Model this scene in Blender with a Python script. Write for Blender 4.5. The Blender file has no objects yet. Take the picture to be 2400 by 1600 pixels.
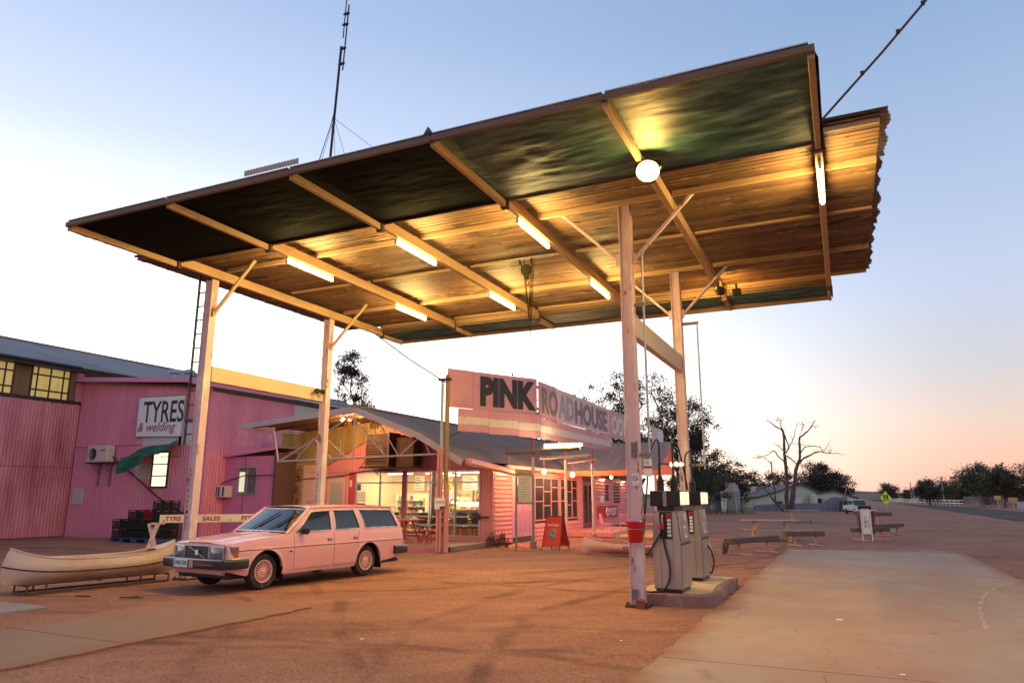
import bpy, bmesh, math, random
from mathutils import Vector, Matrix, noise
R = math.radians
random.seed(7)
sc = bpy.context.scene
COL = sc.collection
V = Vector

# ---------------------------------------------------------------- camera, world, light, exposure
CAM_H, PITCH, YAW, FPX = 1.75, R(12.3), R(24.6), 1668.0        # FPX: focal length in pixels of the 2400 px wide photograph
cam = bpy.data.cameras.new('Camera'); cam_o = bpy.data.objects.new('Camera', cam); COL.objects.link(cam_o)
cam.sensor_width = 36; cam.lens = 36 * FPX / 2400; cam.clip_start = .05; cam.clip_end = 6000
cam_o.location = (0, 0, CAM_H); cam_o.rotation_euler = (R(90) + PITCH, 0, YAW)
sc.camera = cam_o

SUN_AZ = -72.0            # degrees from +Y, negative towards -X: the place on the horizon where the sun went down
world = bpy.data.worlds.new('World'); sc.world = world; world.use_nodes = True
def build_world():
    nt = world.node_tree; N = nt.nodes; L = nt.links
    bg = N['Background']
    geo = N.new('ShaderNodeTexCoord')
    nrm = N.new('ShaderNodeVectorMath'); nrm.operation = 'NORMALIZE'; L.new(geo.outputs['Generated'], nrm.inputs[0])
    sep = N.new('ShaderNodeSeparateXYZ'); L.new(nrm.outputs[0], sep.inputs[0])
    dot = N.new('ShaderNodeVectorMath'); dot.operation = 'DOT_PRODUCT'; L.new(nrm.outputs[0], dot.inputs[0])
    dot.inputs[1].default_value = (math.sin(R(SUN_AZ)), math.cos(R(SUN_AZ)), 0)
    mr = N.new('ShaderNodeMapRange'); mr.inputs[1].default_value = .12; mr.inputs[2].default_value = 1.0; mr.interpolation_type = 'SMOOTHSTEP'
    L.new(dot.outputs['Value'], mr.inputs[0])
    def ramp(stops):
        r = N.new('ShaderNodeValToRGB'); L.new(sep.outputs['Z'], r.inputs[0]); e = r.color_ramp.elements
        while len(e) < len(stops): e.new(.5)
        for k, (d, c) in enumerate(stops):
            e[k].position = max(0, math.sin(R(d))); e[k].color = (*c, 1)
        return r
    near = ramp([(0, (3.6, 2.9, 2.2)), (5, (3.2, 2.85, 2.6)), (11, (2.2, 2.15, 2.2)), (18, (1.2, 1.25, 1.42)), (26, (.72, .82, 1.05)), (36, (.48, .60, .87)), (55, (.30, .42, .68)), (90, (.27, .38, .60))])
    far = ramp([(0, (.92, .46, .37)), (2.2, (1.0, .58, .44)), (5, (.88, .66, .56)), (9, (.68, .66, .70)), (15, (.57, .65, .85)), (24, (.42, .54, .77)), (34, (.28, .42, .66)), (55, (.24, .36, .58)), (90, (.27, .38, .60))])
    mix = N.new('ShaderNodeMix'); mix.data_type = 'RGBA'
    L.new(mr.outputs[0], mix.inputs[0]); L.new(far.outputs[0], mix.inputs[6]); L.new(near.outputs[0], mix.inputs[7])
    sky = N.new('ShaderNodeTexSky'); sky.sky_type = 'NISHITA'; sky.sun_disc = False
    sky.sun_elevation = R(1.0); sky.sun_rotation = R(SUN_AZ); sky.ozone_density = 2.5; sky.dust_density = .6
    sc1 = N.new('ShaderNodeVectorMath'); sc1.operation = 'SCALE'; sc1.inputs[3].default_value = .06; L.new(sky.outputs[0], sc1.inputs[0])
    add = N.new('ShaderNodeVectorMath'); add.operation = 'ADD'; L.new(mix.outputs[2], add.inputs[0]); L.new(sc1.outputs[0], add.inputs[1])
    L.new(add.outputs[0], bg.inputs[0]); bg.inputs[1].default_value = 1.0
build_world()
sun = bpy.data.lights.new('Sun', 'SUN'); sun.energy = .5; sun.angle = R(35); sun.color = (1, .86, .76)
sun_o = bpy.data.objects.new('Sun', sun); COL.objects.link(sun_o)
sun_o.rotation_euler = V((math.sin(R(SUN_AZ)) * math.cos(R(9)), math.cos(R(SUN_AZ)) * math.cos(R(9)), math.sin(R(9)))).to_track_quat('Z', 'Y').to_euler()
vs = sc.view_settings; vs.view_transform = 'Standard'; vs.look = 'None'; vs.gamma = 1; vs.exposure = 0; vs.use_curve_mapping = False
sc.cycles.use_denoising = True; sc.cycles.max_bounces = 8; sc.cycles.transparent_max_bounces = 12; sc.cycles.sample_clamp_indirect = 6; sc.cycles.sample_clamp_direct = 18

# ---------------------------------------------------------------- pixel -> place (a pixel gives a direction; the distance is given)
_fw0 = V((-math.sin(YAW), math.cos(YAW), 0)); _rt = V((math.cos(YAW), math.sin(YAW), 0))
_fw = _fw0 * math.cos(PITCH) + V((0, 0, math.sin(PITCH))); _up = -_fw0 * math.sin(PITCH) + V((0, 0, math.cos(PITCH)))
_cc = V((0, 0, CAM_H))
def ray(px, py): return _fw * FPX + _rt * (px - 1200) - _up * (py - 800)
def atX(px, py, x): r = ray(px, py); return _cc + r * (x / r.x)
def atY(px, py, y): r = ray(px, py); return _cc + r * (y / r.y)
def atZ(px, py, z=0.0): r = ray(px, py); return _cc + r * ((z - CAM_H) / r.z)
def atD(px, py, d): r = ray(px, py); return _cc + r * (d / r.dot(_fw0))      # d metres ahead of the camera

# ---------------------------------------------------------------- materials
MATS = {}
def mat(name, col, rough=.65, metal=0, var=.12, vs_=1.3, bump=.0, bs=30, col2=None, p2=.5, s2=2.0, soft2=.06, stretch=(1, 1, 1), spec=.4, coat=0, emit=None, es=0, col3=None, p3=.6, s3=9, alpha=None, det=6, orand=0.0):
    if name in MATS: return MATS[name]
    m = bpy.data.materials.new(name); m.use_nodes = True; nt = m.node_tree; N = nt.nodes; L = nt.links
    b = N['Principled BSDF']
    b.inputs['Roughness'].default_value = rough; b.inputs['Metallic'].default_value = metal
    b.inputs['Specular IOR Level'].default_value = spec; b.inputs['Coat Weight'].default_value = coat; b.inputs['Coat Roughness'].default_value = .15
    g = N.new('ShaderNodeNewGeometry'); mp = N.new('ShaderNodeVectorMath'); mp.operation = 'MULTIPLY'; mp.inputs[1].default_value = stretch
    L.new(g.outputs['Position'], mp.inputs[0])
    def nz(scale, detail=det):
        n = N.new('ShaderNodeTexNoise'); n.inputs['Scale'].default_value = scale; n.inputs['Detail'].default_value = detail; n.inputs['Roughness'].default_value = .6
        L.new(mp.outputs[0], n.inputs['Vector']); return n
    base = N.new('ShaderNodeMix'); base.data_type = 'RGBA'; n1 = nz(vs_)
    base.inputs[6].default_value = (*[c * (1 - var) for c in col], 1); base.inputs[7].default_value = (*[min(1, c * (1 + var)) for c in col], 1)
    L.new(n1.outputs[0], base.inputs[0]); out = base.outputs[2]
    for (c2, pp, ss, so) in ((col2, p2, s2, soft2), (col3, p3, s3, .05)):
        if c2 is None: continue
        n2 = nz(ss, 8); mr = N.new('ShaderNodeMapRange'); mr.inputs[1].default_value = pp - so; mr.inputs[2].default_value = pp + so
        L.new(n2.outputs[0], mr.inputs[0]); mx = N.new('ShaderNodeMix'); mx.data_type = 'RGBA'
        L.new(mr.outputs[0], mx.inputs[0]); L.new(out, mx.inputs[6]); mx.inputs[7].default_value = (*c2, 1); out = mx.outputs[2]
    if orand:
        oi = N.new('ShaderNodeObjectInfo'); om = N.new('ShaderNodeMapRange'); om.inputs[3].default_value = 1 - orand; om.inputs[4].default_value = 1 + orand; L.new(oi.outputs['Random'], om.inputs[0])
        sc_ = N.new('ShaderNodeVectorMath'); sc_.operation = 'SCALE'; L.new(out, sc_.inputs[0]); L.new(om.outputs[0], sc_.inputs[3]); out = sc_.outputs[0]
    L.new(out, b.inputs['Base Color'])
    rr = N.new('ShaderNodeMapRange'); rr.inputs[3].default_value = max(.02, rough - .1); rr.inputs[4].default_value = min(1, rough + .1); n3 = nz(vs_ * 3)
    L.new(n3.outputs[0], rr.inputs[0]); L.new(rr.outputs[0], b.inputs['Roughness'])
    if bump:
        nb = nz(bs); bp = N.new('ShaderNodeBump'); bp.inputs['Strength'].default_value = bump; bp.inputs['Distance'].default_value = .02
        L.new(nb.outputs[0], bp.inputs['Height']); L.new(bp.outputs[0], b.inputs['Normal'])
    if emit: b.inputs['Emission Color'].default_value = (*emit, 1); b.inputs['Emission Strength'].default_value = es
    MATS[name] = m; return m
def glow(name, col, s):
    if name in MATS: return MATS[name]
    m = bpy.data.materials.new(name); m.use_nodes = True; N = m.node_tree.nodes; N.clear()
    e = N.new('ShaderNodeEmission'); o = N.new('ShaderNodeOutputMaterial'); e.inputs[0].default_value = (*col, 1); e.inputs[1].default_value = s
    m.node_tree.links.new(e.outputs[0], o.inputs[0]); MATS[name] = m; return m
def glass(name, tint=(1, 1, 1), refl=.12, rough=.02, dark=0.0):
    if name in MATS: return MATS[name]
    m = bpy.data.materials.new(name); m.use_nodes = True; nt = m.node_tree; N = nt.nodes; N.clear(); L = nt.links
    o = N.new('ShaderNodeOutputMaterial'); t = N.new('ShaderNodeBsdfTransparent'); t.inputs[0].default_value = (*tint, 1)
    gl = N.new('ShaderNodeBsdfGlossy'); gl.inputs[1].default_value = rough
    f = N.new('ShaderNodeFresnel'); f.inputs[0].default_value = 1.5; ad = N.new('ShaderNodeMath'); ad.inputs[1].default_value = refl; L.new(f.outputs[0], ad.inputs[0])
    mx = N.new('ShaderNodeMixShader'); L.new(ad.outputs[0], mx.inputs[0]); L.new(t.outputs[0], mx.inputs[1]); L.new(gl.outputs[0], mx.inputs[2]); L.new(mx.outputs[0], o.inputs[0])
    MATS[name] = m; return m

# ---------------------------------------------------------------- mesh builder
class B:
    def __init__(s): s.v = []; s.f = []
    def add(s, vs, fs):
        k = len(s.v); s.v += [tuple(p) for p in vs]; s.f += [tuple(i + k for i in f) for f in fs]; return s
    def box(s, x0, x1, y0, y1, z0, z1, b=0):
        c = V(((x0 + x1) / 2, (y0 + y1) / 2, (z0 + z1) / 2)); return s.obox(c, (abs(x1 - x0), abs(y1 - y0), abs(z1 - z0)), None, b)
    def obox(s, c, size, M=None, b=0):
        hx, hy, hz = [q / 2 for q in size]; c = V(c); b = min(b, hx * .9, hy * .9, hz * .9)
        tr = (lambda p: c + M @ V(p)) if M is not None else (lambda p: c + V(p))
        if b <= 0:
            vs = [tr((x, y, z)) for x in (-hx, hx) for y in (-hy, hy) for z in (-hz, hz)]
            return s.add(vs, [(0, 1, 3, 2), (4, 6, 7, 5), (0, 4, 5, 1), (2, 3, 7, 6), (0, 2, 6, 4), (1, 5, 7, 3)])
        bm = bmesh.new(); bmesh.ops.create_cube(bm, size=1)
        for v in bm.verts: v.co = V((v.co.x * 2 * hx, v.co.y * 2 * hy, v.co.z * 2 * hz))
        bmesh.ops.bevel(bm, geom=bm.edges[:], offset=b, segments=1, affect='EDGES', profile=.5)
        bm.verts.index_update(); s.add([tr(v.co) for v in bm.verts], [[v.index for v in f.verts] for f in bm.faces]); bm.free(); return s
    def bar(s, p0, p1, w, h, up=(0, 0, 1), b=0):
        p0, p1 = V(p0), V(p1); d = p1 - p0; X = d.normalized(); Y = V(up).cross(X)
        if Y.length < 1e-4: Y = V((1, 0, 0)).cross(X)
        Y.normalize(); Z = X.cross(Y); M = Matrix((X, Y, Z)).transposed()
        return s.obox((p0 + p1) / 2, (d.length, w, h), M, b)
    def cyl(s, p0, p1, r0, r1=None, n=12, cap=True):
        return s.tube([p0, p1], [r0, r0 if r1 is None else r1], n, cap)
    def tube(s, pts, r, n=8, cap=True, closed=False):
        pts = [V(p) for p in pts]; m = len(pts)
        if not isinstance(r, (list, tuple)): r = [r] * m
        k = len(s.v); nrm = None
        for i, p in enumerate(pts):
            a = pts[(i - 1) % m] if (i > 0 or closed) else p; c = pts[(i + 1) % m] if (i < m - 1 or closed) else p
            t = (c - a).normalized()
            if nrm is None: nrm = t.orthogonal().normalized()
            nrm = (nrm - t * nrm.dot(t))
            if nrm.length < 1e-6: nrm = t.orthogonal()
            nrm.normalize(); bn = t.cross(nrm)
            for j in range(n):
                a_ = 2 * math.pi * (j + .5) / n; s.v.append(tuple(p + (nrm * math.cos(a_) + bn * math.sin(a_)) * r[i]))
        for i in range(m if closed else m - 1):
            for j in range(n):
                i2 = (i + 1) % m; s.f.append((k + i * n + j, k + i * n + (j + 1) % n, k + i2 * n + (j + 1) % n, k + i2 * n + j))
        if cap and not closed:
            s.f.append(tuple(k + j for j in reversed(range(n)))); s.f.append(tuple(k + (m - 1) * n + j for j in range(n)))
        return s
    def lathe(s, prof, c=(0, 0, 0), axis=(0, 0, 1), n=24, cap=True):
        ax = V(axis).normalized(); u = ax.orthogonal().normalized(); w = ax.cross(u); c = V(c); k = len(s.v)
        for (r, h) in prof:
            for j in range(n):
                a = 2 * math.pi * j / n; s.v.append(tuple(c + ax * h + (u * math.cos(a) + w * math.sin(a)) * r))
        for i in range(len(prof) - 1):
            for j in range(n): s.f.append((k + i * n + j, k + i * n + (j + 1) % n, k + (i + 1) * n + (j + 1) % n, k + (i + 1) * n + j))
        if cap:
            if prof[0][0] > 1e-4: s.f.append(tuple(k + j for j in reversed(range(n))))
            if prof[-1][0] > 1e-4: s.f.append(tuple(k + (len(prof) - 1) * n + j for j in range(n)))
        return s
    def prism(s, poly, o, u, v, w):
        o, u, v, w = V(o), V(u), V(v), V(w); n = len(poly)
        a = [o + u * p[0] + v * p[1] for p in poly]; vs = a + [p + w for p in a]
        return s.add(vs, [tuple(range(n - 1, -1, -1)), tuple(range(n, 2 * n))] + [(i, (i + 1) % n, n + (i + 1) % n, n + i) for i in range(n)])
    def grid(s, fn, nu, nv, flip=False):
        k = len(s.v)
        for i in range(nu + 1):
            for j in range(nv + 1): s.v.append(tuple(fn(i / nu, j / nv)))
        for i in range(nu):
            for j in range(nv):
                q = (k + i * (nv + 1) + j, k + (i + 1) * (nv + 1) + j, k + (i + 1) * (nv + 1) + j + 1, k + i * (nv + 1) + j + 1)
                s.f.append(q[::-1] if flip else q)
        return s
    def corr(s, p0, u, v, W, H, pitch=.15, amp=.012, top=None, bot=None, n=6, seed=0):
        """corrugated sheet: u across the ribs, v along them; top(u), bot(u) give raking ends"""
        p0, u, v = V(p0), V(u), V(v); nn = u.cross(v).normalized(); st = pitch / n; cnt = max(2, int(round(W / st))); k = len(s.v)
        for i in range(cnt + 1):
            x = W * i / cnt; d = amp * math.sin(2 * math.pi * x / pitch); t = H if top is None else top(x); bb = 0 if bot is None else bot(x)
            for y in (bb, t): s.v.append(tuple(p0 + u * x + v * y + nn * d))
        for i in range(cnt): a = k + 2 * i; s.f.append((a, a + 2, a + 3, a + 1))
        return s
    def mesh(s, name, m=None, smooth=None):
        me = bpy.data.meshes.new(name); me.from_pydata(s.v, [], s.f)
        if m is not None: me.materials.append(m)
        if smooth is not None:
            for p in me.polygons: p.use_smooth = True
            me.set_sharp_from_angle(angle=R(smooth))
        me.update(); return me
OFF = {}
def thing(name, label, cat, loc=(0, 0, 0), rotz=0, group=None):
    o = bpy.data.objects.new(name, None); COL.objects.link(o); o.location = loc; o.rotation_euler = (0, 0, rotz); o.empty_display_size = .2
    o['label'] = label; o['category'] = cat
    if group: o['group'] = group
    OFF[o.name] = V(loc); return o
def put(name, me, parent=None, loc=(0, 0, 0), rot=None, label=None):
    o = bpy.data.objects.new(name, me); COL.objects.link(o); o.location = loc
    if rot: o.rotation_euler = rot
    if parent: o.parent = parent; OFF[o.name] = OFF.get(parent.name, V((0, 0, 0))) if parent.type == 'EMPTY' else OFF.get(parent.name, V((0, 0, 0)))
    if label: o['label'] = label
    return o
def part(b, name, m, parent, smooth=None, world=True, label=None):
    """b holds world coordinates (world) or coordinates in the parent's own frame"""
    if world and parent:
        d = OFF.get(parent.name, V((0, 0, 0)))
        if d.length: b.v = [(x - d.x, y - d.y, z - d.z) for x, y, z in b.v]
    return put(name, b.mesh(name, m, smooth), parent, label=label)
def piece(me, name, parent, loc, rot=None):
    return put(name, me, parent, V(loc) - OFF.get(parent.name, V((0, 0, 0))), rot)
def solo(b, name, m, label, cat, group=None, smooth=None, kind=None):
    """a thing or a piece of the setting that is one mesh"""
    c = V((0, 0, 0))
    if label:
        xs = [p[0] for p in b.v]; ys = [p[1] for p in b.v]; zs = [p[2] for p in b.v]
        c = V(((min(xs) + max(xs)) / 2, (min(ys) + max(ys)) / 2, min(zs))); b.v = [(x - c.x, y - c.y, z - c.z) for x, y, z in b.v]
    o = put(name, b.mesh(name, m, smooth), None, c)
    OFF[o.name] = c
    if kind: o['kind'] = kind
    if label: o['label'] = label; o['category'] = cat
    if group: o['group'] = group
    return o
def tree_of(o): return [c for c in bpy.data.objects if c.parent == o]
def copy_tree(o, parent=None, kids=None):
    c = o.copy(); COL.objects.link(c); c.parent = parent; OFF[c.name] = OFF.get(o.name, V((0, 0, 0)))
    for ch in tree_of(o): copy_tree(ch, c)
    return c
def text(body, o, u, v, h, m, parent, name='lettering', w=None, bold=0.0, ext=.003, spacing=1.0, shear=0.0, align='LEFT', world=True, label=None):
    """flat lettering: o = lower left corner, u = reading direction, v = up; h = capital height, w = total width"""
    cu = bpy.data.curves.new(name, 'FONT'); cu.body = body; cu.size = 1.0; cu.offset = bold; cu.extrude = 0; cu.space_character = spacing; cu.shear = shear; cu.resolution_u = 3
    ob = bpy.data.objects.new(name, cu); me = bpy.data.meshes.new_from_object(ob); bpy.data.objects.remove(ob)
    if not len(me.vertices): return None
    xs = [p.co.x for p in me.vertices]; ys = [p.co.y for p in me.vertices]; x0, x1, y0, y1 = min(xs), max(xs), min(ys), max(ys)
    sy = h / (y1 - y0); sx = (w / (x1 - x0)) if w else sy
    u, v, o = V(u).normalized(), V(v).normalized(), V(o); nn = u.cross(v); d = OFF.get(parent.name, V((0, 0, 0))) if (parent and world) else V((0, 0, 0))
    vs_ = [o + u * ((p.co.x - x0) * sx) + v * ((p.co.y - y0) * sy) + nn * ext - d for p in me.vertices]
    b = B(); b.add(vs_, [tuple(p.vertices) for p in me.polygons]); bpy.data.meshes.remove(me)
    return put(name, b.mesh(name, m), parent, label=label)
# ================================================================= the ground
def dirt_material():
    m = bpy.data.materials.new('red_dirt'); m.use_nodes = True; nt = m.node_tree; N = nt.nodes; L = nt.links; b = N['Principled BSDF']
    b.inputs['Roughness'].default_value = .95; b.inputs['Specular IOR Level'].default_value = .15
    g = N.new('ShaderNodeNewGeometry')
    def nz(scale, detail=8, st=(1, 1, 1), rough=.6, rot=0.0):
        mr_ = N.new('ShaderNodeMapping'); mr_.inputs['Rotation'].default_value = (0, 0, -rot); L.new(g.outputs['Position'], mr_.inputs[0])
        mp = N.new('ShaderNodeMapping'); mp.inputs['Scale'].default_value = st; L.new(mr_.outputs[0], mp.inputs[0])
        n = N.new('ShaderNodeTexNoise'); n.inputs['Scale'].default_value = scale; n.inputs['Detail'].default_value = detail; n.inputs['Roughness'].default_value = rough
        L.new(mp.outputs[0], n.inputs[0]); return n.outputs[0]
    def ramp(src, stops):
        r = N.new('ShaderNodeValToRGB'); L.new(src, r.inputs[0]); e = r.color_ramp.elements
        while len(e) < len(stops): e.new(.5)
        for k, (p, c) in enumerate(stops): e[k].position = p; e[k].color = (*c, 1)
        return r.outputs[0]
    def mix(f, a, bb, kind='MIX'):
        x = N.new('ShaderNodeMix'); x.data_type = 'RGBA'; x.blend_type = kind
        if isinstance(f, float): x.inputs[0].default_value = f
        else: L.new(f, x.inputs[0])
        L.new(a, x.inputs[6]); L.new(bb, x.inputs[7]); return x.outputs[2]
    def tracks():
        sx = N.new('ShaderNodeSeparateXYZ'); wob = N.new('ShaderNodeTexNoise'); wob.inputs['Scale'].default_value = .35; L.new(g.outputs['Position'], wob.inputs[0]); wsc = N.new('ShaderNodeVectorMath'); wsc.operation = 'SCALE'; wsc.inputs[3].default_value = 1.6; L.new(wob.outputs['Color'], wsc.inputs[0]); wad = N.new('ShaderNodeVectorMath'); wad.operation = 'ADD'; L.new(g.outputs['Position'], wad.inputs[0]); L.new(wsc.outputs[0], wad.inputs[1])
        tot = None
        for cx, cy, rad in ((-20, 27, 17.2), (-20, 27, 18.7), (-6, 41, 25.0), (-6, 41, 26.45), (9, 13, 12.6), (9, 13, 14.05), (-24, -6, 22.5), (-24, -6, 23.95), (-2, -14, 22.8), (-2, -14, 24.2), (-14, 40, 31.5), (-14, 40, 33.0)):
            dv = N.new('ShaderNodeVectorMath'); dv.operation = 'DISTANCE'; L.new(wad.outputs[0], dv.inputs[0]); dv.inputs[1].default_value = (cx, cy, .8)
            su = N.new('ShaderNodeMath'); su.operation = 'SUBTRACT'; su.inputs[1].default_value = rad; L.new(dv.outputs['Value'], su.inputs[0]); ab = N.new('ShaderNodeMath'); ab.operation = 'ABSOLUTE'; L.new(su.outputs[0], ab.inputs[0])
            mr2 = N.new('ShaderNodeMapRange'); mr2.inputs[1].default_value = .06; mr2.inputs[2].default_value = .17; mr2.inputs[3].default_value = 1; mr2.inputs[4].default_value = 0; L.new(ab.outputs[0], mr2.inputs[0])
            if tot is None: tot = mr2.outputs[0]
            else: mx = N.new('ShaderNodeMath'); mx.operation = 'MAXIMUM'; L.new(tot, mx.inputs[0]); L.new(mr2.outputs[0], mx.inputs[1]); tot = mx.outputs[0]
        brk = N.new('ShaderNodeMapRange'); brk.inputs[1].default_value = .38; brk.inputs[2].default_value = .62; L.new(nz(.5, 6), brk.inputs[0]); ml = N.new('ShaderNodeMath'); ml.operation = 'MULTIPLY'; L.new(tot, ml.inputs[0]); L.new(brk.outputs[0], ml.inputs[1]); return ml.outputs[0]
    tk = tracks()
    big = ramp(nz(.16, 6), [(.3, (0.232, 0.085, 0.047)), (.5, (0.350, 0.136, 0.072)), (.7, (0.486, 0.215, 0.119))])
    mid = ramp(nz(1.1, 8), [(.3, (0.215, 0.077, 0.043)), (.55, (0.362, 0.140, 0.075)), (.75, (0.520, 0.237, 0.136))])
    trk = ramp(nz(.8, 9, (.22, 1.0, 1), rot=YAW + .25, rough=.68), [(.36, (0.192, 0.068, 0.037)), (.48, (0.328, 0.124, 0.066)), (.62, (0.486, 0.215, 0.119))])
    fine = ramp(nz(34, 5, rough=.75), [(.28, (.42, .40, .39)), (.5, (1.05, 1.05, 1.05)), (.70, (1.6, 1.55, 1.48))])
    grit = ramp(nz(110, 2), [(.33, (.4, .38, .36)), (.42, (1.05, 1.05, 1.05)), (.64, (1.05, 1.05, 1.05)), (.72, (2.0, 1.9, 1.8))])
    c = mix(.5, big, mid); c = mix(.36, c, trk); dk = N.new('ShaderNodeRGB'); dk.outputs[0].default_value = (.55, .52, .50, 1); tkm = N.new('ShaderNodeMix'); tkm.data_type = 'RGBA'; tkm.blend_type = 'MULTIPLY'; L.new(tk, tkm.inputs[0]); L.new(c, tkm.inputs[6]); L.new(dk.outputs[0], tkm.inputs[7]); c = tkm.outputs[2]; c = mix(1.0, c, fine, 'MULTIPLY'); c = mix(.95, c, grit, 'MULTIPLY'); hs = N.new('ShaderNodeHueSaturation'); hs.inputs['Saturation'].default_value = .90; hs.inputs['Value'].default_value = .93; L.new(c, hs.inputs['Color']); c = hs.outputs[0]
    L.new(c, b.inputs['Base Color'])
    h1 = nz(7, 8); h2 = nz(60, 5, rough=.75); ad = N.new('ShaderNodeMath'); ad.operation = 'MULTIPLY_ADD'; ad.inputs[1].default_value = .35; L.new(h2, ad.inputs[0]); L.new(h1, ad.inputs[2])
    bp = N.new('ShaderNodeBump'); bp.inputs['Strength'].default_value = .75; bp.inputs['Distance'].default_value = .045; L.new(ad.outputs[0], bp.inputs['Height']); L.new(bp.outputs[0], b.inputs['Normal'])
    MATS['red_dirt'] = m; return m
def concrete_material(name, col, dust, seed=0.0, edges=()):
    m = bpy.data.materials.new(name); m.use_nodes = True; nt = m.node_tree; N = nt.nodes; L = nt.links; b = N['Principled BSDF']
    b.inputs['Roughness'].default_value = .85; b.inputs['Specular IOR Level'].default_value = .25
    g = N.new('ShaderNodeNewGeometry')
    def nz(scale, detail=8, st=(1, 1, 1), off=0.0, rough=.6):
        mp = N.new('ShaderNodeMapping'); mp.inputs['Scale'].default_value = st; mp.inputs['Location'].default_value = (seed + off, off, 0); L.new(g.outputs['Position'], mp.inputs[0])
        n = N.new('ShaderNodeTexNoise'); n.inputs['Scale'].default_value = scale; n.inputs['Detail'].default_value = detail; n.inputs['Roughness'].default_value = rough
        L.new(mp.outputs[0], n.inputs[0]); return n.outputs[0]
    def rng(src, a, bb, lo=0, hi=1):
        r = N.new('ShaderNodeMapRange'); r.inputs[1].default_value = a; r.inputs[2].default_value = bb; r.inputs[3].default_value = lo; r.inputs[4].default_value = hi; L.new(src, r.inputs[0]); return r.outputs[0]
    def mixc(f, a, c2):
        x = N.new('ShaderNodeMix'); x.data_type = 'RGBA'; L.new(f, x.inputs[0])
        if isinstance(a, tuple): x.inputs[6].default_value = (*a, 1)
        else: L.new(a, x.inputs[6])
        x.inputs[7].default_value = (*c2, 1); return x.outputs[2]
    c = mixc(rng(nz(.7), .3, .7), tuple(q * .9 for q in col), tuple(min(1, q * 1.12) for q in col))
    c = mixc(rng(nz(.45, 8, (1.0, .45, 1), 3.1), .46, .70, 0, .75), c, dust)
    c = mixc(rng(nz(2.2, 8, (1, .5, 1), 7.7), .60, .70, 0, .55), c, tuple(q * .75 for q in dust))
    c = mixc(rng(nz(.9, 6, (1, .25, 1), 12.3), .64, .74, 0, .6), c, (.20, .19, .20))
    c = mixc(rng(nz(7, 6, off=5.5), .70, .76, 0, .5), c, (.10, .06, .05))
    c = mixc(rng(nz(90, 3), .62, .75, 0, .35), c, (.16, .09, .07))
    # wandering hairline cracks, and dirt drifted in over the edges
    dn = N.new('ShaderNodeVectorMath'); dn.operation = 'ADD'; wv = N.new('ShaderNodeTexNoise'); wv.inputs['Scale'].default_value = 1.6; L.new(g.outputs['Position'], wv.inputs[0]); ws = N.new('ShaderNodeVectorMath'); ws.operation = 'SCALE'; ws.inputs[3].default_value = .7; L.new(wv.outputs['Color'], ws.inputs[0]); L.new(g.outputs['Position'], dn.inputs[0]); L.new(ws.outputs[0], dn.inputs[1])
    vo = N.new('ShaderNodeTexVoronoi'); vo.feature = 'DISTANCE_TO_EDGE'; vo.inputs['Scale'].default_value = .28; L.new(dn.outputs[0], vo.inputs[0])
    c = mixc(rng(vo.outputs['Distance'], .003, .001, 0, .4), c, (.17, .09, .06))
    if edges:
        sx = N.new('ShaderNodeSeparateXYZ'); L.new(g.outputs['Position'], sx.inputs[0])
        for (axis, at_, w_) in edges:
            dd = N.new('ShaderNodeMath'); dd.operation = 'SUBTRACT'; L.new(sx.outputs[axis], dd.inputs[0]); dd.inputs[1].default_value = at_
            ab = N.new('ShaderNodeMath'); ab.operation = 'ABSOLUTE'; L.new(dd.outputs[0], ab.inputs[0]); sm = N.new('ShaderNodeMath'); sm.operation = 'MULTIPLY_ADD'; L.new(nz(1.3, 7, (1, 1, 1), 21.0), sm.inputs[0]); sm.inputs[1].default_value = -w_ * 1.6; L.new(ab.outputs[0], sm.inputs[2])
            c = mixc(rng(sm.outputs[0], -.25 * w_, -.95 * w_, 0, .9), c, (.30, .117, .062))
    L.new(c, b.inputs['Base Color'])
    bp = N.new('ShaderNodeBump'); bp.inputs['Strength'].default_value = .25; bp.inputs['Distance'].default_value = .02; L.new(nz(35), bp.inputs['Height']); L.new(bp.outputs[0], b.inputs['Normal'])
    MATS[name] = m; return m
DIRT = dirt_material()
CONC = concrete_material('driveway_concrete', (.40, .275, .205), (.38, .19, .12), 0.0, ((0, -2.06, .7), (0, 3.24, .8), (1, 27.6, 2.2)))
CONC2 = concrete_material('old_concrete', (.28, .160, .105), (.33, .135, .072), 31.0, ((0, -8.05, .9), (0, -10.6, 1.0), (1, 9.75, 1.2)))

def spaced(lo, hi, near0, near1, step, grow=1.22):
    a = []; x = near0
    while x <= near1 + 1e-6: a.append(x); x += step
    d = step; x = near1
    while x < hi: d *= grow; x = min(hi, x + d); a.append(x)
    d = step; x = near0
    while x > lo: d *= grow; x = max(lo, x - d); a.insert(0, x)
    return a
def build_ground():
    xs = spaced(-3500, 3500, -26, 8, .28); ys = spaced(-60, 4500, 1, 34, .28); b = B()
    for x in xs:
        for y in ys:
            z = -.012
            if -40 < x < 30 and -5 < y < 70:
                z += .012 * noise.noise(V((x * .9, y * .5, 0))) + .008 * noise.noise(V((x * 3.1, y * 2.2, 4)))
                # a low bank of loose dirt along the shop front, wheel ruts across the yard
                z += .05 * math.exp(-((y - 22.3 - .12 * x) / .9) ** 2) * (1 if -11 < x < -7.6 else 0) * .5
            b.v.append((x, y, z))
    n = len(ys)
    for i in range(len(xs) - 1):
        for j in range(n - 1): b.f.append((i * n + j, (i + 1) * n + j, (i + 1) * n + j + 1, i * n + j + 1))
    solo(b, 'ground', DIRT, None, None, smooth=60, kind='structure')
build_ground()

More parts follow.
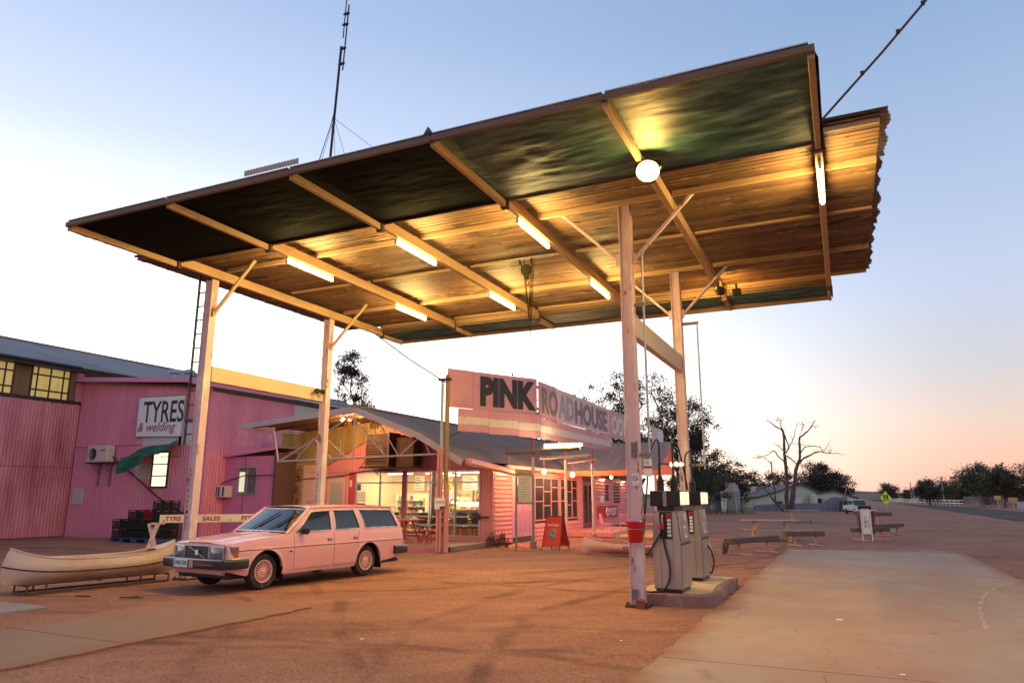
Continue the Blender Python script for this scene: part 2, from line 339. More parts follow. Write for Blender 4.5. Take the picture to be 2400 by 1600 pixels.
def slab(name, poly, m, z=.012, t=.1):
    b = B(); b.prism([(p[0], p[1]) for p in poly], (0, 0, z - t), (1, 0, 0), (0, 1, 0), (0, 0, t)); return solo(b, name, m, None, None, kind='structure')
def ragged(a, c, n, amp, seed):
    rr = random.Random(seed); a, c = V(a), V(c); d = (c - a); pn = V((-d.y, d.x)).normalized(); out = []
    for i in range(n): out.append(a + d * (i / n) + pn * rr.uniform(-amp, amp) * (0 if i == 0 else 1))
    return out
# the driveway beside the pumps: two pours with a joint between them
JY = 8.40
slab('driveway_slab', 
     [V((-2.06, JY + .012))] + ragged((3.24, JY + .012), (3.24, 28.4), 40, .03, 3) + ragged((3.24, 28.4), (-1.96, 26.85), 26, .06, 4) + ragged((-1.96, 26.85), (-2.06, JY + .012), 80, .035, 5), CONC)
slab('driveway_slab', ragged((-2.06, JY - .012), (-2.06, 1.0), 30, .03, 6) + [V((-2.06, 1.0)), V((3.24, 1.0)), V((3.24, JY - .012))], CONC)
slab('side_slab', ragged((-8.0, 9.7), (-10.6, 9.85), 14, .05, 8) + ragged((-10.6, 9.85), (-10.62, 6.53), 16, .04, 9) + ragged((-10.62, 6.53), (-8.08, 6.45), 4, .003, 10) + ragged((-8.08, 6.45), (-8.0, 9.7), 18, .04, 11), CONC2)
slab('side_slab', ragged((-10.62, 6.505), (-10.55, 2.5), 14, .04, 12) + ragged((-10.55, 2.5), (-8.1, 2.5), 8, .04, 13) + ragged((-8.1, 2.5), (-8.08, 6.425), 18, .04, 14) + ragged((-8.08, 6.425), (-10.62, 6.505), 4, .003, 15), CONC2)
GREYPAD = concrete_material('grey_pad', (.27, .225, .22), (.33, .18, .12), 60.0)
slab('drain_slab', [(-11.87, 7.95), (-13.25, 7.98), (-14.6, 7.9), (-14.5, 6.9), (-11.92, 7.2)], GREYPAD, .016)
# the sealed road running off to the right behind the yard
ASPH = mat('asphalt', (.10, .076, .07), .95, spec=.08, var=.2, vs_=.5, col2=(.22, .13, .10), p2=.62, s2=.35, bump=.2, bs=60)
def build_road():
    b = B(); c = [atZ(2760, 1240), atZ(2400, 1211), atZ(2290, 1198), atZ(2190, 1187), atZ(2110, 1177), atZ(2060, 1171.5), atZ(2030, 1168.2)]
    l = [atZ(2760, 1215), atZ(2400, 1199), atZ(2290, 1190), atZ(2190, 1182.5), atZ(2110, 1174.5), atZ(2060, 1170.2), atZ(2035, 1167.6)]
    n = [atZ(2760, 1262), atZ(2400, 1223), atZ(2290, 1206), atZ(2190, 1192), atZ(2110, 1181), atZ(2050, 1174.2), atZ(2020, 1169)]
    for a, d in zip(l, n): b.v += [(a.x, a.y, .02), (d.x, d.y, .02)]
    for i in range(len(l) - 1): b.f.append((2 * i, 2 * i + 1, 2 * i + 3, 2 * i + 2))
    solo(b, 'road', ASPH, None, None, kind='structure')
build_road()
# low hills on the horizon
def build_hills():
    b = B(); rr = random.Random(5); n = 220
    for layer, (d, hh) in enumerate(((1500, 17), (2300, 26))):
        k = len(b.v)
        for i in range(n + 1):
            a = R(-75 + 130 * i / n) ; x = d * math.sin(a); y = d * math.cos(a)
            h = hh * (.45 + .55 * noise.noise(V((i * .09, layer * 9.1, 0))) + .2 * noise.noise(V((i * .4, layer, 3))))
            for f, hz in ((.93, -.5), (.965, max(.5, h * .7)), (1, max(1, h)), (1.05, -1)): b.v.append((x * f, y * f, hz))
        for i in range(n):
            for j in range(3): b.f.append((k + i * 4 + j, k + (i + 1) * 4 + j, k + (i + 1) * 4 + j + 1, k + i * 4 + j + 1))
    solo(b, 'hills', mat('hill_scrub', (.17, .085, .085), .95, var=.3, vs_=.012, col2=(.10, .075, .07), p2=.55, s2=.03), None, None, smooth=40, kind='structure')
build_hills()
# loose stones on the dirt
def build_gravel():
    rr = random.Random(11); b = B()
    def stone(x, y, r):
        base = [(1, 0, 0), (-1, 0, 0), (0, 1, 0), (0, -1, 0), (0, 0, 1), (0, 0, -.5)]; a = rr.uniform(0, 6.3); ca, sa = math.cos(a), math.sin(a); vs = []
        for p in base:
            q = [p[0] * r * rr.uniform(.6, 1.3), p[1] * r * rr.uniform(.6, 1.1), p[2] * r * rr.uniform(.4, .8)]
            vs.append((x + q[0] * ca - q[1] * sa, y + q[0] * sa + q[1] * ca, .004 + q[2]))
        b.add(vs, [(0, 2, 4), (2, 1, 4), (1, 3, 4), (3, 0, 4), (2, 0, 5), (1, 2, 5), (3, 1, 5), (0, 3, 5)])
    for _ in range(5200):
        y = 4.5 + 22 * rr.random() ** 1.6; x = rr.uniform(-16 if y > 9 else -11, 5)
        slabbed = (-2.15 < x < 3.3) or (-10.7 < x < -7.95 and y < 9.8) or (-3.4 < x < -1.9 and 11.8 < y < 15.4)
        if slabbed and rr.random() < .965: continue
        stone(x, y, rr.choice((.006, .008, .008, .011, .014, .02)) * (1.5 if y > 14 else 1))
    for _ in range(900):
        stone(-2.07 + rr.gauss(0, .07), rr.uniform(4, 26), rr.choice((.008, .01, .014, .018)))
    for _ in range(260): stone(-8.03 + rr.gauss(0, .06), rr.uniform(4, 9.8), rr.choice((.007, .01, .013)))
    for _ in range(1500):
        t = rr.random(); stone(-11.4 + 3.4 * t + rr.gauss(0, .3), 22.9 + rr.gauss(0, .6), rr.choice((.012, .016, .022)))
    solo(b, 'gravel', mat('stones', (.33, .17, .11), .9, var=.5, vs_=60), None, None, kind='stuff')
    b2 = B(); b, keep = b2, b
    for _ in range(420):
        y = 5 + 20 * rr.random() ** 1.5; x = rr.uniform(-14, 4)
        if (-2.6 < x < -1.9): continue
        stone(x, y, rr.choice((.004, .006, .008)) * (1.6 if y > 14 else 1))
    for p in range(0): pass
    solo(b2, 'pale_gravel', mat('pale_stones', (.62, .5, .4), .8, var=.3, vs_=80), None, None, kind='stuff')
build_gravel()

# dusty tyre arc scuffed across the driveway
def scuff(pts, w, seed):
    rr = random.Random(seed); b = B(); P_ = [atZ(x, y, .0) for x, y in pts]; fine = []
    for i in range(len(P_) - 1):
        for j in range(14): fine.append(P_[i].lerp(P_[i + 1], j / 14))
    fine.append(P_[-1]); k = 0
    for i in range(len(fine) - 1):
        if rr.random() < .18: continue
        d = (fine[i + 1] - fine[i]).normalized(); n = V((-d.y, d.x, 0)); a = w * rr.uniform(.25, 1); c = w * rr.uniform(.25, 1)
        b.add([(p.x, p.y, .0165) for p in (fine[i] - n * a, fine[i] + n * c, fine[i + 1] + n * c * rr.uniform(.6, 1), fine[i + 1] - n * a * rr.uniform(.6, 1))], [(0, 3, 2, 1)])
    o = solo(b, 'tyre_scuff', mat('pale_dust', (.60, .38, .26), .9, var=.15, vs_=6), None, None, kind='structure')
scuff([(2312, 1475), (2302, 1450), (2296, 1430), (2300, 1408), (2312, 1392), (2340, 1375), (2386, 1362)], .045, 4); scuff([(2165, 1377), (2185, 1374), (2215, 1373)], .03, 7)
# ================================================================= the canopy over the pumps
POSTP = mat('post_paint', (.60, .41, .44), .6, var=.14, vs_=2.5, stretch=(1, 1, .45), col2=(.27, .12, .07), p2=.63, s2=5, soft2=.025, col3=(.70, .56, .54), p3=.56, s3=2.6, bump=.15, bs=14)
BEAMP = mat('beam_paint', (.43, .265, .145), .6, var=.15, vs_=2, col2=(.25, .11, .06), p2=.68, s2=6, soft2=.03, bump=.15, bs=20)
TIEP = mat('tie_paint', (.54, .41, .29), .6, var=.1, vs_=1.5, col2=(.40, .22, .12), p2=.72, s2=3, soft2=.03, bump=.1)
RAWW = mat('weathered_timber', (.17, .105, .075), .85, var=.3, vs_=3, stretch=(.15, 1, 1), bump=.4, bs=40, col2=(.15, .10, .08), p2=.6, s2=5)
SOFF = mat('flaking_soffit', (.150, .080, .040), .62, var=.12, vs_=1.5, stretch=(.35, 1.0, 1), col2=(.055, .032, .020), p2=.60, s2=4.0, soft2=.015, col3=(.40, .29, .17), p3=.655, s3=6.0, spec=.3, orand=.28)
ROOFI = mat('old_roof_iron', (.22, .20, .20), .7, .2, var=.3, vs_=.8, col2=(.17, .09, .06), p2=.55, s2=1.2)
RUSTY = mat('rusty_steel', (.09, .045, .03), .8, .2, var=.4, vs_=12, bump=.3, bs=60)
DARKM = mat('dark_metal', (.045, .042, .045), .55, .4, var=.2)
GALV = mat('galvanised', (.42, .42, .43), .45, .6, var=.15, vs_=6)
WHITEP = mat('white_enamel', (.72, .70, .66), .4, var=.05)
BLACKR = mat('black_rubber', (.018, .018, .02), .55, var=.2)
def cloth_mat(name, a, bb):
    m = mat(name, a, .55, var=.2, vs_=1.5, stretch=(.5, 2.0, 1), col2=bb, p2=.55, s2=2.6, soft2=.09, bump=.2, bs=14, spec=.4)
    return m
CLOTH = cloth_mat('green_shade_cloth', (.008, .052, .043), (.070, .165, .165))  # second colour paints in grey-blue streaks of sky light through the weave
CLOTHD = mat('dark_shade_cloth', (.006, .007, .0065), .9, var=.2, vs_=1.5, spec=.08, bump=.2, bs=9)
BX = [-13.03, -10.40, -7.63, -5.0, -2.40, .09]; Y0, Y1, Y2, Y3 = 8.15, 10.68, 18.40, 19.62
XL, XR = -14.40, .95
canopy = thing('fuel_canopy', 'big flat canopy on pink posts with flaking timber soffit and green cloth edges', 'canopy', (-8.2, 14.2, 0))
def build_canopy():
    C = canopy
    # --- posts: rolled steel sections with a recessed web, feet on plates
    for (x, y, top, nm) in ((-3.25, 12.12, 7.06, 'R'), (-3.25, 16.5, 7.06, 'r'), (-13.22, 11.79, 6.77, 'L'), (-13.17, 16.03, 6.77, 'l')):
        b = B(); hx, hy, t = .108, .10, .020
        b.box(x - hx, x - hx + t, y - hy, y + hy, -.1, top, .004); b.box(x + hx - t, x + hx, y - hy, y + hy, -.1, top, .004); b.box(x - hx + t, x + hx - t, y - .02, y + .02, -.1, top)
        b.box(x - hx + t, x + hx - t, y - .082, y - .02, -.1, top - .02, .004)           # boxed front web
        p = part(b, 'post', POSTP, C)
        b = B(); b.box(x - .19, x + .19, y - .18, y + .18, -.06, .03, .01)
        for q in (-.15, .15): b.cyl((x + q, y - .14, .03), (x + q, y - .14, .07), .018, n=6)
        part(b, 'foot_plate', RUSTY, p)
        sgn = (1, -1) if nm in 'Rr' else (1,)
        for s in sgn:
            b = B(); b.bar((x + s * .12, y, 5.93), (x + s * 1.28, y, 7.08), .05, .085, (0, 1, 0), .005); b.bar((x + s * .13, y - .05, 5.86), (x + s * .13, y - .05, 6.06), .03, .1)
            part(b, 'brace', POSTP if nm in 'Rr' else BEAMP, C)
    # heavy rails between the near and the far posts
    for x, z0, z1, ya, yb in ((-3.25, 4.58, 4.97, 12.25, 16.38), (-13.2, 4.36, 4.72, 11.93, 15.9)):
        b = B(); b.box(x - .07, x + .07, ya, yb, z0, z1, .008); part(b, 'tie_rail', TIEP, C)
    # --- beams from front to back, a heavy middle and a lighter arm at each end
    for x in BX:
        b = B(); b.box(x - .055, x + .055, Y1 - .05, Y2 + .05, 6.77, 6.98, .006); bm_ = part(b, 'beam', BEAMP, C)
        for ya, yb in ((Y0, Y1 - .06), (Y2 + .06, Y3)):
            b = B(); b.box(x - .04, x + .04, ya, yb, 6.715, 6.84, .006); part(b, 'end_arm', BEAMP, bm_)
        for yy in (Y1 - .06, Y2 + .06):
            b = B(); b.box(x - .068, x + .068, yy - .045, yy + .045, 6.69, 6.985, .004); part(b, 'joint_plate', RUSTY, bm_)
    # --- purlins across
    for y, h in ((12.0, .1), (16.42, .1), (Y1 + .02, .07), (Y2 - .02, .07), (14.2, .05)):
        for k in range(5):
            b = B(); b.box(BX[k] + .06, BX[k + 1] - .06, y - .035, y + .035, 7.085 - h, 7.085, .004); part(b, 'purlin', BEAMP, C)
        b = B(); b.box(BX[5] + .06, XR - .02, y - .035, y + .035, 7.085 - h, 7.085, .004); part(b, 'purlin', BEAMP, C)
    # --- soffit boards, one by one, butted over the beams in staggered lengths
    rr = random.Random(3); n = 60; pit = (Y2 - Y1 + .16) / n; cache = {}
    for i in range(n):
        y = Y1 - .08 + (i + .5) * pit; cuts = [XL, XR]
        if i % 3 == 0: cuts = [XL, -9.02, -3.7, XR]
        elif i % 3 == 1: cuts = [XL, -6.32, XR]
        for a, c in zip(cuts, cuts[1:]):
            key = (round(a, 2), round(c, 2))
            if key not in cache:
                q = B(); L = c - a - .006; q.box(-L / 2, L / 2, -pit / 2 + .008, pit / 2 - .008, -.011, .011, .007); cache[key] = q.mesh('soffit_board', SOFF)
            piece(cache[key], 'soffit_board', C, ((a + c) / 2, y, 7.10 + rr.uniform(-.007, .007)), (rr.uniform(-.05, .05), 0, 0))
    # --- iron roof above, ribs across the long way, edges bent and uneven
    for k in range(5):
        a = Y1 - .14 + k * (Y2 - Y1 + .28) / 5; w = (Y2 - Y1 + .28) / 5; b = B(); rq = random.Random(k)
        b.corr((XR + .10 + rq.uniform(-.03, .03), a, 7.165 + .008 * (k % 2)), (0, 1, 0), (-1, 0, 0), w + .06, XR - XL + .2, .12, .012, top=lambda u, q=rq: XR - XL + .17 + .03 * math.sin(u * 6) + q.uniform(-.01, .01), bot=lambda u, q=rq: .025 * math.sin(u * 9 + 1) + q.uniform(-.012, .012))
        part(b, 'roof_sheet', ROOFI, C, 60)
    # --- shade cloth between the arms, sagging and wrinkled
    for side in (0, 1):
        for k in range(5):
            xa, xb = BX[k], BX[k + 1]; ya, yb = (Y0 + .03, Y1 + .02) if side == 0 else (Y2 - .02, Y3 + .002); sd = k * 7.3 + side * 31
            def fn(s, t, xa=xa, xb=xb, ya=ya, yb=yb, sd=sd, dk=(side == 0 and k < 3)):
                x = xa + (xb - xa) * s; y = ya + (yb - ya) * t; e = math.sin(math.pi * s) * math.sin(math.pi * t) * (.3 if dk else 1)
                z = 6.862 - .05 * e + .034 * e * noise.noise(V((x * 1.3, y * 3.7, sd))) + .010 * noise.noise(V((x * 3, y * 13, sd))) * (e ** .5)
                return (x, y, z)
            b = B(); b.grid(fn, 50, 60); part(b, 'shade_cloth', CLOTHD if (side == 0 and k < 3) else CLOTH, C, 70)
    # edge boards closing the step between soffit and cloth
    for y in (Y1 - .03, Y2 + .06):
        for k in range(5):
            b = B(); b.box(BX[k] + .06, BX[k + 1] - .06, y - .012, y + .012, 6.83, 6.988, .003); part(b, 'edge_board', BEAMP if k % 2 else RAWW, C)
            b = B(); b.box(BX[k] - (.06 if k == 0 else 0), BX[k + 1] - .004, y - .011, y + .011, 6.99, 7.085, .003); part(b, 'edge_board', BEAMP, C)
    # cloth wrapped over the outer arms, bunched
    for x, s in ((BX[5] + .075, 1), (BX[0] - .07, -1)):
        for ya, yb in ((Y0, Y1), (Y2 + .05, Y3)):
            b = B()
            def fn(u, t, x=x, s=s, ya=ya, yb=yb):
                y = ya + (yb - ya) * u; d = .03 * noise.noise(V((y * 3, t, x))) + .02 * noise.noise(V((y * 9, 1, x)))
                return (x - s * .11 * (1 - t) + s * (.02 + d) * math.sin(math.pi * t), y, 6.885 - .16 * t * t + d * .5)
            b.grid(fn, 60, 8); part(b, 'cloth_hem', CLOTH, C, 70)
    # --- fascia along the near and the far edge
    b = B()
    for k in range(5):
        b = B(); b.box(BX[k] - (.05 if k == 0 else 0), BX[k + 1] - .004 + (.05 if k == 4 else 0), Y0 - .065, Y0 - .004, 6.775, 6.868, .006); f = part(b, 'fascia_board', RAWW, C)
        b = B(); b.box(BX[k] + .02, BX[k + 1] - .02, Y0 - .075, Y0 + .04, 6.878, 6.896, .003); part(b, 'cap_strip', GALV, f)
        b = B(); b.box(BX[k], BX[k + 1] - .004, Y3 + .004, Y3 + .05, 6.745, 6.89, .005); part(b, 'fascia_board', RAWW, C)
    b = B(); b.corr((-8.55, Y0 - .09, 6.90), (1, 0, 0), (0, 0, 1), 1.15, .10, .06, .012); part(b, 'flashing_sheet', mat('pale_flashing', (.50, .40, .36), .6), C)
    b = B(); b.prism([(0, 0), (.16, 0), (.08, .12)], (-5.12, Y0 - .08, 6.88), (1, 0, 0), (0, 0, 1), (0, .05, 0)); part(b, 'cloth_peak', CLOTH, C)
build_canopy()
# vertical lettering painted on the posts
REDPAINT = mat('red_paint', (.36, .03, .05), .6, var=.15); BLACKP = mat('black_paint', (.03, .028, .03), .6, var=.2)
def post_text(x, y, ztop, n):
    s = '<NO<PARKING>'
    for i, ch in enumerate(s[:n]):
        text(ch, (x - .075, y - .084, ztop - .115 * (i + 1)), (1, 0, 0), (0, 0, 1), .085, MATS['red_paint'], canopy, 'lettering', w=.075, bold=.0)
post_text(-13.22, 11.79, 2.42, 12); post_text(-13.17, 16.03, 2.42, 8)

# --- fluorescent battens under the beams
TUBE = glow('tube_glow', (1.0, .70, .22), 300)
def fluoro(loc, label, rotz=0, m=TUBE, L=1.52, group='fluorescent lights under the canopy'):
    t = thing('fluorescent_light', label, 'light', loc, rotz, group)
    b = B(); b.box(-.028, .028, -L / 2, L / 2, -.04, 0, .006); part(b, 'batten', WHITEP, t, world=False)
    b = B(); b.cyl((0, -L / 2 + .03, -.098), (0, L / 2 - .03, -.098), .040, n=12); part(b, 'tube', m, t, 60, world=False)
    for s in (-1, 1): b = B(); b.box(-.025, .025, s * L / 2 - .02, s * L / 2 + .02, -.145, -.03, .004); part(b, 'end_cap', WHITEP, t, world=False)
    return t
for k, x in enumerate(BX[1:4]):
    for yy, w in ((11.92, 'front'), (16.05, 'back')):
        fluoro((x, yy, 6.768), 'lit fluorescent tube on %s, at its %s end' % (('canopy beam second from the shed', 'canopy beam just shed side of the hoist', 'canopy beam just pump side of the hoist')[k], 'driveway' if w == 'front' else 'shop'))
fluoro((BX[5], 11.83, 6.768), 'lit fluorescent tube under the outermost canopy beam over the concrete driveway')
# --- floodlights
def flood(loc, aim, r, m, label, group=None):
    t = thing('floodlight', label, 'floodlight', loc, 0, group); d = V(aim).normalized()
    b = B(); b.lathe([(.05, -.22), (r * .45, -.17), (r * .8, -.09), (r, 0), (r * .97, .012)], (0, 0, 0), d, 28); part(b, 'housing', DARKM, t, 40, world=False)
    b = B(); b.lathe([(r * .92, .014), (r * .7, .055), (r * .35, .078), (.001, .085)], (0, 0, 0), d, 28, cap=False); part(b, 'lens', m, t, 60, world=False)
    b = B(); b.tube([V((-r - .02, 0, 0)), V((-r - .02, .0, .12)), V((0, 0, .17)), V((r + .02, 0, .12)), V((r + .02, 0, 0))], .012, 6); part(b, 'bracket', DARKM, t, world=False)
    return t
FLG = glow('flood_glow', (1.0, .56, .13), 480)
flood((-2.30, 10.0, 6.60), (.12, -.62, -.75), .185, FLG, 'round floodlight glaring orange under the canopy beam beside the green cloth')
flood((-2.33, 17.35, 6.66), (0, .9, -.1), .12, FLG, 'small floodlight under the canopy lighting the rear green cloth')
# --- camera box under the rear cloth
b = B(); b.box(-2.06, -1.86, 17.25, 17.45, 6.50, 6.66, .02); cctv = solo(b, 'cctv_box', DARKM, 'small black box hung under the rear edge of the canopy by the floodlight', 'cctv_camera')
b = B(); b.cyl((-1.96, 17.35, 6.66), (-1.96, 17.35, 6.8), .03, n=8); part(b, 'bracket', DARKM, cctv)
# --- chain hoist hanging from a pipe across the boards
OILY = mat('oily_iron', (.030, .017, .011), .7, .2, var=.3, vs_=12)
def build_hoist():
    hx, hy = -6.0, 13.95
    t = thing('chain_hoist', 'rusty chain hoist hanging from a pipe under the canopy soffit', 'hoist', (hx, hy, 5.0))
    b = B(); b.cyl((hx - .55, hy, 6.98), (hx + .62, hy, 6.98), .022, n=8); part(b, 'pipe', GALV, t, 50)
    b = B()
    for s in (-.34, -.14, .12): b.bar((hx + s, hy, 6.99), (hx + s, hy, 6.72), .015, .04)
    b.bar((hx - .34, hy, 6.99), (hx - .16, hy, 6.45), .03, .05); part(b, 'hanger', OILY, t)
    b = B(); b.lathe([(.06, -.09), (.19, -.07), (.22, 0), (.19, .07), (.06, .09)], (hx - .06, hy, 6.52), (0, 1, 0), 18); b.lathe([(.1, -.11), (.12, 0), (.1, .11)], (hx - .06, hy, 6.52), (0, 1, 0), 14); part(b, 'chain_wheel', OILY, t, 40)
    b = B(); b.box(hx - .13, hx + .05, hy - .05, hy + .05, 6.16, 6.42, .02); b.tube([(hx - .04, hy, 6.16), (hx - .10, hy, 6.04), (hx - .04, hy, 5.93), (hx + .04, hy, 5.98), (hx + .04, hy, 6.06)], .022, 8); part(b, 'hook_block', OILY, t, 40)
    link = B(); ring = [V((.012 * math.cos(a) , 0, .026 * math.sin(a) + (.012 if math.sin(a) > 0 else -.012))) for a in [2 * math.pi * k / 8 for k in range(8)]]; link.tube(ring, .006, 4, closed=True)
    def chain(p0, p1, nm):
        b = B(); p0, p1 = V(p0), V(p1); n = max(2, int((p1 - p0).length / .05))
        for i in range(n + 1):
            c = p0.lerp(p1, i / n); s = i % 2
            b.add([(c.x + (0 if s else q[0]) + (q[1]), c.y + (q[0] if s else 0), c.z + q[2]) for q in link.v], link.f)
        part(b, nm, OILY, t, 60)
    HS = .66
    chain((hx - .14, hy, 6.4), (hx + .02, hy, 5.15), 'chain'); chain((hx - .05, hy, 6.0), (hx + .05, hy, 5.02), 'chain'); chain((hx + .16, hy, 6.9), (hx + .03, hy - .02, 5.1), 'chain'); chain((hx + .26, hy, 6.9), (hx + .12, hy, 4.95), 'chain'); chain((hx + .07, hy + .03, 6.0), (hx + .08, hy, 4.5), 'chain'); chain((hx + .21, hy - .03, 6.9), (hx + .08, hy, 5.0), 'chain')
    for o in bpy.data.objects:
        if o.parent == t and o.name.split('.')[0] not in ('pipe',):
            for v in o.data.vertices: w = v.co + V((hx, hy, 5.0)); v.co = V((hx + (w.x - hx) * .62, hy + (w.y - hy) * .62, 6.98 + (w.z - 6.98) * (.72 if o.name.startswith('chain') and not o.name.startswith('chain_w') else .62))) - V((hx, hy, 5.0))
build_hoist()
# --- mast with guy wires on the roof
def build_mast():
    base = atD(771, 400, 17.2); x, y = base.x, base.y; top = atD(815, -40, 17.2); z0 = 7.2
    lean = lambda z: V((x, y, z)) + (V((top.x, top.y, 0)) - V((x, y, 0))) * ((z - base.z) / (top.z - base.z))
    t = thing('antenna_mast', 'tall thin black antenna mast with guy wires on the canopy roof', 'mast', (x, y, z0))
    zc = lambda py: atD(790, py, 17.2).z
    b = B(); b.cyl(lean(z0), lean(zc(110)), .035, n=8); part(b, 'pole', DARKM, t, 50)
    b = B(); o = V((.09, .04, 0)); b.cyl(lean(zc(165)) + o, lean(zc(12)) + o, .02, n=8); part(b, 'pole', DARKM, t, 50)
    b = B(); o2 = V((.02, .0, 0)); b.cyl(lean(zc(90)) + o2 + V((.01, 0, 0)), lean(zc(-60)) + o2, .016, n=8); part(b, 'pole', DARKM, t, 50)
    for py in (114, 150, 58, 33):
        b = B(); c = lean(zc(py)) + V((.05, .02, 0)); b.obox(c, (.16, .06, .05)); b.cyl(c - V((.12, 0, 0)), c + V((.12, 0, 0)), .01, n=6); part(b, 'clamp', DARKM, t)
    j = lean(zc(278))
    for q, ins in ((V((-8.9, 12.0, 7.2)), .35), (V((-6.4, 13.2, 7.2)), .3), (V((-12.6, 13.5, 7.2)), .0), (V((-20.5, 26.0, 5.0)), 0)):
        b = B(); b.cyl(j, q, .006, n=5); w = part(b, 'guy_wire', DARKM, t)
        if ins: c = j.lerp(q, ins); b = B(); b.lathe([(.01, -.05), (.035, -.02), (.035, .02), (.01, .05)], c, q - j, 8); part(b, 'insulator', DARKM, w)
    b = B(); b.tube([lean(zc(250)), lean(zc(290)) + V((-.06, -.02, 0)), V((x - .45, y - .9, 7.25))], .012, 6); part(b, 'cable', DARKM, t)
build_mast()
# --- ladder standing against the shed-side post
def build_ladder():
    x0, x1, y = -13.64, -13.33, 11.79
    t = thing('ladder', 'thin steel ladder fixed beside the shed-side canopy post', 'ladder', (-13.5, y, 2.9))
    b = B(); b.bar((x0, y, 2.9), (x0, y, 6.95), .03, .05, (0, 1, 0)); part(b, 'rail', DARKM, t)
    for i in range(12):
        b = B(); z = 3.15 + i * .335; b.cyl((x0, y, z), (x1 + .03, y, z), .016, n=6); part(b, 'rung', DARKM, t)
    b = B(); b.bar((x0 - .03, y, 3.45), (x1 + .03, y, 3.45), .05, .07); part(b, 'bracket', DARKM, t)
build_ladder()
# --- cables: up and away over the driveway, and down to the shop sign
c0 = V((.12, 10.25, 6.95)); c1 = atD(2230, -70, 8.0); mid = c0.lerp(c1, .5) - V((0, 0, .03))
b = B(); b.tube([c0, mid, c1, c1 + (c1 - c0) * .6], .017, 8); ov = solo(b, 'service_cable', mat('cable_sheath', (.10, .055, .06), .6), 'thick overhead power cable rising from the canopy corner', 'cable', smooth=60)
b = B()
for f in (.35, .62, .8): c = c0.lerp(c1, f); b.obox(c, (.045, .05, .05))
part(b, 'clip', DARKM, ov)
a0, a1 = V((-12.95, 17.9, 6.75)), V((-11.86, 20.55, 5.5)); b = B(); b.tube([a0, a0.lerp(a1, .5) - V((0, 0, .06)), a1], .02, 6); solo(b, 'shop_cable', DARKM, 'slack cable from the canopy down to the pole of the pink shop sign', 'cable', smooth=60)

# --- small dark spotlight on the shed-side tie rail
sp = thing('rail_spotlight', 'small black spotlight clamped on the shed-side tie rail', 'spotlight', (-13.1, 15.55, 4.62)); b = B(); b.box(-13.13, -13.02, 15.50, 15.56, 4.58, 4.66, .008); part(b, 'bracket', DARKM, sp); b = B(); b.lathe([(.03, -.10), (.06, -.06), (.075, .05), (.001, .05)], (-12.98, 15.45, 4.60), (.7, -.6, -.3), 14); part(b, 'housing', DARKM, sp, 40)
b = B(); b.lathe([(.03, -.10), (.06, -.06), (.075, .05), (.001, .05)], (-12.98, 15.70, 4.60), (.7, .5, -.3), 14); part(b, 'housing', DARKM, sp, 40)
# ================================================================= the pink station wagon
def car_mats():
    mat('car_pink', (.70, .345, .37), .24, var=.02, vs_=1.2, coat=.5, spec=.5)
    mat('car_glass_dark', (.020, .024, .032), .06, var=.1, spec=.9)
    mat('car_trim', (.72, .70, .67), .28, .45, var=.05)
    mat('car_black', (.016, .016, .017), .45, var=.2)
    mat('car_bumper', (.030, .030, .033), .42, var=.2, vs_=6)
    mat('bumper_strip', (.35, .34, .34), .35, .7, var=.1)
    mat('tyre', (.022, .020, .020), .8, var=.3, vs_=9, col2=(.10, .055, .04), p2=.6, s2=6)
    mat('rim_pink', (.72, .36, .36), .4, var=.05)
    mat('amber_lens', (.55, .12, .01), .15, var=.1, spec=.8); mat('red_stripe', (.35, .02, .02), .5)
    mat('plate_white', (.62, .66, .64), .5)
    mat('seat_cloth', (.05, .045, .05), .9)
car_mats()
HEADL = mat('headlamp_glass', (.15, .155, .165), .15, var=.45, vs_=14, stretch=(1, 1, 1), spec=.9)
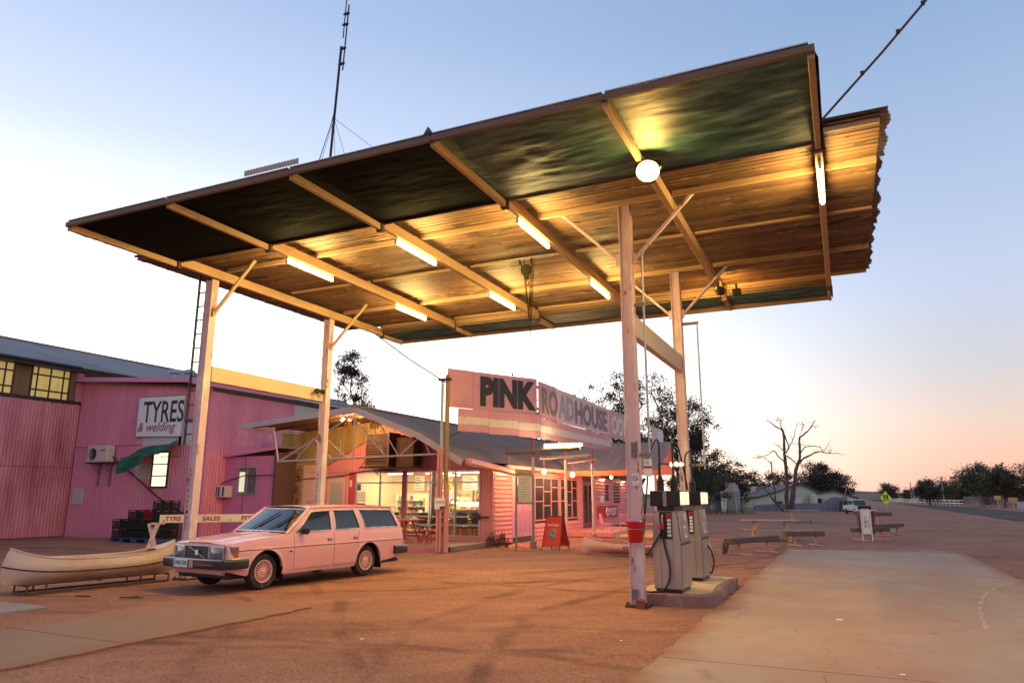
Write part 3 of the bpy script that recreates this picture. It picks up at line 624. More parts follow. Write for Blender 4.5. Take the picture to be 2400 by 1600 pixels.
def build_car():
    M = MATS
    h = R(-97.0); t = thing('station_wagon', 'pink boxy station wagon with black bumpers parked under the canopy', 'car', (-11.07, 12.66, 0), h); t.scale = (1.08, 1.08, 1.08)
    P = lambda b, n, m, par=t, sm=None, label=None: part(b, n, M[m] if isinstance(m, str) else m, par, sm, world=False, label=label)
    FA, RA, WR, AR, WZ = 1.325, -1.325, .315, .372, .315
    XF, XB = 2.10, -2.50
    lerp = lambda a, b, u: a + (b - a) * u
    def pw(x, pts):
        for (a, fa), (b_, fb) in zip(pts, pts[1:]):
            if x <= b_: return lerp(fa, fb, (x - a) / (b_ - a) if b_ > a else 0)
        return pts[-1][1]
    ztop = lambda x: pw(x, [(-2.5, .935), (-2.3, .955), (-1.0, .955), (.8, .935), (1.6, .875), (2.0, .825), (2.1, .79)])
    zsill = lambda x: pw(x, [(-2.5, .40), (-2.2, .33), (-1.7, .27), (-.9, .235), (.9, .235), (1.75, .27), (2.1, .36)])
    def zbot(x):
        z = zsill(x)
        for a in (FA, RA):
            d = AR * AR - (x - a) ** 2
            if d > 0: z = max(z, WZ + math.sqrt(d))
        return z
    plan = lambda x: pw(x, [(-2.5, .925), (-2.42, .962), (-2.2, .985), (-1.4, 1.0), (.8, 1.0), (1.6, .985), (1.95, .962), (2.05, .945), (2.1, .915)])
    def half(x, z):
        zt = ztop(x); u = (z - .235) / max(.2, zt - .235)
        w = pw(u, [(-.3, .78), (0, .815), (.12, .838), (.45, .855), (.66, .853), (.68, .846), (.9, .826), (1.0, .803)])
        flare = 0
        for a in (FA, RA):
            d = abs(math.hypot(x - a, z - WZ) - AR)
            if z > .25 and d < .06: flare = max(flare, .014 * (1 - d / .06))
        return w * plan(x) + flare
    xs = sorted(set([round(XB + (XF - XB) * i / 92, 4) for i in range(93)] + [round(a + s * AR * math.cos(R(q)), 4) for a in (FA, RA) for s in (-1, 1) for q in (1, 8, 15, 22, 30, 40, 50, 60, 72, 85)]))
    ROWS = 16
    b = B()
    for sd in (1, -1):
        k = len(b.v)
        for x in xs:
            zb, zt = zbot(x), ztop(x)
            for j in range(ROWS + 1):
                z = lerp(zb, zt, j / ROWS); b.v.append((x, sd * half(x, z), z))
        for i in range(len(xs) - 1):
            for j in range(ROWS):
                q = (k + i * (ROWS + 1) + j, k + (i + 1) * (ROWS + 1) + j, k + (i + 1) * (ROWS + 1) + j + 1, k + i * (ROWS + 1) + j + 1)
                b.f.append(q if sd < 0 else q[::-1])
        # wheel-arch lip turning inwards
        for a in (FA, RA):
            pts = [x for x in xs if abs(x - a) <= AR - .0002 and zbot(x) > zsill(x) + .001]
            k2 = len(b.v)
            for x in pts:
                z = zbot(x); b.v += [(x, sd * half(x, z), z), (x, sd * (half(x, z) - .05), z + .002)]
            for i in range(len(pts) - 1): b.f.append((k2 + 2 * i, k2 + 2 * i + 2, k2 + 2 * i + 3, k2 + 2 * i + 1))
    # bonnet and cowl, then front and rear panels
    hx = [x for x in xs if x >= .74]
    def hood(x, y):
        w = half(x, ztop(x)); f = min(1, abs(y) / w); return ztop(x) + (.030 * (1 - f ** 4)) + (.012 if f < .42 else 0) * max(0, min(1, (.46 - f) / .06)) * (1 if x > .8 else 0)
    k = len(b.v); NH = 24
    for x in hx:
        w = half(x, ztop(x))
        for j in range(NH + 1): y = lerp(-w, w, j / NH); b.v.append((x, y, hood(x, y)))
    for i in range(len(hx) - 1):
        for j in range(NH): b.f.append((k + i * (NH + 1) + j, k + (i + 1) * (NH + 1) + j, k + (i + 1) * (NH + 1) + j + 1, k + i * (NH + 1) + j + 1))
    for xe, s in ((XF, 1), (XB, -1)):
        k = len(b.v); zb, zt = zbot(xe), ztop(xe)
        for j in range(9):
            z = lerp(zb, zt, j / 8); w = half(xe, z)
            for q in range(9): b.v.append((xe + s * .03 * (1 - (q / 4 - 1) ** 2), lerp(-w, w, q / 8), z + (.03 * (1 - abs(q / 4 - 1) ** 4) if j == 8 else 0)))
        for j in range(8):
            for q in range(8):
                f = (k + j * 9 + q, k + j * 9 + q + 1, k + (j + 1) * 9 + q + 1, k + (j + 1) * 9 + q); b.f.append(f if s > 0 else f[::-1])
    body = P(b, 'body', 'car_pink', sm=32)
    # floor and dark wheel wells
    b = B(); b.box(-2.42, 2.02, -.70, .70, .22, .46, .03); P(b, 'underbody', 'car_black')
    for a in (FA, RA):
        b = B(); n = 20
        for sd in (1, -1):
            b = B(); k = len(b.v)
            for i in range(n + 1):
                an = math.pi * (-.06 + 1.12 * i / n)
                for yy in (.83, .46): b.v.append((a + (AR + .015) * math.cos(an), sd * yy, WZ + (AR + .015) * math.sin(an)))
            for i in range(n): b.f.append((k + 2 * i, k + 2 * i + 1, k + 2 * i + 3, k + 2 * i + 2))
            b.box(a - .36, a + .36, sd * .455 - .01, sd * .455 + .01, .2, .68); P(b, 'wheel_well', 'car_black')
    # ------ cabin: side planes lean in from the belt to the roof
    zroof = lambda x: pw(x, [(-2.3, 1.385), (-2.0, 1.405), (-.6, 1.425), (0, 1.415), (.25, 1.392)])
    def side(x, u, sd, out=0.0):
        zb = ztop(max(x, -2.5)) if x < .8 else .935; z0 = zb - .005; z1 = zroof(min(x, .25)); y0 = .803 * plan(x); y1 = .640
        y = lerp(y0, y1, u) + .022 * math.sin(math.pi * u) + out
        return V((x, sd * y, lerp(z0, z1, u)))
    XA0, XA1, XD0, XD1 = .82, .20, -2.46, -2.20
    def edge_front(u): return lerp(XA0, XA1, u)
    def edge_rear(u): return lerp(XD0, XD1, u)
    def strip(b, fa, fb, u0, u1, sd, out=0.0, nu=10, nx=1, thick=.035):
        def fn(s, q):
            u = lerp(u0, u1, q); x = lerp(fa(u), fb(u), s); return side(x, u, sd, out)
        k0 = len(b.f); b.grid(fn, nx, nu, flip=(sd > 0)); 
        def fn2(s, q):
            u = lerp(u0, u1, q); x = lerp(fa(u), fb(u), s); return side(x, u, sd, out - thick)
        b.grid(fn2, nx, nu, flip=(sd < 0))
    cst = lambda v: (lambda u: v)
    LO, HI = .07, .86
    wins = [(lambda u: lerp(.63, .19, (u - LO) / (HI - LO)) , lambda u: lerp(-.27, -.30, u)), (lambda u: lerp(-.38, -.40, u), lambda u: lerp(-1.10, -.97, u)), (lambda u: lerp(-1.25, -1.12, u), lambda u: lerp(-2.33, -2.12, u))]
    gaps = [(lambda u: edge_front(u), wins[0][0]), (wins[0][1], wins[1][0]), (wins[1][1], wins[2][0]), (wins[2][1], lambda u: edge_rear(u))]
    for sd in (1, -1):
        b = B()
        strip(b, edge_rear, edge_front, 0, LO, sd, nu=2, nx=20); strip(b, edge_rear, edge_front, HI, 1, sd, nu=3, nx=20)
        for fa, fb in gaps: strip(b, fb, fa, LO, HI, sd, nx=2)
        P(b, 'window_pillars', 'car_pink', sm=35)
        for fa, fb in wins:
            b = B(); strip(b, fb, fa, LO, HI, sd, out=-.014, nu=6, nx=4, thick=.004); w = P(b, 'side_window', 'car_glass_dark', sm=50)
            pts = [side(fa(u), u, sd, .004) for u in [LO + (HI - LO) * i / 8 for i in range(9)]] + [side(fb(u), u, sd, .004) for u in [HI - (HI - LO) * i / 8 for i in range(9)]]
            b = B(); b.tube(pts, .0095, 6, closed=True); P(b, 'chrome_surround', 'car_trim', w, 60)
    # roof
    b = B()
    def rf(s, q):
        x = lerp(-2.23, .22, s); y = lerp(-.645, .645, q); f = abs(q * 2 - 1); return (x, y, zroof(x) + .040 * (1 - f ** 3) - .012 * (f ** 10))
    b.grid(rf, 30, 20)
    P(b, 'roof', 'car_pink', sm=40)
    for sd in (1, -1):
        b = B(); b.tube([V((x, sd * .652, zroof(x) + .004)) for x in [-2.22 + 2.44 * i / 20 for i in range(21)]], .011, 6); P(b, 'rain_gutter', 'car_pink', sm=60)
    # windscreen and tailgate
    def scr(s, q):
        u = lerp(.05, .95, q); y0, y1 = .735, .60; y = lerp(-1, 1, s) * lerp(y0, y1, u); c = 1 - abs(lerp(-1, 1, s)) ** 2
        return (lerp(.835, .215, u) + .06 * c, y, lerp(.955, 1.398, u) + .012 * c)
    b = B(); b.grid(scr, 14, 8); ws = P(b, 'windscreen', glass('screen_glass', (.50, .52, .52), .16, .03), sm=60)
    ring = [scr(i / 14, 0) for i in range(15)] + [scr(1, i / 8) for i in range(1, 9)] + [scr(1 - i / 14, 1) for i in range(1, 15)] + [scr(0, 1 - i / 8) for i in range(1, 8)]
    b = B(); b.tube(ring, .012, 6, closed=True); P(b, 'chrome_surround', 'car_trim', ws, 60)
    for sd in (1, -1):
        b = B(); b.tube([V((.84, sd * .755, .935)), V((.55, sd * .715, 1.14)), V((.20, sd * .635, 1.40))], .032, 8); P(b, 'front_pillar', 'car_pink', sm=60)
    def tg(s, q):
        u = q; y = lerp(-1, 1, s) * lerp(.745, .60, u); c = 1 - lerp(-1, 1, s) ** 2; return (lerp(-2.475, -2.215, u) - .03 * c, y, lerp(.93, 1.40, u))
    b = B(); b.grid(tg, 12, 8, flip=True); P(b, 'tailgate', 'car_pink', sm=60)
    b = B(); b.grid(lambda s, q: V(tg(.1 + .8 * s, .22 + .66 * q)) + V((-.012, 0, 0)), 8, 4, flip=True); P(b, 'rear_window', 'car_glass_dark', sm=60)
    # interior you can make out through the screen
    b = B()
    for y in (-.36, .36):
        b.box(-.25, .25, y - .24, y + .24, .40, .60, .05); b.obox((-.30, y, .82), (.14, .48, .55), Matrix.Rotation(R(-12), 3, 'Y'), .05); b.obox((-.37, y, 1.16), (.09, .26, .16), None, .03)
    b.box(-1.05, -.75, -.62, .62, .45, 1.02, .05); P(b, 'seats', 'seat_cloth')
    b = B(); b.box(.45, .80, -.70, .70, .70, .925, .04); b.lathe([(.17, -.012), (.19, 0), (.17, .012)], (.42, -.36, .92), (-.85, 0, .5), 20, cap=False); P(b, 'dashboard', 'car_black')
    for y0 in (-.28, .30):
        b = B(); a = V(scr(.5 + y0 * .62, .02)) + V((.02, 0, .014)); c = V(scr(.5 + y0 * .62 + .20, .62)) + V((.015, 0, .014)); b.bar(a, c, .012, .014); b.bar(V(scr(.5 + y0 * .62 + .08, .22)) + V((.025, 0, .018)), V(scr(.5 + y0 * .62 + .25, .80)) + V((.02, 0, .018)), .010, .02); P(b, 'wiper', 'car_black')
    # ------ doors and seams (fine shut lines), trim strip, handles, badge
    for sd in (1, -1):
        def seam(pts):
            b = B(); b.tube([V((x, sd * (half(x, z) + .0005), z)) for x, z in pts], .0035, 4); P(b, 'shut_line', 'car_black', body)
        for x in (.70, -.33): seam([(x, .30 + i * .063) for i in range(11)])
        seam([(x, .30) for x in [-.93 + .163 * i for i in range(11)]]); seam([(-1.02 + .03 * math.sin(i * .5), .60 + i * .034) for i in range(11)])
        b = B(); n = 60
        b.tube([V((x, sd * (half(x, .705) + .004), .715 - .012 * max(0, x - 1.2))) for x in [-2.44 + (1.98 + 2.44) * i / n for i in range(n + 1)]], .010, 6); P(b, 'trim_strip', 'car_pink', sm=60)
        b = B(); b.tube([V((x, sd * (half(x, .69) + .004), .702 - .012 * max(0, x - 1.2))) for x in [-2.42 + (1.98 + 2.42) * i / n for i in range(n + 1)]], .0035, 4); P(b, 'shut_line', 'car_black', body)
        for x in (-.21, -.93):
            b = B(); b.obox((x, sd * (half(x, .80) + .006), .800), (.125, .03, .042), None, .008); hd = P(b, 'door_handle', 'car_black')
            b = B(); b.obox((x, sd * (half(x, .80) + .022), .803), (.10, .008, .020), None, .003); P(b, 'pull', 'car_trim', hd)
        b = B(); b.obox((.78, sd * (half(.78, .62) + .003), .63), (.085, .008, .022), None, .003); P(b, 'badge', 'car_black')
        b = B(); b.obox((-.19, sd * (half(-.2, .68) + .002), .66), (.02, .006, .02), None, .003); P(b, 'door_lock', 'car_trim')
        b = B(); b.obox((.50, sd * .905, .985), (.10, .17, .125), None, .03); b.bar((.53, sd * .80, .955), (.50, sd * .86, .97), .04, .05); P(b, 'mirror', 'car_black')
        b = B(); b.tube([V((x, sd * (half(x, ztop(x)) - .13 - .03 * (x - .8)), hood(x, .68) + .001)) for x in [.82 + 1.2 * i / 16 for i in range(17)]], .004, 4); P(b, 'shut_line', 'car_black', body)
    # ------ front: grille, lamps, bumper, plate
    fx = XF + .040
    b = B(); b.box(fx - .04, fx + .012, -.335, .335, .545, .775, .004); gr = P(b, 'grille', 'car_black')
    for i in range(9): 
        b = B(); b.box(fx + .012, fx + .022, -.325, .325, .560 + i * .0245, .567 + i * .0245); P(b, 'grille_bar', 'car_bumper', gr)
    b = B(); q = fx + .026; b.tube([(q, -.34, .54), (q, .34, .54), (q, .34, .78), (q, -.34, .78)], .009, 6, closed=True); P(b, 'chrome_surround', 'car_trim', gr)
    b = B(); b.bar((q + .004, .30, .555), (q + .004, -.22, .765), .016, .014, (1, 0, 0)); P(b, 'diagonal_bar', 'bumper_strip', gr)
    b = B(); b.obox((q + .012, .02, .665), (.014, .085, .085), None, .008); P(b, 'emblem', 'car_trim', gr)
    for sd in (1, -1):
        b = B(); b.grid(lambda s, w: (fx + .012 + .022 * math.sin(math.pi * s) * math.sin(math.pi * w) - .03 * s * s, sd * lerp(.352, .682, s), lerp(.555, .765, w)), 10, 8, flip=(sd < 0)); hl = P(b, 'headlight', HEADL, sm=60)
        c = fx + .014; b = B(); b.tube([(c, sd * .348, .548), (c - .03, sd * .684, .548), (c - .03, sd * .684, .772), (c, sd * .348, .772)], .008, 6, closed=True); P(b, 'chrome_surround', 'car_trim', hl)
        pass
        b = B(); pts = [(fx - .02, .680), (fx - .045, .760), (1.93, .822), (1.93, .80), (fx - .10, .74), (fx - .06, .675)]
        b.grid(lambda s, w: (V((fx - .022, sd * .682, 0)).lerp(V((2.035, sd * .800, 0)), s / .6) if s < .6 else V((2.035, sd * .800, 0)).lerp(V((1.93, sd * .840, 0)), (s - .6) / .4)) + V((.004, 0, lerp(.548, .772, w))), 10, 6, flip=(sd < 0)); P(b, 'indicator_lamp', 'amber_lens', sm=60)
        b = B(); b.grid(lambda s, w: (V((fx - .022, sd * .682, 0)).lerp(V((2.035, sd * .800, 0)), s / .6) if s < .6 else V((2.035, sd * .800, 0)).lerp(V((1.93, sd * .840, 0)), (s - .6) / .4)) + V((.009, sd * .004, lerp(.672, .772, w))), 10, 3, flip=(sd < 0)); P(b, 'side_lamp', mat('smoky_lens', (.17, .14, .13), .2, spec=.8), sm=60)
    def bumper(xf, s, nm):
        b = B(); pr = [(-.02, .40), (.135, .405), (.165, .44), (.165, .535), (.12, .575), (-.02, .575)]
        path = [(xf - s * .42, .872), (xf - s * .12, .880), (xf - s * .015, .845), (xf, .76), (xf + s * .02, .4), (xf + s * .025, 0)]
        path = path + [(x, -y) for x, y in reversed(path[:-1])]; k = len(b.v); n = len(pr)
        for i, (x, y) in enumerate(path):
            a = V(path[max(0, i - 1)]); c = V(path[min(len(path) - 1, i + 1)]); d = (c - a).normalized(); nn = V((-d.y, d.x)) if s < 0 else V((-d.y, d.x))
            if nn.dot(V((s * .6, y * .9))) < 0: nn = -nn
            for (o, z) in pr: b.v.append((x - s * .12 + nn.x * (o * .55), y - (.05 if y > 0 else -.05 if y < 0 else 0) + nn.y * (o * .55), z))
        for i in range(len(path) - 1):
            for j in range(n): b.f.append((k + i * n + j, k + i * n + (j + 1) % n, k + (i + 1) * n + (j + 1) % n, k + (i + 1) * n + j))
        b.f += [tuple(k + j for j in range(n)), tuple(k + (len(path) - 1) * n + j for j in range(n))]
        bo = P(b, nm, 'car_bumper', sm=25)
        b = B(); b.tube([V((x - s * .12 + (s * .088), y * .985 - (.05 if y > 0 else -.05 if y < 0 else 0), .556)) if abs(y) < .85 else V((x - s * .12, (.832 + .055) * (1 if y > 0 else -1), .572)) for x, y in path], .018, 6); P(b, 'bright_strip', 'bumper_strip', bo, 60)
        return bo
    fb_ = bumper(2.30, 1, 'front_bumper'); bumper(-2.66, -1, 'rear_bumper')
    b = B(); b.box(2.297, 2.302, .14, .66, .470, .495); P(b, 'red_line', 'red_stripe', fb_)
    for y0, y1 in ((-.44, -.40), (0.0, .12)):
        b = B(); b.box(2.298, 2.305, y0, y1, .42, .56); P(b, 'bare_patch', 'bumper_strip', fb_)
    b = B(); b.obox((2.315, -.20, .485), (.012, .37, .135), None, .004); pl = P(b, 'number_plate', 'plate_white', fb_)
    text('UNJ-320', (2.322, -.365, .445), (0, 1, 0), (0, 0, 1), .085, MATS['black_paint'], fb_, 'plate_lettering', w=.33, bold=.02, ext=.002, world=False)
    b = B(); b.box(2.02, 2.12, -.66, .66, .30, .41, .02); P(b, 'front_valance', 'car_pink')
    # rear lamps, exhaust, mudflaps
    for sd in (1, -1):
        b = B(); b.obox((-2.49, sd * .70, .78), (.06, .14, .26), None, .015); P(b, 'tail_lamp', mat('red_lens', (.30, .015, .012), .2, spec=.8))
        for a in (FA, RA):
            b = B(); b.obox((a - .43, sd * .70, .27), (.012, .20, .26), Matrix.Rotation(R(6), 3, 'Y')); P(b, 'mudflap', 'car_black')
    b = B(); b.cyl((-2.2, .45, .25), (-2.68, .48, .23), .028, n=10); P(b, 'exhaust_pipe', 'car_black', sm=50)
    b = B(); b.cyl((-2.45, 0, .38), (-2.78, 0, .36), .02, n=8); P(b, 'tow_bar', 'car_black', sm=50)
    b = B(); b.cyl((-2.0, -.2, 1.46), (-2.0, -.2, 1.47), .02, n=8)
    # ------ wheels
    for a in (FA, RA):
        for sd in (1, -1):
            w = B(); tw = .178; y0 = sd * (.775 - tw / 2)
            prof = [(.175, -tw * .46), (.20, -tw * .5), (.285, -tw * .5), (.308, -tw * .36), (WR, -tw * .2), (WR, tw * .2), (.308, tw * .36), (.285, tw * .5), (.20, tw * .5), (.175, tw * .46)]
            w.lathe(prof, (a, y0, WZ), (0, sd, 0), 40, cap=False); ty = P(w, 'wheel', 'tyre', sm=30)
            w = B(); f = sd * 1; fy = y0 + sd * tw * .5
            w.lathe([(.195, -.005), (.20, .004), (.190, .010), (.178, .004), (.170, -.03)], (a, fy, WZ), (0, sd, 0), 40, cap=False); w.lathe([(.001, .0), (.040, .0), (.062, -.012), (.068, -.028)], (a, fy, WZ), (0, sd, 0), 24, cap=False)
            P(w, 'rim', 'rim_pink', ty, 35)
            for i in range(20):
                an = 2 * math.pi * i / 20; u = V((math.cos(an), 0, math.sin(an))); c = V((a, fy - sd * .014, WZ)); w = B(); w.bar(c + u * .062 - V((0, sd * .006, 0)), c + u * .178 + V((0, sd * .004, 0)), .017, .014, (0, sd, 0)); P(w, 'spoke', 'rim_pink', ty)
            w = B(); w.lathe([(.001, 0), (.185, 0), (.185, -.02)], (a, fy - sd * .04, WZ), (0, sd, 0), 24, cap=False); P(w, 'brake_disc', 'car_black', ty)
            w = B(); w.lathe([(.001, .012), (.022, .010), (.026, 0)], (a, fy, WZ), (0, sd, 0), 16, cap=False); P(w, 'hub_cap', 'car_trim', ty, 50)
    return t
car = build_car()
# ================================================================= things on the shed side of the car
FIBRE = mat('cream_fibreglass', (.62, .47, .40), .45, var=.08, vs_=1.6, col2=(.50, .30, .25), p2=.62, s2=1.4, soft2=.12, col3=(.30, .15, .10), p3=.74, s3=7, bump=.05)
PINKFIB = mat('pink_fibreglass', (.66, .36, .33), .45, var=.1, vs_=2, col2=(.45, .2, .17), p2=.64, s2=3, soft2=.1)
def canoe(a, c, z0, name, label, m, rim_m, seam, beam=.80, h=.36, rise=.24, lift=0.0, group=None):
    a, c = V((*a, 0)), V((*c, 0)); L = (c - a).length; d = (c - a).normalized(); n = V((-d.y, d.x, 0)); mid = (a + c) / 2
    t = thing(name, label, 'canoe', (mid.x, mid.y, z0), math.atan2(d.y, d.x), group); NS, NT = 56, 16
    def hull(s, tt, sd, off=0.0):
        Lh = L / 2 * (.93 + .07 * math.sin(math.pi * min(1, tt * .75 + .22))) - off * .6
        w = (beam / 2) * max(0, 1 - abs(s) ** 2.3) ** .85; u = 0 if tt <= 0 else (1 - (1 - min(1, tt * 1.35)) ** 2.4); u = min(1, u) * (1 - .06 * max(0, tt - .7) / .3)
        g = h + rise * abs(s) ** 3.2; z = .05 * s ** 4 + lift * (s + 1) / 2 + tt * g
        return V((s * Lh, sd * max(0, w * u - off), z + off * .8 * (1 - tt)))
    b = B()
    for sd in (1, -1): b.grid(lambda s, q, sd=sd: hull(s * 2 - 1, q, sd), NS, NT, flip=(sd < 0))
    for sd in (1, -1): b.grid(lambda s, q, sd=sd: hull((s * 2 - 1) * .97, q, sd, .018), NS, NT, flip=(sd > 0))
    part(b, 'hull', m, t, 60, world=False)
    for e in (1, -1):
        b = B(); b.grid(lambda s, q: (lambda p0, p1: p0.lerp(p1, q) + V((0, 0, .02 * math.sin(math.pi * q))))(hull(e * (.70 + .3 * s), 1, 1), hull(e * (.70 + .3 * s), 1, -1)), 12, 6); part(b, 'end_deck', m, t, 60, world=False)
    for sd in (1, -1):
        b = B(); b.tube([hull(-1 + 2 * i / 40, 1, sd) for i in range(41)], .016, 6); part(b, 'gunwale', rim_m, t, 60, world=False)
        if seam: b = B(); b.tube([hull(-.998 + 1.996 * i / 50, .50, sd) + V((0, sd * .004, 0)) for i in range(51)], .013, 6); part(b, 'seam_strip', seam, t, 60, world=False)
    for s in (-.35, .3):
        b = B(); p0, p1 = hull(s, .78, 1), hull(s, .78, -1); b.bar(p0 * .97, p1 * .97, .16, .02); part(b, 'seat', mat('canoe_seat', (.30, .24, .20), .8), t, world=False)
    return t
canoe((-13.97, 8.36), (-13.42, 11.72), .15, 'canoe', 'cream fibreglass canoe with a dark seam resting on a low steel frame', FIBRE, FIBRE, DARKM, .80, .44, .19)
def build_stand():
    t = thing('canoe_stand', 'low rusty steel frame lying on the dirt under the cream canoe', 'stand', (-13.7, 10, 0))
    d = V((.6, 3.6, 0)).normalized(); n = V((-d.y, d.x, 0)); o = V((-13.98, 8.75, 0)); fr = [o - n * .30, o + n * .22]
    for k, p in enumerate(fr):
        b = B(); b.bar(p + V((0, 0, .02)), p + d * 2.7 + V((0, 0, .02)), .035, .035); b.bar(p + V((0, 0, .175)), p + d * 2.7 + V((0, 0, .175)), .03, .03); part(b, 'side_rail', RUSTY, t)
        for f in (0, .32, 2.1, 2.4, 2.7):
            b = B(); b.bar(p + d * f, p + d * f + V((0, 0, .175)), .025, .025); part(b, 'upright', RUSTY, t)
    for f in (.02, 1.3, 2.68):
        b = B(); b.bar(fr[0] + d * f + V((0, 0, .155)), fr[1] + d * f + V((0, 0, .155)), .03, .03); part(b, 'cross_bar', RUSTY, t)
    b = B(); b.bar(fr[0] - d * .02 + V((0, 0, .02)), fr[1] - d * .02 + V((0, 0, .02)), .035, .035); part(b, 'cross_bar', RUSTY, t)
build_stand()
rr = random.Random(21)
for k, (px, py, L, an) in enumerate(((195, 1396, .32, .2), (300, 1399, .28, .5), (316, 1397, .18, 2.0), (322, 1399, .2, .1))):
    p = atZ(px, py, .012); d = V((math.cos(an), math.sin(an), 0)) * L / 2; b = B(); b.bar(p - d, p + d, .035, .02); solo(b, 'wood_scrap', RUSTY, 'dark scrap of wood lying on the dirt beside the cream canoe', 'scrap', 'wood scraps by the canoe')
# --- trestle barrier with red hand lettering
def build_trestle():
    WB = mat('white_board', (.66, .58, .50), .65, var=.1, vs_=3, col2=(.40, .26, .18), p2=.70, s2=7, soft2=.03)
    d = 20.6; A = _cc + (lambda r: r * (d / math.hypot(r.x, r.y)))(ray(374, 1216)); E_ = _cc + (lambda r: r * (d / math.hypot(r.x, r.y)))(ray(640, 1213)); A.z = E_.z = 1.205
    u = (E_ - A).normalized(); nn = V((u.y, -u.x, 0)); nn = nn if nn.dot(-A) > 0 else -nn
    t = thing('trestle_barrier', 'white board on crossed legs with red hand lettering in front of the shed', 'barrier', ((A.x + E_.x) / 2, (A.y + E_.y) / 2, 0))
    b = B(); b.bar(A, E_, .04, .20, (0, 0, 1), .006); part(b, 'board', WB, t)
    S = (E_ - A).length; f = lambda px: (px - 374) / (640 - 374) * S
    for body, p0, p1 in (('TYRE', 386, 423), ('SALES', 471, 513), ('~', 530, 540), ('FITTING', 563, 630)):
        text(body, A + u * f(p0) + V((0, 0, -.055)) + nn * .021, u, (0, 0, 1), .115 if body != '~' else .03, MATS['red_paint'], t, 'lettering', w=f(p1) - f(p0), bold=.035)
    b = B(); b.cyl(A + u * .1 + V((0, 0, -.05)) + nn * .019, A + u * .1 + V((0, 0, -.05)) + nn * .026, .02, n=10); part(b, 'bolt', DARKM, t)
    PL = mat('trestle_paint', (.58, .42, .42), .7, var=.15, vs_=4, col2=(.30, .15, .09), p2=.58, s2=5, soft2=.05)
    for q in (-.12, S - .25):
        c = A + u * q
        b = B(); b.bar(c - V((0, 0, .115)) - u * .06 - nn * .03, c - V((0, 0, .115)) + u * .26 - nn * .03, .07, .05); part(b, 'head_rail', PL, t)
        for s in (1, -1):
            b = B(); b.bar(V((c.x, c.y, 1.10)) + u * s * .10 + nn * s * .03, V((c.x, c.y, .0)) - u * s * .22 + nn * s * .03, .10, .035, nn); part(b, 'leg', PL, t)
build_trestle()
# ================================================================= the tyre shed
PC = dict(rough=.55, vs_=.7, bump=.08, bs=9)
SHEDP = mat('shed_pink_iron', (.68, .24, .35), var=.14, col2=(.56, .17, .26), p2=.56, s2=.8, soft2=.15, col3=(.15, .05, .05), p3=.75, s3=2.4, stretch=(1, 1, .35), **PC)
DOORP = mat('door_pink_iron', (.63, .25, .32), var=.16, col2=(.36, .10, .12), p2=.55, s2=.7, soft2=.12, col3=(.12, .045, .05), p3=.69, s3=2.2, stretch=(1, 1, .3), **PC)
FASP = mat('fascia_pink', (.62, .22, .36), .5, var=.1)
ROOFG = mat('grey_roof_iron', (.30, .265, .26), .7, .0, var=.15, vs_=.25, col2=(.22, .19, .185), p2=.58, s2=.3, soft2=.12)
MAUVE = mat('mauve_sheet', (.52, .16, .32), .6, var=.08, vs_=.5)
PALEI = mat('pale_iron', (.50, .47, .50), .6, .2, var=.12)
LITW = mat('translucent_sheet', (.45, .33, .12), .5, var=.35, vs_=2.4, stretch=(1, 3, .35), emit=(.75, .55, .17), es=.42, col2=(.28, .19, .07), p2=.6, s2=2)
BROWNP = mat('brown_board', (.20, .125, .06), .7, var=.25, vs_=1.5, stretch=(1, 3, .4))
shed = thing('tyre_shed', 'big pink corrugated iron shed with grey roof and yellow clerestory windows', 'shed', (-30, 24, 0))
XS, YW, XW = -32.4, 21.9, -24.0
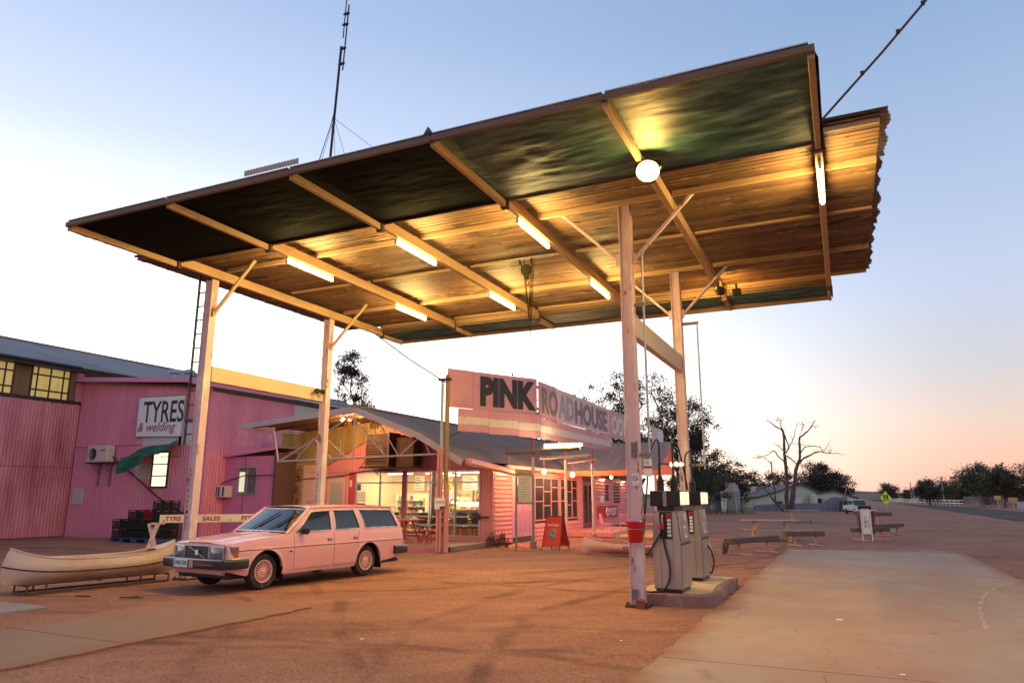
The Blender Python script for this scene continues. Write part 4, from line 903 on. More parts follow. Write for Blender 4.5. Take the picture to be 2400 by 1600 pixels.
def build_shed():
    S = shed
    ez, rz = 7.62, 10.2; ridgeX = atX(0, 789, -40).z
    # main roof plane: eave over the door wall, ridge behind
    rx = -39.0; zr = (atX(10, 791, rx).z + atX(350, 857, rx).z) / 2
    n = 9
    for i in range(n):
        ya, yb = 10 + i * 4.4, 10 + (i + 1) * 4.4 + .1; b = B(); dv = V((rx - XS - .55, 0, zr - ez)); b.corr((XS + .55, ya, ez + .01 * (i % 2)), (0, 1, 0), dv.normalized(), yb - ya, dv.length, .2, .016); part(b, 'roof_sheet', ROOFG, S, 60)
        b = B(); b.corr((rx, ya, zr), (0, 1, 0), V((-6.5, 0, ez - zr)).normalized(), yb - ya, 7, .2, .016); part(b, 'roof_sheet', ROOFG, S, 60)
    b = B(); b.tube([(rx, 10, zr + .02), (rx, 50, zr + .02)], .09, 8); part(b, 'ridge_cap', mat('rusty_ridge', (.28, .18, .15), .7, .2), S, 60)
    b = B(); b.tube([(XS + .58, 10, ez - .03), (XS + .58, 21.35, ez - .03)], .075, 8); part(b, 'gutter', DARKM, S, 60)
    b = B(); b.box(XS + .0, XS + .55, 10, 21.4, 7.42, 7.50); part(b, 'soffit', DARKM, S)
    # door wall: two sliding leaves, header, clerestory
    for k, (ya, yb) in enumerate(((13.6, 17.0), (17.02, 20.18), (20.2, 21.86))):
        b = B(); b.corr((XS + .04, ya, .03), (0, 1, 0), (0, 0, 1), yb - ya, 5.92, .15, .012); part(b, 'door_sheet', DOORP, S, 60)
    for y in (17.0, 20.19, 21.90):
        b = B(); b.box(XS - .02, XS + .035 + (.02 if y > 21 else 0), y - .035, y + .035, .02, 5.95); part(b, 'door_stile', mat('door_seam', (.20, .055, .07), .7), S)
    b = B(); b.box(XS - .02, XS + .045, 13.6, 21.9, 3.02, 3.06); part(b, 'door_rail', mat('door_seam', (.20, .055, .07), .7), S)
    b = B(); b.box(XS - .1, XS + .10, 10, 21.95, 5.97, 6.10); part(b, 'door_track', DARKM, S)
    b = B(); b.box(XS - .2, XS - .1, 8, 22, 0, 7.6); part(b, 'frame_wall', DARKM, S)
    for ya, yb in ((15.2, 18.72), (19.50, 21.22)):
        cols = [ya + (yb - ya) * q for q in ((0, .14, .48, .83, 1) if yb > 20 else (0, .3, .6, .9, 1))]; rows = [6.12, 6.42, 7.10, 7.44]
        for c0_, c1_ in zip(cols, cols[1:]):
            for r0, r1 in zip(rows, rows[1:]):
                b = B(); b.corr((XS + .015, c0_ + .02, r0), (0, 1, 0), (0, 0, 1), c1_ - c0_ - .04, r1 - r0, .08, .004, n=4); part(b, 'pane', LITW, S, 60)
        for c0_ in cols: b = B(); b.box(XS - .02, XS + .045, c0_ - .03, c0_ + .03, 6.1, 7.45); part(b, 'mullion', DARKM, S)
        for r0 in rows[1:3]: b = B(); b.box(XS - .02, XS + .04, ya, yb, r0 - .035, r0 + .035); part(b, 'transom', DARKM, S)
    for ya, yb in ((18.76, 19.46), (21.26, 21.56)): b = B(); b.corr((XS + .02, ya, 6.1), (0, 1, 0), (0, 0, 1), yb - ya, 1.36, .12, .006); part(b, 'brown_panel', BROWNP, S, 60)
    b = B(); b.corr((XS + .03, 21.57, 5.95), (0, 1, 0), (0, 0, 1), .34, 1.5, .11, .008); part(b, 'wall_sheet', SHEDP, S, 60)
    # gable-end wing wall with the lettered board
    for k in range(9):
        xa = XS + .06 + k * (XW - XS - .06) / 9; w = (XW - XS - .06) / 9; b = B(); top = lambda u, xa=xa: 6.98 - (xa + u - XS) * .075
        b.corr((xa, YW, 0), (1, 0, 0), (0, 0, 1), w + .01, 7, .165, .013, top=top); part(b, 'wall_sheet', SHEDP, S, 60)
    b = B(); b.box(XS, XW, YW - .016, YW - .008, 3.955, 3.985); part(b, 'sheet_lap', mat('door_seam', (.20, .055, .07), .7), S)
    for k in range(5):
        ya = YW + k * 1.7; b = B(); b.corr((XW, ya, 0), (0, 1, 0), (0, 0, 1), 1.71, 6.12, .165, .013); part(b, 'wall_sheet', SHEDP if k < 3 else PALEI, S, 60)
    b = B(); b.bar((-33.2, YW - .42, 7.18), (-25.2, YW - .42, 6.62), .05, .20, (0, 0, 1)); b.bar((-25.2, YW - .42, 6.62), (-23.72, YW - .38, 6.33), .05, .17, (0, 0, 1)); part(b, 'bargeboard', FASP, S)
    b = B(); b.bar((XW + .32, YW - .40, 6.33), (XW + .32, 26.5, 6.36), .05, .15); part(b, 'bargeboard', FASP, S)
    b = B(); b.bar((XW + .32, 26.52, 6.36), (XW + .32, 33, 6.33), .05, .10); part(b, 'gutter', GALV, S)
    b = B(); b.prism([(XS - .3, 7.06), (XW + .28, 6.28), (XW + .28, 6.30), (XS - .3, 7.08)], (0, YW - .39, 0), (1, 0, 0), (0, 0, 1), (0, 13, 0)); part(b, 'soffit', DARKM, S)
    for k in range(4):
        ya = YW - .4 + k * 3.3; dv = V((XS - 1.2 - (XW + .38), 0, .92)); b = B(); b.corr((XW + .38, ya, 6.42 + .01 * (k % 2)), (0, 1, 0), dv.normalized(), 3.35, dv.length, .2, .014); part(b, 'roof_sheet', ROOFG, S, 60)
    for px in (410, 443):
        p = atX(px, 876, -29.6); b = B(); b.cyl((p.x, p.y, p.z - .55), (p.x, p.y, p.z), .13, n=12); b.lathe([(.16, -.02), (.30, .04), (.30, .16), (.12, .22), (.001, .23)], (p.x, p.y, p.z), n=16, cap=False); part(b, 'roof_vent', PALEI, S, 40)
    # low annexe of flat sheet beside the wing
    b = B(); b.box(XW - .1, -21.22, 23.0, 23.08, 0, 3.42); part(b, 'annexe_wall', MAUVE, S)
    b = B(); b.bar((-24.6, 22.86, 3.40), (-21.25, 22.86, 3.72), .06, .14); part(b, 'annexe_fascia', FASP, S)
    b = B(); b.prism([(-24.6, 3.42), (-21.2, 3.74), (-21.2, 3.77), (-24.6, 3.45)], (0, 22.84, 0), (1, 0, 0), (0, 0, 1), (0, 2.2, 0)); part(b, 'annexe_roof', ROOFG, S)
    for x in (-22.9,): b = B(); b.box(x - .012, x + .012, 22.985, 23, 0, 3.4); part(b, 'sheet_joint', mat('door_seam', (.20, .055, .07), .7), S)
    b = B(); b.box(-21.3, -21.2, 22.96, 24.2, 0, 3.55); part(b, 'corner_post', mat('dark_corner', (.10, .06, .07), .7), S)
build_shed()
# windows of the shed: lit panes in dark frames
LITPANE = glow('lit_window', (1.0, .90, .62), 1.35)
def shed_windows():
    t = shed; b = B(); x0, x1, z0, z1 = -27.08, -26.08, 2.12, 3.66; y = YW - .05
    for f in ((x0, x1, z0, z0 + .07), (x0, x1, z1 - .07, z1), (x0, x0 + .07, z0 + .07, z1 - .07), (x1 - .07, x1, z0 + .07, z1 - .07), (x0 + .07, x1 - .07, 2.60, 2.645), (x0 + .07, x1 - .07, 3.09, 3.135)): b.box(f[0], f[1], y - .02, y + .03, f[2], f[3])
    w = part(b, 'window_frame', DARKM, t)
    for za, zb in ((z0 + .07, 2.60), (2.645, 3.09), (3.135, z1 - .07)): b = B(); b.box(x0 + .07, x1 - .07, y, y + .02, za, zb); part(b, 'pane', LITPANE, w)
    # barred window on the annexe
    x0, x1, z0, z1, y = -23.25, -22.17, 1.85, 2.99, 22.97; b = B()
    for f in ((x0, x1, z0, z0 + .04), (x0, x1, z1 - .04, z1), (x0, x0 + .04, z0 + .04, z1 - .04), (x1 - .04, x1, z0 + .04, z1 - .04), ((x0 + x1) / 2 - .02, (x0 + x1) / 2 + .02, z0 + .04, z1 - .04)): b.box(f[0], f[1], y - .03, y + .02, f[2], f[3])
    w = part(b, 'window_frame', GALV, t)
    b = B(); b.box(x0 + .04, x1 - .04, y + .012, y + .018, z0 + .04, z1 - .04); part(b, 'pane', mat('dark_pane', (.03, .03, .035), .15, spec=.8), w)
    b = B(); b.box(x0 + .10, x0 + .40, y + .002, y + .010, z0 + .1, z1 - .22); part(b, 'pane', LITPANE, w)
    b = B(); xx0, xx1, zz0, zz1 = x0 + .04, x1 - .04, z0 + .04, z1 - .04
    for i in range(-13, 15):
        for s in (1, -1):
            c = (xx0 + xx1) / 2 + i * .085; pts = []
            for zz in (zz0, zz1): pts.append((c + s * (zz - (zz0 + zz1) / 2) * .62, zz))
            (xa, za), (xb, zb) = pts
            def clip(x): return xx0 <= x <= xx1
            t0, t1 = 0.0, 1.0; dx = xb - xa
            if abs(dx) > 1e-6:
                ta, tb = sorted(((xx0 - xa) / dx, (xx1 - xa) / dx)); t0, t1 = max(0, ta), min(1, tb)
            if t1 > t0: b.bar((xa + dx * t0, y - .012, za + (zb - za) * t0), (xa + dx * t1, y - .012, za + (zb - za) * t1), .012, .008, (0, 1, 0))
    g = part(b, 'security_mesh', GALV, w); g['kind'] = 'stuff'
shed_windows()
# --- lettered board
def tyres_board():
    b = B(); WS = mat('sign_white', (.70, .69, .72), .55, var=.06, vs_=2)
    tl, tr, br, bl = [atY(*q, YW - .10) for q in ((327, 931), (436, 925), (425, 1022), (318, 1023))]
    t = thing('tyres_sign', 'white board lettered TYRES and welding high on the pink shed wall', 'sign', (bl.x, YW - .1, bl.z))
    b.add([tl, tr, br, bl] + [p + V((0, .03, 0)) for p in (tl, tr, br, bl)], [(3, 2, 1, 0), (4, 5, 6, 7), (0, 1, 5, 4), (1, 2, 6, 5), (2, 3, 7, 6), (3, 0, 4, 7)]); part(b, 'board', WS, t)
    b = B(); pts = [p + V((0, -.01, 0)) for p in (tl, tr, br, bl)]; b.tube(pts, .022, 4, closed=True); part(b, 'edge_strip', mat('blue_grey_paint', (.22, .24, .42), .6), t)
    u = (tr - tl).normalized()
    text('TYRES', atY(333, 991, YW - .102), u, (0, 0, 1), .95, BLACKP, t, 'lettering', w=2.5, bold=.012, ext=.006)
    text('& welding', atY(321, 1018, YW - .102), u, (0, 0, 1), .52, mat('maroon_paint', (.33, .03, .07), .6), t, 'lettering', w=2.35, bold=.006, ext=.006, shear=.3)
tyres_board()
for k, (a, c) in enumerate((((336, 1024), (424, 1042)), ((424, 985), (447, 1042)), ((318, 1087), (353, 1122)))):
    p, q = atY(*a, YW - .03), atY(*c, YW - .03); b = B(); b.box(p.x, q.x, YW - .04, YW - .02, q.z, p.z)
    part(b, 'patch_sheet', mat('patch_grey', (.52, .47, .52), .6, var=.08), shed)
p, q = atY(172, 1143, YW - .03), atY(193, 1182, YW - .03); b = B(); b.box(p.x, q.x, YW - .06, YW - .02, q.z, p.z, .01); solo(b, 'meter_box', mat('patch_grey', (.52, .47, .52)), 'small pale grey box low on the pink shed wall by the big door', 'meter box')
# --- air conditioners
def outdoor_unit():
    x0, x1, z0, z1, y = -30.75, -29.45, 3.25, 3.98, YW
    t = thing('air_conditioner', 'beige split air conditioner unit with round fan bracketed on the shed wall', 'air conditioner', (-30.1, y - .3, z0))
    CR = mat('beige_enamel', (.56, .50, .48), .5, var=.06)
    b = B(); b.box(x0, x1, y - .50, y - .12, z0, z1, .03); part(b, 'case', CR, t)
    b = B(); b.lathe([(.27, 0), (.30, .012), (.27, .02)], (x0 + .38, y - .505, z0 + .36), (0, -1, 0), 24, cap=False); part(b, 'fan_ring', CR, t, 40)
    b = B(); b.lathe([(.001, .004), (.27, .004)], (x0 + .38, y - .503, z0 + .36), (0, -1, 0), 24, cap=False); part(b, 'fan_opening', DARKM, t)
    for i in range(5):
        b = B(); b.lathe([(.05 + i * .05, 0), (.056 + i * .05, .006)], (x0 + .38, y - .512, z0 + .36), (0, -1, 0), 20, cap=False); part(b, 'guard_ring', CR, t)
    b = B(); b.box(x0 + .85, x1 - .12, y - .508, y - .502, z1 - .24, z1 - .18); part(b, 'badge', mat('red_stripe', (.35, .02, .02)), t)
    b = B(); b.box(x0 - .05, x1 + .05, y - .5, y - .02, z0 - .06, z0 - .01); part(b, 'shelf', DARKM, t)
    for x in (x0 + .3, x1 - .25): b = B(); b.bar((x, y - .06, z0 - .06), (x, y - .06, z0 - 1.05), .07, .05, (0, 1, 0)); b.bar((x, y - .45, z0 - .06), (x, y - .06, z0 - .5), .04, .04); part(b, 'bracket', mat('mauve_bracket', (.26, .17, .24), .6), t)
    b = B(); b.tube([(x1, y - .2, z0 + .25), (x1 + .2, y - .15, z0 + .1), (x1 + .3, y - .08, z0 - .15), (-28.3, y - .06, 2.75), (-26.5, y - .06, 1.72), (-25.2, y - .06, 1.15), (-24.2, y - .06, .95)], .03, 6); part(b, 'pipe', DARKM, t, 50)
outdoor_unit()
def window_unit():
    x0, x1, z0, z1, y = -24.5, -23.5, 1.73, 2.2, 23.0
    t = thing('window_air_conditioner', 'pale box air conditioner with louvred side in the mauve annexe wall', 'air conditioner', (-24, y - .3, z0)); CR = MATS['beige_enamel']
    b = B(); b.box(x0, x1, y - .42, y, z0, z1, .02); part(b, 'case', CR, t)
    b = B(); b.box(x0 + .05, x0 + .55, y - .435, y - .415, z0 + .05, z1 - .05); part(b, 'grille', DARKM, t)
    for k in range(3): b = B(); b.box(x0 + .62 + k * .12, x0 + .70 + k * .12, y - .43, y - .415, z0 + .05, z1 - .05); part(b, 'vent', DARKM if k != 1 else CR, t)
    b = B(); b.tube([(XW + .1, y - .06, 2.0), (-24.5, y - .45, 2.02), (-23.6, y - .08, 2.45), (-22.8, y - .1, 2.62), (-21.3, y - .08, 2.62)], .022, 6); part(b, 'cable', DARKM, t, 50)
window_unit()
# --- ragged green cloth awning
def awning():
    GC = mat('awning_green', (.012, .10, .06), .75, var=.3, vs_=3, col2=(.03, .17, .12), p2=.6, s2=3, soft2=.1)
    t = thing('window_awning', 'torn dark green cloth awning over the lit shed window', 'awning', (-27, YW - .5, 3.4))
    def fn(s, q):
        x = -28.05 + 2.55 * s + .18 * math.sin(q * 3); y = YW - .08 - .95 * q + .05 * math.sin(s * 11); z = 4.12 - .35 * (1 - s) - .55 * q ** .8 + .05 * math.sin(s * 7 + q * 3) + .03 * noise.noise(V((s * 9, q * 6, 1)))
        return (x, y, z)
    b = B(); b.grid(fn, 30, 14); part(b, 'cloth', GC, t, 70)
    def fl(s, q):
        p = V(fn(s, 1)); return (p.x, p.y + .03 * math.sin(s * 20), p.z - q * (.30 + .22 * (1 - s) + .06 * noise.noise(V((s * 14, 2, 5)))) * (1 if s < .62 else .25))
    b = B(); b.grid(fl, 40, 6); part(b, 'valance', GC, t, 70)
    for x in (-28.0, -25.55): b = B(); b.bar((x, YW - .02, 3.45), (x + .1, YW - 1.0, 3.35), .025, .025); part(b, 'stay', DARKM, t)
awning()
# --- milk crates stacked on a blue pallet
def crates():
    t = thing('pallet', 'blue timber pallet on the ground by the pink shed wall', 'pallet', (-25.5, 20.7, 0)); BL = mat('pallet_blue', (.05, .085, .22), .75, var=.25, vs_=3)
    for x0 in (-27.0, -25.58):
        for k in range(6): b = B(); b.box(x0, x0 + 1.38, 20.15 + k * .19, 20.30 + k * .19, .125, .15); part(b, 'slat', BL, t)
        for x in (x0, x0 + .62, x0 + 1.24): b = B(); b.box(x, x + .13, 20.15, 21.25, .025, .122); part(b, 'bearer', BL, t)
    def crate_mesh(m):
        b = B(); s, h, w = .20, .36, .018
        for sx in (-1, 1):
            for sy in (-1, 1): b.box(sx * s - .02, sx * s + .02, sy * s - .02, sy * s + .02, 0, h)
        for ax in (0, 1):
            for sg in (-1, 1):
                for z0, z1 in ((0, .07), (.12, .15), (.20, .235), (h - .10, h - .07), (h - .025, h)):
                    if ax == 0: b.box(-s + .02, s - .02, sg * s - w / 2, sg * s + w / 2, z0, z1)
                    else: b.box(sg * s - w / 2, sg * s + w / 2, -s + .02, s - .02, z0, z1)
                for q in (-.1, 0, .1):
                    if ax == 0: b.box(q - .014, q + .014, sg * s - w / 2 + .001, sg * s + w / 2 - .001, .07, h - .1)
                    else: b.box(sg * s - w / 2 + .001, sg * s + w / 2 - .001, q - .014, q + .014, .07, h - .1)
        b.box(-s + .02, s - .02, -s + .02, s - .02, .012, .024); return b.mesh('crate', m)
    blk = crate_mesh(mat('crate_black', (.016, .016, .02), .5, var=.3)); red = crate_mesh(mat('crate_red', (.22, .012, .02), .5, var=.2)); rr = random.Random(2)
    for (x, n) in ((-26.75, 2), (-26.30, 2), (-25.86, 3), (-25.42, 3), (-24.98, 3), (-24.52, 4)):
        for y in (20.42, 20.88):
            for k in range(n):
                isred = (abs(x + 24.98) < .01 and k == 2)
                o = put('milk_crate', red if isred else blk, None, (x + rr.uniform(-.012, .012), y + rr.uniform(-.012, .012), .153 + k * .362), (0, 0, rr.uniform(-.03, .03)))
                o['category'] = 'crate'; o['group'] = 'crates stacked on the blue pallet'
                lv = 'topmost crate' if k == n - 1 else 'bottom crate' if k == 0 else 'second crate' if k == 1 else 'third crate'; row = 'against the shed wall' if y > 20.6 else 'facing the trestle'
                pos = {-26.75: 'end two-high', -26.30: 'inner two-high', -25.86: 'outer three-high', -25.42: 'middle three-high', -24.98: 'red-topped', -24.52: 'four-high'}[x]
                o['label'] = ('red plastic crate on the pallet stack %s' if isred else 'black %s of the %s pallet stack %%s' % (lv, pos)) % row
crates()
# ================================================================= the pink roadhouse
WBP = mat('weatherboard_pink', (.70, .215, .20), .55, var=.10, vs_=1.5, col2=(.48, .19, .15), p2=.66, s2=3.5, soft2=.05, bump=.1, bs=25)
PINKI = mat('pink_iron', (.60, .225, .22), .55, var=.1, vs_=1.2)
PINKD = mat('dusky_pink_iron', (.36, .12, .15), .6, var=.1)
PINKW = mat('pink_joinery', (.62, .245, .27), .5, var=.08)
PEACH = mat('peach_sheet', (.68, .43, .34), .6, var=.06, vs_=.8)
GOLDI = mat('gold_fibreglass', (.33, .25, .08), .55, var=.25, vs_=1.3, stretch=(2.5, 1, .3), col2=(.22, .16, .05), p2=.58, s2=1.2, soft2=.12)
REDST = mat('red_iron', (.52, .07, .06), .55, var=.08)
LILAC = mat('lilac_barge', (.40, .33, .385), .55, var=.1, vs_=2, col2=(.38, .30, .36), p2=.64, s2=3)
ROOF1 = mat('patched_roof', (.215, .15, .12), .8, .0, var=.15, vs_=.35, col2=(.29, .185, .11), p2=.52, s2=.25, soft2=.12, col3=(.15, .13, .13), p3=.60, s3=.5, spec=.15)
ROOF2 = mat('worn_roof_iron', (.31, .195, .155), .65, .0, var=.2, vs_=.6, stretch=(6, .5, 1), col2=(.50, .25, .18), p2=.58, s2=.8, soft2=.1)
ALU = mat('aluminium_frame', (.46, .44, .46), .4, .5, var=.05)
TIMB = mat('dark_timber', (.10, .06, .04), .7, var=.3, vs_=3)
DECKW = mat('deck_timber', (.34, .20, .13), .75, var=.25, vs_=2, stretch=(.3, 4, 1), bump=.2)
SHOPG = glass('shop_glass', (.97, .97, .97), .02, .01)
DARKG = glass('front_glass', (.80, .80, .80), .10, .02)
BULB = glow('bulb_glow', (1.0, .50, .20), 650); WASH = glow('wall_lamp_glow', (1.0, .40, .17), 430); SHOPL = glow('shop_light', (1.0, .82, .46), 190)
XE, YF, DZ = -11.85, 24.2, .17
house = thing('roadhouse', 'pink roadhouse with glazed shop front, weatherboard side and grey gable roof', 'building', (-15, 28, 0))
def frame(b, x0, x1, z0, z1, y, w=.05, d=.04):
    b.box(x0, x1, y - d, y + d, z0, z0 + w); b.box(x0, x1, y - d, y + d, z1 - w, z1); b.box(x0, x0 + w, y - d, y + d, z0 + w, z1 - w); b.box(x1 - w, x1, y - d, y + d, z0 + w, z1 - w)
def build_house():
    H = house
    # ---- roof over the shop: long ridge running away, low slope to the shed side, kinked slope to the yard
    prof = [(-11.42, 2.93), (-13.2, 3.90), (-15.95, 4.92), (-21.15, 4.50)]; Ya, Yb = 21.0, 41.0
    for k in range(3):
        (xa, za), (xb, zb) = prof[k], prof[k + 1]
        for i in range(7):
            ya = Ya + (Yb - Ya) * i / 7; yb = Ya + (Yb - Ya) * (i + 1) / 7
            if k == 2 and i > 4: continue
            dv = V((xb - xa, 0, zb - za)); b = B(); sg = .03
            def fn(s, q, xa=xa, za=za, dv=dv, ya=ya, yb=yb): x = xa + dv.x * q; y = ya + (yb - ya + .05) * s; return (x, y, za + dv.z * q + .02 + .035 * noise.noise(V((x * .5, y * .35, 7))) + .004 * math.sin(y * 2 * math.pi / .19))
            b.grid(fn, 120, 8); part(b, 'roof_sheet', ROOF1, H, 60)
    b = B(); b.tube([(-15.95, Ya - .05, 4.96), (-15.95, Yb, 4.96)], .07, 8); part(b, 'ridge_cap', ROOF1, H, 60)
    for (xa, za), (xb, zb) in zip(prof, prof[1:]):
        b = B(); b.bar((xa, Ya - .03, za - .075), (xb, Ya - .03, zb - .075), .035, .21, (0, 0, 1), .004); part(b, 'bargeboard', LILAC, H)
    b = B(); b.bar((-21.2, Ya, 4.40), (-21.2, 30, 4.40), .12, .10); part(b, 'gutter', LILAC, H)
    # rafters and dark underside show at the open gable
    for (xa, za), (xb, zb) in zip(prof, prof[1:]):
        b = B(); b.bar((xa, Ya + .5, za - .06), (xb, Ya + .5, zb - .06), .06, .10, (0, 0, 1)); part(b, 'rafter', TIMB, H); b = B(); b.bar((xa, Ya + 1.7, za - .06), (xb, Ya + 1.7, zb - .06), .06, .10, (0, 0, 1)); part(b, 'rafter', TIMB, H)
    # pipe truss in the open gable
    ch = lambda x: 3.03 + .012 * (x + 20)
    tr = [((-19.45, 3.05), (-12.2, 3.17), .035), ((-19.35, 3.06), (-16.1, 4.60), .035), ((-16.1, 4.62), (-14.55, 3.14), .03), ((-15.35, 4.68), (-14.6, 3.12), .022), ((-17.4, 4.0), (-16.2, 3.1), .022), ((-17.75, 3.85), (-18.6, 3.06), .02), ((-17.72, 3.83), (-16.9, 3.09), .022), ((-15.95, 4.75), (-15.95, 3.10), .025), ((-15.0, 4.5), (-14.0, 3.12), .022), ((-13.2, 3.75), (-14.0, 3.12), .022), ((-13.0, 3.7), (-12.75, 3.16), .022), ((-19.75, 4.35), (-19.40, 3.05), .035)]
    for (a, c, r) in tr: b = B(); b.cyl((a[0], 21.12, a[1]), (c[0], 21.12, c[1]), r, n=8); part(b, 'truss_pipe', MATS['lilac_barge'], H, 50)
    # ---- front gable wall at the back of the verandah
    rake = lambda x: 2.72 + (x + 20.1) * .485                       # line where the pink iron meets the gold sheets
    under = lambda x: (4.50 + (x + 21.15) * .081 if x < -15.95 else (4.92 - (x + 15.95) * .371 if x < -13.2 else 3.90 - (x + 13.2) * .545)) - .06
    n = 13
    for i in range(n):
        xa = -22.1 + i * (10.25 / n); w = 10.25 / n + .004
        if xa < -16.0: b = B(); b.corr((xa, YF, 0), (1, 0, 0), (0, 0, 1), w, 1, .11, .009, top=lambda u, xa=xa: under(max(-21.1, xa + u)), bot=lambda u, xa=xa: max(3.02, min(rake(xa + u) - .05, 4.5)) if xa + u > -19.4 else 3.02); part(b, 'gold_sheet', GOLDI, H, 60)
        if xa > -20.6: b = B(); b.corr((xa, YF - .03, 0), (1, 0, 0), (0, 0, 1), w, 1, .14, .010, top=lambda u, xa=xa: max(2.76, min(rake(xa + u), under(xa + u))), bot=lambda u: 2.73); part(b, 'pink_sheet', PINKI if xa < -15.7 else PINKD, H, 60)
    b = B(); b.bar((-20.1, YF - .06, 2.78), (-16.9, YF - .06, 4.33), .04, .07, (0, 0, 1)); part(b, 'rake_trim', GOLDI, H)
    # peach wall beside the annexe, with its door
    for xa, xb in ((-22.1, -21.62), (-20.72, -19.62)): b = B(); b.box(xa, xb, YF - .02, YF + .03, DZ, 3.05); part(b, 'wall_panel', PEACH, H)
    b = B(); b.box(-21.66, -21.60, YF - .05, YF - .02, DZ, 3.05); part(b, 'cover_strip', TIMB, H); b = B(); b.box(-22.12, -22.05, YF - .06, YF - .02, DZ, 3.0); part(b, 'corner_strip', mat('dark_corner', (.10, .06, .07)), H)
    b = B(); b.box(-21.62, -20.72, YF, YF + .03, DZ, 3.05); part(b, 'wall_panel', PEACH, H)
    b = B(); b.box(-20.55, -20.18, YF - .03, YF - .02, DZ, 1.6); part(b, 'notice_patch', mat('salmon_patch', (.60, .27, .24), .6), H)
    b = B(); b.box(-19.62, -18.45, YF, YF + .04, 2.58, 2.76); b.box(-19.62, -19.5, YF - .03, YF + .03, DZ, 2.58); b.box(-18.57, -18.45, YF - .03, YF + .03, DZ, 2.58); part(b, 'door_frame', PINKW, H)
    b = B(); b.box(-19.5, -18.57, YF, YF + .03, DZ, 2.56, .004); dr = part(b, 'door', PEACH, H)
    b = B(); b.box(-19.35, -18.72, YF - .012, YF - .002, 1.52, 2.33); part(b, 'door_glass', mat('frosted_pane', (.42, .38, .33), .4), dr); b = B(); b.box(-19.35, -18.72, YF - .012, YF - .002, .9, 1.5); part(b, 'door_panel', mat('honey_panel', (.50, .27, .09), .5), dr)
    b = B(); b.corr((-18.42, YF - .03, DZ), (1, 0, 0), (0, 0, 1), .38, 2.6, .1, .009); part(b, 'red_sheet', REDST, H, 60)
    b = B(); b.box(-18.33, -18.22, YF - .06, YF - .045, 2.15, 2.42); part(b, 'notice', mat('white_paper', (.75, .74, .70), .7), H)
    b = B(); b.tube([(-21.4, YF - .08, 2.35), (-20.6, YF - .06, 2.5), (-19.7, YF - .05, 2.52), (-18.6, YF - .07, 2.62), (-17.6, YF - .07, 2.78), (-16.9, YF - .07, 2.80), (-16.2, YF - .07, 2.76)], .018, 6); part(b, 'cable', DARKM, H, 50)
    # corrugated dado and corner
    b = B(); b.corr((-18.05, YF - .02, 0.05), (1, 0, 0), (0, 0, 1), 5.65, .27, .12, .010); part(b, 'pink_sheet', PINKI, H, 60)
    b = B(); b.corr((-12.4, YF - .02, .05), (1, 0, 0), (0, 0, 1), .56, 2.7, .13, .012); part(b, 'pink_sheet', PINKI, H, 60)
    b = B(); b.box(-11.88, -11.82, YF - .06, YF + .05, 0, 2.85); part(b, 'corner_post', PINKW, H)
    b = B(); b.bar((-12.75, YF - .1, 1.02), (-11.95, YF - .1, 1.02), .03, .06); b.bar((-12.35, YF - .1, .92), (-12.35, YF - .1, 1.14), .05, .05, (0, 1, 0)); part(b, 'slide_bolt', DARKM, H)
    # ---- glazed front: frames and panes
    xs = [-18.02, -16.86, -15.72, -14.54, -13.44, -12.4]; lv = [.32, .72, 1.02, 2.30, 2.72]
    for k, (xa, xb) in enumerate(zip(xs, xs[1:])):
        rows = [.32, .72, 2.30, 2.72] if k < 1 else lv
        for za, zb in zip(rows, rows[1:]): b = B(); b.box(xa + .03, xb - .03, YF - .004, YF + .004, za + .025, zb - .025); part(b, 'pane', SHOPG, H)
        for z in rows: b = B(); b.box(xa + .03, xb - .03, YF - .035, YF + .035, z - .028, z + .028); part(b, 'transom', ALU, H)
    for k, x in enumerate(xs): b = B(); b.box(x - .03 - (.07 if k == 2 else 0), x + .03 + (.07 if k == 2 else 0), YF - .045, YF + .045, .29, 2.75); part(b, 'mullion', ALU if k != 2 else mat('maroon_post', (.30, .10, .12), .6), H)
    # ---- weatherboard side towards the yard
    cache = {}
    def boards(ya, yb, za, zb, pit=.165):
        L = yb - ya; key = round(L, 3)
        if key not in cache:
            q = B(); q.prism([(-.016, -.02), (.050, -.02), (.050, .004), (.006, pit - .024), (-.016, pit - .024)], (0, -L / 2, 0), (1, 0, 0), (0, 0, 1), (0, L, 0)); cache[key] = q.mesh('weatherboard', WBP)
        z = za; rr = random.Random(int(ya * 10))
        while z < zb - .05: piece(cache[key], 'weatherboard', H, (XE + rr.uniform(0, .006), (ya + yb) / 2, z), (0, rr.uniform(-.01, .01), 0)); z += pit
    boards(24.24, 25.78, .08, 2.78); boards(28.02, 33.55, .02, .72); boards(28.02, 33.55, 2.62, 2.8); boards(36.1, 42.6, .25, 2.75); boards(33.58, 34.2, .2, 2.75)
    b = B(); b.box(XE - .12, XE - .02, 24.26, 42.6, 0, 3.12); part(b, 'stud_wall', TIMB, H)
    for y in (24.28, 25.82, 27.98, 33.56, 36.06): b = B(); b.box(XE - .02, XE + .035, y - .045, y + .045, .02, 2.8); part(b, 'cover_strip', PINKW, H)
    # pink double door with small lights
    for k in range(2):
        ya = 25.93 + k * 1.0; b = B(); b.box(XE - .02, XE + .01, ya, ya + .96, .2, 2.55, .005); d = part(b, 'door', mat('orchid_door', (.58, .26, .38), .45, var=.05), H)
        b = B(); b.box(XE + .006, XE + .016, ya + .28, ya + .68, 1.55, 2.2); part(b, 'door_glass', mat('dark_pane', (.03, .03, .035)), d)
        for za, zb in ((.35, 1.2),): 
            for q in (0, 1): b = B(); b.box(XE + .006, XE + .014, ya + .12 + q * .42, ya + .42 + q * .42, za, zb); part(b, 'door_panel', mat('orchid_panel', (.50, .20, .31), .45), d)
